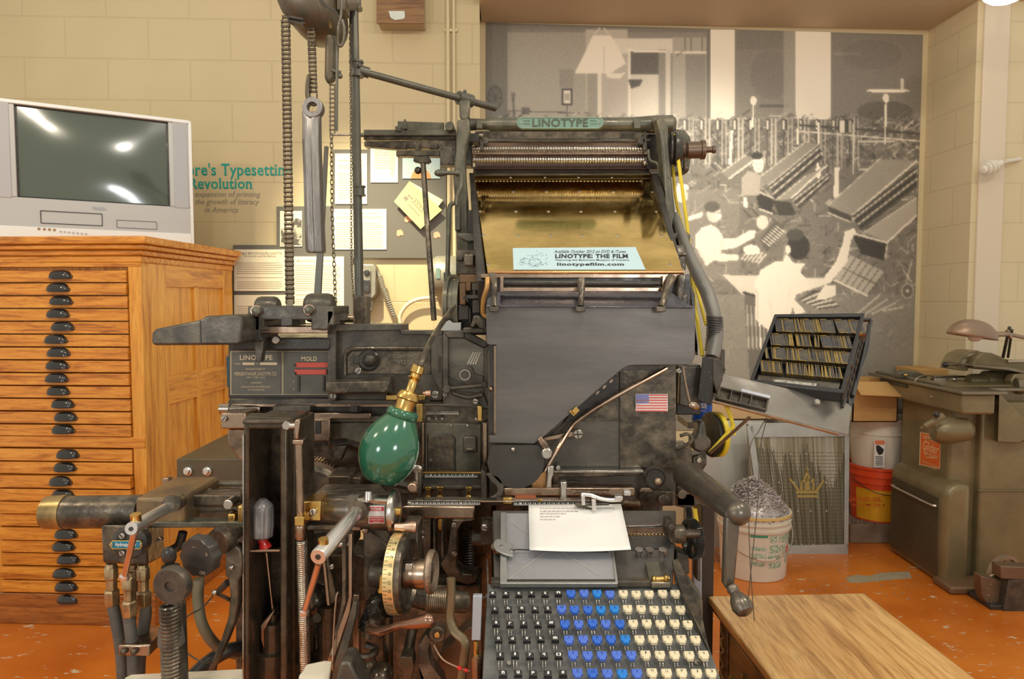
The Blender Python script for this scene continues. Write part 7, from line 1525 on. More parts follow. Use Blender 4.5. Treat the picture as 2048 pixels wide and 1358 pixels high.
for a, b_ in ((0, .1), (.9, 1)): q = [bq(0, a), bq(1, a), bq(1, b_), bq(0, b_)]; m.prism([p+bnn*.008 for p in q], q)
m._build('box_walls', GREYP, t_, 0)
m = MB(); q = [bq(.28, 0)+bnn*.013, bq(.62, 0)+bnn*.013, bq(.62, .45)+bnn*.010, bq(.28, .45)+bnn*.010]; m.slab([bq(.42, -.18)+bnn*.010, bq(1.0, -.18)+bnn*.010, bq(1.0, .04)+bnn*.010, bq(.42, .04)+bnn*.010], .003, -bnn); m.build('scale_strip', mat('pale_strip', (.55, .58, .66), .1, .4), t_)
# cords
CORD = mat('thin_cord', (.16, .13, .10), .2, .6)
for pts, lb in ((((1532, 836, 1.66), (1518, 862, 1.64), (1499, 905, 1.62), (1498, 1060, 1.6), (1504, 1180, 1.6), (1513, 1290, 1.6)), 'thin dark cord hanging from the sloping shelf, the one ending further right'), (((1534, 836, 1.67), (1520, 900, 1.66), (1516, 1000, 1.65), (1504, 1120, 1.64), (1490, 1268, 1.62)), 'thin dark cord hanging from the sloping shelf, the one ending further left')):
    m = MB(); m.tube(T3(pts), .0011, 6); m.build('hanging_cord', CORD, None, tagd=(lb, 'cord', 'hanging cords'))
# ================================================================== BEHIND: BOARD, MAGAZINE, BUCKETS, BOX
GAL = mat('dull_sheet', (.47, .46, .42), .4, .45, (.38, .36, .32), 4, .7)
def lean(name, pts, Yb, Yt, mt, lb, cat, th=.012):
    m = MB(); q = [P(pts[0][0], pts[0][1], Yt), P(pts[1][0], pts[1][1], Yt), P(pts[2][0], pts[2][1], Yb), P(pts[3][0], pts[3][1], Yb)]
    m.slab(q, th, (0, 1, .2)); return m.build(name, mt, None, .002, tagd=(lb, cat))
lean('leaning_panel', [(1440, 842), (1530, 842), (1530, 1098), (1446, 1098)], 3.68, 3.86, GAL, 'plain grey sheet panel leaning behind the crowned magazine', 'panel')
lean('cardboard_sheet', [(1420, 790), (1560, 788), (1560, 838), (1420, 838)], 3.90, 3.92, mat('brown_card', (.46, .30, .15), 0, .8), 'brown cardboard edge showing above the leaning grey panel', 'cardboard', .006)
m = MB(); q = P(1440, 850, 3.3); m.rect(1400, 842, 1446, 1095, 3.50, .02); m.build('leaning_panel', mat('grey_white_panel', (.50, .49, .46), .2, .5), None, .002, tagd=('narrow pale panel standing just right of the machine behind the crank', 'panel'))
# spare magazine with crown
t_ = thing('spare_magazine', P(1600, 1112, 3.52)[:], 'spare flat magazine with a gold crown leaning behind the white bucket', 'magazine')
cor = [P(1495, 848, 3.64), P(1700, 846, 3.64), P(1696, 1112, 3.53), P(1512, 1112, 3.53)]; sn = (cor[1]-cor[0]).cross(cor[3]-cor[0]).normalized(); sn = sn if sn.y < 0 else -sn
def sp_(px, py, off=0): return PP(px, py, cor[0]+sn*off, sn)
glz = bpy.data.materials.new('streaked_magazine_face'); glz.use_nodes = True; nt = glz.node_tree; b = nt.nodes['Principled BSDF']
g = N(nt, 'ShaderNodeNewGeometry'); mpn = N(nt, 'ShaderNodeMapping'); mpn.inputs['Scale'].default_value = (70, .4, 1.6); nt.links.new(g.outputs['Position'], mpn.inputs[0])
n1 = N(nt, 'ShaderNodeTexNoise'); n1.inputs['Scale'].default_value = 1; n1.inputs['Detail'].default_value = 3; nt.links.new(mpn.outputs[0], n1.inputs['Vector'])
cr = N(nt, 'ShaderNodeValToRGB'); e = cr.color_ramp.elements; e[0].position = .35; e[0].color = (.20, .17, .10, 1); e[1].position = .66; e[1].color = (.46, .44, .38, 1); q_ = e.new(.5); q_.color = (.33, .30, .22, 1); nt.links.new(n1.outputs['Fac'], cr.inputs[0]); nt.links.new(cr.outputs[0], b.inputs['Base Color']); b.inputs['Metallic'].default_value = .5; b.inputs['Roughness'].default_value = .35
m = MB(); m.slab(cor, .02, -sn); m.build('magazine_face', glz, t_)
m = MB()
for pts in (((1495, 846), (1700, 846), (1698, 873), (1508, 875)), ((1544, 1092), (1697, 1088), (1697, 1112), (1510, 1114)), ((1690, 873), (1699, 873), (1697, 1100), (1688, 1100)), ((1494, 852), (1506, 852), (1540, 1100), (1528, 1100))):
    q = [sp_(x_, y_, .010) for x_, y_ in pts]; m.slab(q, .014, -sn)
m._build('edge_frame', ALU, t_, .001)
m = MB(); rr = random.Random(8); prof_ = [(1510, 905), (1530, 885), (1545, 900), (1560, 930), (1575, 900), (1595, 940), (1605, 885), (1612, 878), (1622, 930), (1635, 925), (1650, 960), (1665, 965), (1680, 930), (1688, 890)]
for k in range(86):
    x_ = 1512+k*2.05; yy = np.interp(x_, [q[0] for q in prof_], [q[1] for q in prof_])+rr.uniform(-8, 22); xb_ = 1536+k*1.78; w_ = rr.choice([.7, 1.0, 1.3])
    m.slab([sp_(x_, yy, .0007), sp_(x_+w_, yy, .0007), sp_(xb_+w_, 1090, .0007), sp_(xb_, 1090, .0007)], .0005, -sn)
for k in range(26): m.slab([sp_(1512+k*.9, 905+k*7.2, .0009), sp_(1688, 905+k*7.2, .0009), sp_(1688, 905.7+k*7.2, .0009), sp_(1512+k*.9, 905.7+k*7.2, .0009)], .0004, -sn)
m.build('channel_lines', mat('dark_channel', (.10, .085, .045), .4, .4), t_)
CRW = mat('gold_crown', (.40, .29, .09), .5, .4)
m = MB()
def crown(pts): q = [sp_(x_, y_, .0025) for x_, y_ in pts]; m.slab(q, .001, -sn)
crown([(1594, 990), (1594, 995), (1636, 995), (1636, 990)]); crown([(1592, 981), (1592, 987), (1637, 987), (1637, 981)])
for pts in (((1594, 981), (1578, 958), (1581, 956), (1600, 980)), ((1600, 980), (1601, 962), (1604, 962), (1606, 980)), ((1608, 980), (1613, 952), (1616, 952), (1621, 980)), ((1624, 980), (1626, 962), (1629, 962), (1629, 980)), ((1630, 981), (1647, 958), (1649, 962), (1637, 981)), ((1604, 962), (1610, 956), (1616, 962), (1610, 966)), ((1620, 962), (1626, 956), (1630, 962), (1624, 966))): crown(pts)
crown([(1607, 956), (1614, 940), (1621, 956), (1614, 962)]); crown([(1613, 946), (1613, 934), (1615.5, 934), (1615.5, 946)]); crown([(1610, 938), (1610, 940), (1619, 940), (1619, 938)])
m.build('crown_print', CRW, t_)
m = MB()
for y_, xs in ((908, (1549, 1582, 1613, 1650)), (965, (1558, 1589, 1618, 1652)), (1022, (1596, 1621, 1653)), (1089, (1578, 1603, 1626, 1655))):
    for x_ in xs: m.lathe(sp_(x_, y_, 0), sn, [(0, .006), (.002, .004)], 10)
m.build('rivet', STEEL, t_)
# buckets
def bucket(name, cx, yb, yt, rb, rt, Y, mt, lb, h=None, bands=True):
    c = P(cx, yb, Y); zt = P(cx, yt, Y).z; z0_ = max(c.z, 0) if h is None else h; H = zt-z0_; rb_, rt_ = R(rb, Y*1.02), R(rt, Y*1.02)
    t_ = thing(name, (c.x, Y, z0_), lb, 'bucket')
    o_ = Vector((c.x, Y, z0_)); m = MB(); k_ = (rt_-rb_)/H
    pr = [(0, rb_*.97), (.004, rb_), (H*.76, rb_+k_*H*.76), (H*.76, rb_+k_*H*.76+.009), (H*.80, rb_+k_*H*.80+.009), (H*.81, rb_+k_*H*.81+.002), (H*.86, rb_+k_*H*.86+.002), (H*.865, rb_+k_*H*.86+.008), (H*.89, rb_+k_*H*.89+.008), (H*.90, rb_+k_*H*.9+.002), (H*.96, rt_), (H*.965, rt_+.007), (H, rt_+.007), (H, rt_-.003), (H*.5, rb_+k_*H*.5-.003), (.006, rb_-.003), (.006, 0)]
    m.lathe(o_, (0, 0, 1), pr, 48, cap=False); m.build('bucket_shell', mt, t_); return t_, o_, H, rb_, rt_
WB = mat('white_bucket_plastic', (.76, .72, .62), 0, .38, (.66, .60, .48), 7, .7)
SY2 = 3.30
t_, o_, H, rb_, rt_ = bucket('swarf_bucket', 1505, 1152, 1016, 62, 68, SY2, WB, 'white plastic bucket with green and red print heaped with metal turnings', 0)
m = MB(); m.lathe(o_+Vector((0, 0, H*.962)), (0, 0, 1), [(0, rt_+.0075), (H*.04, rt_+.008), (H*.042, rt_+.006)], 48, cap=False); m.build('yellowed_rim', mat('yellowed_plastic', (.74, .55, .20), 0, .4), t_)
def wrap(mm_, a0, a1, z0_, z1_, n=8):
    vs = []; fs = []
    for i in range(n+1):
        a = radians(a0+(a1-a0)*i/n)
        for z_ in (z0_, z1_): 
            r_ = rb_+(rt_-rb_)*z_+.0010; vs.append(o_+Vector((sin(a)*r_, -cos(a)*r_, z_*H)))
    for i in range(n): fs.append((2*i, 2*i+2, 2*i+3, 2*i+1))
    mm_.add(vs, fs, True)
GI = mat('green_ink', (.22, .42, .28), 0, .6, (.74, .71, .62), 140, 1, edge=(.48, .54)); RI = mat('red_ink', (.66, .13, .09), 0, .6, (.74, .71, .62), 90, .8, edge=(.52, .6)); GS = mat('solid_green_ink', (.06, .33, .20), 0, .6)
m = MB()
for a0, a1, z0_, z1_ in ((-22, 2, .50, .56), (8, 30, .62, .72), (33, 44, .60, .72), (8, 30, .46, .58), (33, 44, .46, .56), (6, 30, .34, .42), (8, 34, .22, .31), (34, 48, .42, .44), (-22, 2, .36, .45), (-20, 0, .26, .32), (46, 60, .56, .72), (46, 60, .26, .36), (-66, -50, .62, .76), (-66, -50, .48, .58)): wrap(m, a0, a1, z0_, z1_)
m.build('green_print', GI, t_)
m = MB(); wrap(m, -24, 4, .70, .735); m.build('green_print', GS, t_)
m = MB(); wrap(m, -68, -52, .28, .50); wrap(m, 48, 62, .40, .52); m.build('red_print', RI, t_)
def bail(pts, nm='wire_bail', rr_=.0022, mt=STEEL): m = MB(); m.tube(pts, rr_, 6); m.build(nm, mt, t_)
bail([o_+Vector((sin(radians(a))*(rt_+.012), -cos(radians(a))*(rt_+.012), H*(.80-.42*sin(pi*(a+88)/176)**.8))) for a in range(-88, 89, 16)])
m = MB(); m.tube([o_+Vector((sin(radians(a))*(rt_+.013), -cos(radians(a))*(rt_+.013), H*(.80-.42*sin(pi*(a+88)/176)**.8))) for a in (-14, -4, 6, 14)], .006, 10); m.build('bail_grip', mat('pinkish_grip', (.62, .50, .42), 0, .5), t_)
# swarf heap (uncountable)
m = MB(); rr = random.Random(2); hp = Vector((0, 0, H*.94))+o_
m.lathe(hp, (0, 0, 1), [(0, rt_-.004), (.03, rt_*.93), (.065, rt_*.75), (.11, rt_*.5), (.14, rt_*.28), (.155, 0)], 28, cap=False)
for k in range(3600):
    r_ = rt_*sqrt(rr.random()); a = rr.uniform(0, 2*pi); z_ = .16*(1-(r_/rt_)**1.7)+rr.uniform(-.008, .006)
    c = hp+Vector((r_*cos(a)-.012*(1-r_/rt_), r_*sin(a), z_)); d = Vector((rr.uniform(-1, 1), rr.uniform(-1, 1), rr.uniform(-.6, .9))).normalized(); L_ = rr.uniform(.006, .018); s_ = d.orthogonal().normalized()*rr.uniform(.0012, .0038); up_ = d.cross(s_).normalized()*rr.uniform(.001, .004)
    m.add([c-d*L_-s_, c-d*L_+s_, c+up_+s_, c+up_-s_, c+d*L_*.9+s_*.4, c+d*L_*.9-s_*.4], [(0, 1, 2, 3), (3, 2, 4, 5)])
SWF = mat('metal_turnings', (.62, .56, .55), .6, .35, (.22, .18, .16), 130, .8)
sw = m._build('metal_swarf', SWF); tag(sw, 'heap of silvery metal turnings piled above the rim of the white bucket', 'metal turnings', None, 'stuff')
m = MB()
for k in range(900):
    c = G(1405+rr.random()**1.5*45, 1075+rr.uniform(0, 50)); c.z = rr.uniform(.0005, .006); 
    if rr.random() < .25: c = G(rr.uniform(1560, 1840), rr.uniform(1125, 1200)); c.z = .0006
    d = Vector((rr.uniform(-1, 1), rr.uniform(-1, 1), .1)).normalized(); L_ = rr.uniform(.003, .012); s_ = Vector((-d.y, d.x, .3))*rr.uniform(.0008, .0025)
    m.add([c-d*L_-s_, c-d*L_+s_, c+d*L_+s_*.5, c+d*L_-s_*.5], [(0, 1, 2, 3)])
sw = m._build('floor_swarf', SWF); tag(sw, 'loose metal turnings scattered on the orange floor around the bucket', 'metal turnings', None, 'stuff')
# block, red/yellow bucket, white bucket nested in it, cardboard box
BY = 3.86
zb = P(1745, 1046, BY-.15).z
m = MB(); a = P(1697, 1090, 3.70); m.b2((a.x, 3.68, 0), (P(1800, 1090, 3.70).x, 3.985, zb)); m.build('low_block', mat('dirty_block', (.20, .13, .085), 0, .7, (.30, .25, .2), 9, .7), None, .004, tagd=('low dark brown block on the floor under the red and yellow bucket', 'block'))
m = MB(); cx = P(1745, 1046, BY).x
for k in range(500):
    c = Vector((rr.uniform(a.x+.01, P(1800, 1090, 3.70).x-.01), rr.uniform(3.69, 3.75), zb+rr.uniform(0, .005))); d = Vector((rr.uniform(-1, 1), rr.uniform(-1, 1), .2)).normalized(); L_ = rr.uniform(.003, .010); s_ = Vector((-d.y, d.x, .3))*.002
    m.add([c-d*L_-s_, c-d*L_+s_, c+d*L_+s_*.5, c+d*L_-s_*.5], [(0, 1, 2, 3)])
sw = m._build('block_swarf', SWF); tag(sw, 'thin layer of metal turnings lying on the low brown block', 'metal turnings', None, 'stuff')
RB_ = mat('red_bucket_plastic', (.75, .075, .02), 0, .35, coat=.2); YB_ = mat('yellow_label', (.78, .40, .02), 0, .4)
o_ = Vector((cx, BY-.04, zb)); 
t_ = thing('oil_bucket', o_[:], 'red plastic bucket with a yellow label standing on the low brown block', 'bucket'); H = P(cx, 0, 0).z if False else PP(1745, 938, (0, BY-.18, 0), (0, 1, 0)).z-zb; rb_ = R(47, BY); rt_ = R(54, BY)
m = MB(); m.lathe(o_, (0, 0, 1), [(0, rb_*.97), (.004, rb_), (H*.70, rb_+(rt_-rb_)*.7), (H*.70, rb_+(rt_-rb_)*.7+.006), (H*.74, rb_+(rt_-rb_)*.7+.006), (H*.745, rt_-.002), (H*.82, rt_), (H*.825, rt_+.006), (H*.86, rt_+.006), (H*.865, rt_), (H*.95, rt_), (H*.955, rt_+.008), (H, rt_+.008), (H, rt_-.004), (H*.4, rb_), (.005, rb_-.01), (.005, 0)], 48, cap=False); m.build('bucket_shell', RB_, t_)
m = MB(); wrap(m, -75, 75, .04, .60, 24); m.build('yellow_label', YB_, t_)
m = MB(); a_ = PP(1702, 1003, o_-Vector((0, rb_+.004, 0)), (0, 1, 0)); m.text('UNITED OIL CO.', a_+Vector((-.012, .0, 0)), (1, .0, 0), (0, 0, 1), R(92, 3.7), R(9, 3.7), bold=.02); a_ = PP(1706, 1012, o_-Vector((0, rb_+.004, 0)), (0, 1, 0)); m.text('BALTIMORE MD.', a_, (1, 0, 0), (0, 0, 1), R(78, 3.7), R(5, 3.7), bold=.01); m.build('label_lettering', mat('red_letters', (.70, .12, .02), 0, .5), t_)
m = MB(); m.tube([o_+Vector((sin(radians(a))*(rt_+.012), -cos(radians(a))*(rt_+.012), H*(.80-.26*sin(pi*(a+85)/170)))) for a in range(-85, 86, 17)], .0024, 6); m.build('wire_bail', BLACK, t_)
o2 = o_+Vector((0, 0, H*.90)); H2 = PP(1745, 842, (0, BY-.2, 0), (0, 1, 0)).z-o2.z; t2 = thing('white_bucket', o2[:], 'plain white bucket with a small warning label, nested in the red bucket', 'bucket')
m = MB(); r0 = rb_*.98; r1 = rt_*1.0; m.lathe(o2, (0, 0, 1), [(-H*.5, r0*.93), (H2*.70, r1*.985), (H2*.71, r1+.004), (H2*.75, r1+.004), (H2*.76, r1), (H2*.95, r1+.003), (H2*.955, r1+.009), (H2, r1+.009), (H2, r1-.003), (0, r0*.95)], 48, cap=False); m.build('bucket_shell', WB, t2)
m = MB(); m.poly([(1749, 880), (1748, 934), (1768, 934), (1771, 880)], BY-.04-r1-.004, .0015); m.build('warning_label', WHITEP, t2)
m = MB(); m.poly([(1750, 881), (1750, 889), (1769.5, 889), (1769.5, 881)], BY-.0455-r1, .0005); m.build('label_print', mat('orange_label_ink', (.85, .25, .12), 0, .5), t2)
m = MB(); m.poly([(1752, 892), (1753, 902), (1758, 910), (1765, 908), (1768, 899), (1762, 894), (1757, 890)], BY-.0455-r1, .0005)
for k in range(6): m.rect(1751, 913+k*3.3, 1766, 914.3+k*3.3, BY-.0455-r1, .0005)
m.build('label_print', INK, t2)
CARD = mat('cardboard', (.56, .33, .12), 0, .8, (.48, .27, .09), 6, .7)
zc_ = o2.z+H2+.002; t_ = thing('cardboard_box', (cx, 3.8, zc_), 'open orange-brown cardboard box resting on the white bucket beneath the slotted rack', 'box')
xa = P(1706, 800, 3.62).x; xb = P(1796, 800, 3.62).x; zt_ = P(1750, 765, 3.62).z
m = MB()
for a, b_ in (((xa, 3.62, zc_), (xb, 3.626, zt_)), ((xa, 3.90, zc_), (xb, 3.906, zt_)), ((xa, 3.62, zc_), (xa+.005, 3.90, zt_)), ((xb-.005, 3.62, zc_), (xb, 3.90, zt_)), ((xa, 3.62, zc_), (xb, 3.90, zc_+.005))): m.b2(a, b_)
m._build('box_walls', CARD, t_, 0)
m = MB(); m.slab([Vector((xa, 3.62, zt_)), Vector((xb, 3.62, zt_)), Vector((xb-.02, 3.50, zt_-.06)), Vector((xa-.02, 3.50, zt_-.05))], .004, (0, 0, 1)); m.slab([Vector((xa, 3.64, zt_)), Vector((xa, 3.90, zt_)), Vector((xa-.10, 3.88, zt_+.04)), Vector((xa-.10, 3.66, zt_+.03))], .004, (0, 0, 1)); m.build('box_flap', CARD, t_)
m = MB(); a = P(1846, 742, 3.75); m.b2((P(1830, 745, 3.8).x, 3.76, P(1830, 756, 3.8).z), (P(1925, 745, 3.8).x, 3.99, P(1830, 738, 3.8).z)); m.build('cardboard_sheet', CARD, None, .002, tagd=('flat cardboard sheet lying behind the trim saw table', 'cardboard'))
# blue can
t_ = thing('blue_can', P(1404, 835, 1.85)[:], 'blue and white spray can glimpsed between the machine and its belt pulley', 'can')
m = MB(); a = P(1404, 838, 1.85); m.lathe(a, (0, 0, 1), [(0, .026), (.05, .026), (.054, .02), (.06, .012)], 24); m.build('can_body', mat('blue_can_paint', (.02, .12, .62), .2, .35), t_)
m = MB(); m.textpx('USE', 1394, 806, 1414, 817, 1.823, bold=.03); m.textpx('SPRAY', 1396, 820, 1412, 823, 1.823); m.build('can_lettering', WHITEP, t_)
m = MB(); m.b2((a.x-.05, 1.80, a.z-.016), (a.x+.04, 1.92, a.z)); m.build('can_shelf', IRON, LM)
# ================================================================== TRIM SAW
SAW = mat('olive_machine_paint', (.18, .145, .075), .25, .36, (.29, .23, .12), 5, .7, .15, 60, rvar=.1); SAWD = mat('dark_olive_panel', (.085, .07, .045), .3, .33, (.14, .115, .065), 5, .7); SAWT = mat('saw_table_iron', (.28, .25, .18), .75, .33, (.19, .16, .11), 8, .7)
sx = 1.955; sy0 = 3.08; sy1 = 3.60
t_ = thing('trim_saw', (2.35, 3.4, 0), 'olive cast-iron floor-standing trim saw with tilted table and rounded lower door', 'saw'); SW = t_
def sl(px, py, x_=None): return PP(px, py, (x_ if x_ is not None else sx, 0, 0), (1, MW, 0))
# lower rounded cover
zt_ = sl(1885, 1000).z+.02
m = MB()
n = 8; prf = [(0, 0)]+[(0.0+.07*(1-cos(a)), zt_-.07+.07*sin(a)) for a in [pi/2*k/n for k in range(n+1)]]+[(.12, zt_), (.12, 0)]
m.prism([(sx+a, sy0+.03, b_) for a, b_ in prf], [(sx+a-.0, sy1-.02, b_) for a, b_ in prf]); m.build('lower_cover', SAW, t_, .03, 4)
m = MB(); m.b2((sx-.004, sy0+.07, .03), (sx+.02, sy1-.05, zt_-.075)); m.build('cover_door', SAWD, t_, .004)
m = MB(); z_ = zt_-.12; m.tube([(sx+.0, sy1-.08, z_), (sx-.016, sy1-.09, z_), (sx-.018, sy0+.12, z_), (sx, sy0+.10, z_)], .006, 10, sub=4); m.build('door_handle', CHROME, t_)
# column
zc1 = P(1900, 830, 3.2).z
m = MB(); m.b2((sx+.055, 3.18, 0), (sx+.40, sy1-.01, P(1900, 770, 3.2).z)); m.build('pedestal', SAW, t_, .02, 3)
m = MB(); m.b2((sx+.17, 3.14, 0), (2.75, sy1, P(1960, 800, 3.2).z)); m.build('pedestal_housing', SAW, t_, .012, 3)
m = MB(); m.b2((sx+.16, 3.13, P(1950, 985, 3.1).z-.003), (2.75, 3.142, P(1950, 985, 3.1).z+.003)); m.build('housing_ridge', SAW, t_, .001)
m = MB(); m.b2((sx-.02, sy0-.06, 0), (sx+.35, sy0+.08, .035)); m.build('base_foot', mat('brown_foot', (.22, .13, .07), .3, .5), t_, .01)
# badge on the left flank of the column
bxf = sx+.054
def bd(px, py, o_=0): return PP(px, py, (bxf-o_, 0, 0), (1, 0, 0))
m = MB(); m.slab([bd(1841, 864), bd(1882, 871), bd(1880, 938), bd(1839, 930)], .002, (-1, 0, 0)); m.build('badge_rim', mat('badge_cream', (.75, .60, .35), 0, .5), t_)
m = MB(); m.slab([bd(1842.5, 866, .002), bd(1880.5, 873, .002), bd(1878.5, 936, .002), bd(1840.5, 928.5, .002)], .001, (-1, 0, 0)); m.build('orange_badge', mat('badge_orange', (.78, .15, .02), 0, .45), t_)
def bt(mm_, body, x0, y0, x1, y1, **k):
    a = bd(x0, y1, .0035); b_ = bd(x1, y1, .0035); c_ = bd(x0, y0, .0035); u_ = Vector((0, -1, 0)); mm_.text(body, a, u_, (0, 0, 1), (a-b_).length, (c_-a).z, **k)
m = MB(); bt(m, 'HAMMOND', 1846, 868, 1875, 877, bold=.02); bt(m, 'Glider', 1846, 879, 1877, 899, shear=.35, bold=.01); bt(m, 'TRIM-O-SAW', 1847, 901, 1875, 909, bold=.02); bt(m, 'HAMMOND MACHINERY', 1845, 920, 1876, 924); bt(m, 'KALAMAZOO, MICH.', 1845, 926, 1875, 930)
m.slab([bd(1851, 913.5, .0035), bd(1869, 915.5, .0035), bd(1869, 917, .0035), bd(1851, 915, .0035)], .0005, (-1, 0, 0)); m.build('badge_lettering', mat('badge_letter', (.90, .62, .30), 0, .5), t_)
# table, apron
zt = .905
def pt(px, Y, z): d = ray(px, 679); return Vector(((px-1024)/F*(Y*cos(PITCH)-(z-HZ)*sin(PITCH)), Y, z))
tx0, tx1 = pt(1924, 3.0, zt).x, pt(2016, 3.0, zt).x
m = MB(); m.b2((tx0, 3.0, zt-.014), (tx1, 3.80, zt)); m.b2((tx1-.01, 3.12, zt-.014), (tx1+.25, 3.70, zt)); m._build('saw_table', SAWT, t_, .003)
m = MB(); m.b2((tx0+.02, 3.03, .80), (tx1-.03, 3.72, zt-.013)); m.build('table_apron', SAW, t_, .012, 3)
m = MB(); m.b2((tx0+.012, 3.45, .865), (tx0+.05, 3.70, .882)); m.build('apron_slot', BLACK, t_, .003)
m = MB(); m.lathe(Vector((tx0+.022, 3.25, .85)), (-1, 0, 0), [(0, .006), (.008, .004)], 10); m.build('apron_pin', CHROME, t_)
m = MB(); m.lathe(P(1862, 862, 3.12), (1, -.15, .08), [(0, .018), (.006, .045), (.03, .058), (.075, .062), (.10, .058), (.15, .05), (.17, .03)], 32); m.build('feed_hub', SAW, t_)
m = MB(); m.tube(T3([(1850, 853, 3.05), (1868, 842, 3.04), (1884, 832, 3.05)]), .012, 10, rs=[.013, .013, .017]); m.cyl(P(1848, 854, 3.05), P(1842, 855, 3.04), .006); m.build('feed_crank', SAW, t_)
m = MB(); m.sph(P(1873, 829, 3.02), .014); m.build('black_ball_knob', PULL, t_)
m = MB(); m.cyl(P(1928, 853, 3.08), P(1940, 853, 3.08), .011); m.build('hub_peg', BRASS, t_)
# head
m = MB()
arc = [(1910, 740), (1912, 730), (1922, 712), (1938, 703), (1956, 701), (1964, 704), (1952, 712), (1942, 724), (1936, 742)]
m.poly(arc, 3.34, .12); m.build('blade_guard', SAW, t_, .004)
m = MB(); m.poly([(1921, 729), (1925, 721), (1934, 718), (1930, 730), (1925, 735)], 3.335, .008); m.poly([(1931, 714), (1940, 707), (1952, 706), (1943, 712)], 3.335, .008); m.build('guard_window', mat('window_metal', (.40, .36, .26), .5, .5), t_)
m = MB(); m.poly([(1945, 729), (1952, 716), (1966, 704), (1985, 706), (2024, 722), (2070, 724), (2070, 760), (2020, 745), (1948, 738)], 3.30, .16); m.build('head_arm', SAW, t_, .008, 3)
m = MB(); m.poly([(1946, 730), (2022, 735), (2070, 748), (2070, 752), (2018, 741), (1946, 733)], 3.22, .2); m.build('arm_shelf', SAWT, t_, .002)
m = MB(); m.cyl(P(2014, 723, 3.25), P(2080, 722, 3.25), .009); m.build('head_rod', STEEL, t_)
m = MB(); m.lathe(P(1936, 762, 3.36), (1, -.05, 0), [(0, .03), (.02, .035), (.07, .035), (.075, .05), (.15, .052), (.16, .055), (.34, .058)], 28); m.build('motor_barrel', SAW, t_)
m = MB(); m.lathe(P(2030, 772, 3.18), (1, -.25, 0), [(0, .02), (.004, .036), (.02, .038), (.05, .03)], 28); m.build('barrel_end', SAWT, t_)
m = MB(); m.poly([(2022, 760), (2030, 748), (2070, 745), (2070, 900), (2050, 842), (2030, 800)], 3.22, .05); m.build('head_bracket', SAW, t_, .006)
m = MB(); m.cyl(P(1892, 729, 3.3), P(1914, 731, 3.34), .0035); m.build('lock_lever', STEEL, t_)
m = MB(); m.sph(P(1891, 729, 3.3), .0145); m.build('black_ball_knob', PULL, t_)
m = MB(); m.prism(T3([(1998, 787, 3.08), (1995, 884, 3.08), (2038, 886, 3.08), (2070, 870, 3.08), (2070, 860, 3.08)]), T3([(1998, 787, 3.26), (1995, 884, 3.26), (2038, 886, 3.26), (2090, 870, 3.26), (2090, 860, 3.26)])); m.build('chip_chute', SAW, t_, .004)
m = MB(); m.b2((tx0+.03, 3.2, zt), (tx0+.05, 3.78, zt+.012)); m.cyl((tx0+.12, 3.40, zt+.02), (tx0+.32, 3.42, zt+.02), .005); m.build('gauge_rail', SAWT, t_, .002)
m = MB(); m.poly([(1798, 757), (1800, 746), (1812, 742), (1838, 744), (1856, 752), (1852, 760)], 3.50, .06); m.build('gauge_casting', IRONG, t_, .004)
m = MB(); m.sph(P(1812, 750, 3.48), .010, (1, .6, .7)); m.build('gauge_nut', BRASS, t_)
m = MB(); m.tube(T3([(1830, 763, 3.35), (1836, 755, 3.35), (1852, 751, 3.38), (1868, 754, 3.4)]), .003, 6); m.rect(1868, 757, 1900, 763, 3.36, .03); m.sph(P(1910, 759, 3.33), .012, (1, .6, .7)); m.build('gauge_fitting', STEEL, t_)
# ---- lamp of the saw
t_ = thing('saw_lamp', P(2010, 672, 3.3)[:], 'brown helmet-shaped metal lamp shade on a jointed arm above the trim saw', 'lamp')
LSH = mat('brown_shade', (.27, .20, .15), .4, .35, (.36, .22, .12), 8, .6); LYs = 3.12
m = MB(); vs = []; fs = []; c = P(1944, 674, LYs); a_, b_, h_ = R(49, LYs), R(30, LYs), R(35, LYs); n = 28; k_ = 10
for i in range(k_+1):
    th = pi/2*i/k_
    for j in range(n):
        ph = 2*pi*j/n; vs.append(c+Vector((a_*cos(th)*cos(ph)+sin(th)*.012, b_*cos(th)*sin(ph), h_*sin(th)-.018*cos(ph)*cos(th)*.9)))
for i in range(k_):
    for j in range(n): fs.append((i*n+j, i*n+(j+1) % n, (i+1)*n+(j+1) % n, (i+1)*n+j))
m.add(vs, fs, True); o = m._build('lamp_shade', LSH, t_); so = o.modifiers.new('s', 'SOLIDIFY'); so.thickness = .003
m = MB(); m.sph(P(1950, 674, LYs), .026, (1.2, 1, .8)); m.build('bulb', mat('unlit_bulb', (.62, .52, .42), 0, .2), t_)
m = MB(); m.cyl(P(1988, 668, LYs+.02), P(2016, 668, LYs+.05), .012); m.cyl(P(2014, 660, LYs+.05), P(2022, 676, LYs+.05), .008); m.build('shade_joint', BRONZE, t_)
m = MB(); m.cyl(P(2016, 668, LYs+.05), P(2070, 680, LYs+.1), .009); m.build('lamp_arm', LSH, t_)
m = MB(); m.cyl(P(2006, 714, 3.36), P(2019, 655, LYs+.06), .007); m.cyl(P(2016, 714, 3.38), P(2024, 660, LYs+.08), .006); m.build('arm_post', BLACK, t_)
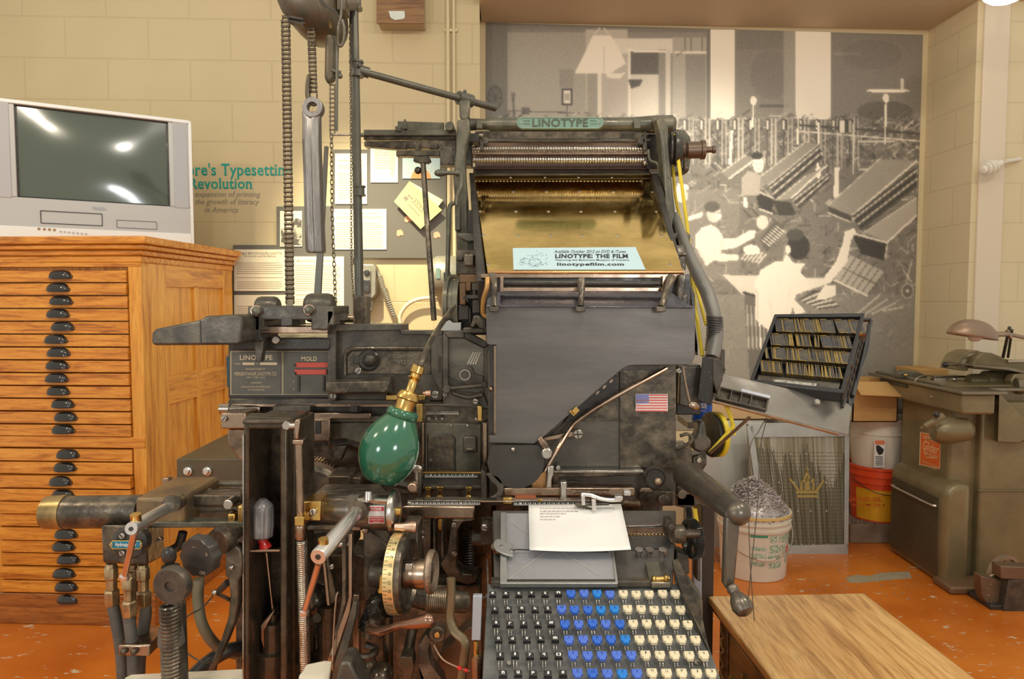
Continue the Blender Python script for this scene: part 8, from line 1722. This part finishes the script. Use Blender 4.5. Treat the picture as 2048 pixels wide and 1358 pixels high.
# ---- small machine on the floor at the right edge
t_ = thing('small_pump', (P(2010, 1200, 2.95).x, 2.98, 0), 'small rusty cast-iron machine with a spoked flywheel on the floor by the saw', 'pump')
RU = mat('rusty_iron', (.17, .11, .07), .5, .5, (.26, .17, .10), 9, .7)
c = P(2003, 1152, 3.0); r_ = R(45, 3.02); d = Vector((.35, -1, 0)).normalized()
m = MB(); m.ring(c, d, r_*.84, r_, .022, 36); m.lathe(c, d, [(0, .016), (.025, .016)], 14)
q = d.to_track_quat('Z', 'Y'); X = q @ Vector((1, 0, 0)); Yv = q @ Vector((0, 1, 0))
for k in range(5): a = .3+k*2*pi/5; m.cyl(c+d*.011, c+d*.011+(X*cos(a)+Yv*sin(a))*r_*.88, .005)
m._build('flywheel', mat('worn_wheel_iron', (.34, .26, .18), .5, .45), t_)
def gz(px, Y): return pt(px, Y, 0)
m = MB(); m.poly([(1962, 1152), (1963, 1188), (1972, 1206), (2010, 1214), (2012, 1162)], 2.90, .05); m.build('hopper', RU, t_, .004)
m = MB(); m.poly([(2018, 1160), (2006, 1226), (2070, 1255), (2070, 1160)], 2.86, .08); m.build('side_panel', GREYP, t_, .003)
m = MB(); m.poly([(2002, 1132), (2002, 1158), (2070, 1162), (2070, 1135)], 2.86, .06); m.build('top_box', RU, t_, .005)
m = MB(); a = P(2010, 1226, 2.88); m.b2((P(1972, 1200, 2.9).x, 2.87, 0), (a.x+.15, 3.03, P(1975, 1205, 2.9).z)); m.build('pump_base', BLACK, t_, .004)
m = MB()
for x_, y_ in ((1982, 1169), (1976, 1178), (1977, 1191), (1984, 1205), (2004, 1192), (2006, 1180), (1998, 1210)): m.disc(x_, y_, 1.6, 2.897, .004, 8)
m.build('rivet', STEEL, t_)
m = MB(); m.tube(T3([(1975, 1157, 2.93), (1985, 1151, 2.93), (2008, 1148, 2.93)]), .006, 8); m.build('hopper_bar', BRONZE, t_)
# ================================================================== DESK AT LOWER RIGHT
DZ = .55; DR = Matrix.Rotation(radians(2.6), 4, 'Z'); q = PP(1416, 1192, (0, 0, DZ), (0, 0, 1)); q2 = PP(1734, 1191, (0, 0, DZ), (0, 0, 1)); dw = (q2-q).x
DM = Matrix.Translation((q.x, q.y, 0)) @ DR
t_ = thing('wooden_desk', (q.x+.2, q.y-.3, 0), 'low oak desk with a worn golden top and carved dark side at the lower right', 'desk')
m = MB(DM); m.b2((0, -.95, DZ-.018), (dw, 0, DZ)); m.build('desk_top', DESKW, t_, .003)
m = MB(DM); m.b2((.006, -.945, DZ-.034), (dw-.006, -.005, DZ-.016)); m.build('top_moulding', DESKS, t_, .006, 3)
m = MB(DM); m.b2((.03, -.92, .10), (dw-.03, -.03, DZ-.03)); m.build('desk_body', DESKS, t_, .002)
m = MB(DM); m.b2((.022, -.075, .0), (.06, -.025, DZ-.032)); m.b2((.022, -.92, 0), (.06, -.87, DZ-.032)); m.b2((dw-.06, -.075, .0), (dw-.022, -.025, DZ-.032)); m.b2((dw-.06, -.92, 0), (dw-.022, -.87, DZ-.032)); m.build('leg', DESKS, t_, .004)
m = MB(DM)
for k in range(9): z_ = DZ-.06-k*.018; m.tube([(.0215, -.05-.010*(1 if k % 2 else -1), z_), (.019, -.05, z_-.009), (.0215, -.05+.010*(1 if k % 2 else -1), z_-.018)], .0028, 6)
m.build('carving', DESKW, t_)
m = MB(DM); m.b2((.02, -.52, DZ-.20), (.032, -.10, DZ-.05)); dr = m.build('drawer', DESKS, t_, .003)
for dy in (-.20, -.42):
    m = MB(DM); m.lathe((.020, dy, DZ-.12), (-1, 0, 0), [(0, .026), (.003, .025), (.005, .018), (.012, .008), (.02, .008), (.024, .02), (.030, .021), (.034, .012), (.035, 0)], 24); m.build('round_pull', mat('carved_brass', (.30, .20, .07), .7, .4) if dy == -.20 else bpy.data.materials['carved_brass'], dr)
# bentwood chair whose back just enters the frame at the bottom
CHW = mat('honey_wood', (.66, .30, .06), 0, .28, (.54, .22, .04), 9, .6, coat=.5)
t_ = thing('wooden_chair', (P(1330, 1352, .8).x, .62, 0), 'honey-coloured wooden chair, only the curved top of its back showing at the bottom edge', 'chair')
c = P(1330, 1354, .80); m = MB(); m.tube([(c.x-.17, .78, .45), (c.x-.165, .79, .62), (c.x-.12, .80, c.z-.12), (c.x-.05, .80, c.z-.045), (c.x, .80, c.z-.014), (c.x+.05, .80, c.z-.045), (c.x+.12, .80, c.z-.12), (c.x+.165, .79, .62), (c.x+.17, .78, .45)], .011, 12); m.build('back_rail', CHW, t_)
m = MB(); m.lathe((c.x, .60, .43), (0, 0, 1), [(0, .19), (.006, .20), (.022, .20), (.026, .19)], 32); m.build('seat', CHW, t_)
m = MB()
for sx_, sy_ in ((-1, -1), (1, -1), (-1, 1), (1, 1)): m.cyl((c.x+sx_*.14, .60+sy_*.14, .43), (c.x+sx_*.17, .60+sy_*.17, 0), .014, .010)
m.build('leg', CHW, t_)
# cream tray edges at the foot of the machine
CRM = mat('cream_enamel', (.80, .72, .56), 0, .35)
m = MB(); a = T3([(250, 1354, 1.10), (262, 1349, 1.12), (486, 1337, 1.14), (486, 1420, 1.02), (240, 1420, 1.0)]); m.slab(a, .006, (0, .1, -1)); m.build('cream_pan', CRM, LM, .002)
m = MB(); a = T3([(598, 1350, 1.07), (606, 1340, 1.08), (612, 1328, 1.09), (650, 1320, 1.10), (664, 1322, 1.10), (650, 1420, 1.0), (585, 1420, 1.0)]); m.slab(a, .006, (0, .1, -1)); m.build('cream_pan', CRM, LM, .002)
# hanging lamp, only its rim inside the frame top right
t_ = thing('pendant_lamp', P(2012, -60, 3.0)[:], 'glowing round lamp just entering the frame at the top right corner', 'lamp')
em = bpy.data.materials.new('glowing_globe'); em.use_nodes = True; b = em.node_tree.nodes['Principled BSDF']; b.inputs['Emission Color'].default_value = (1, .93, .8, 1); b.inputs['Emission Strength'].default_value = 4
c = P(2012, -30, 3.0); m = MB(); m.sph(c, R(35, 3.0), (1.3, 1.3, 1)); m.build('globe', em, t_)
m = MB(); m.cyl(c+Vector((0, 0, .06)), (c.x, c.y, 3.6), .008); m.build('lamp_stem', IRON, t_)
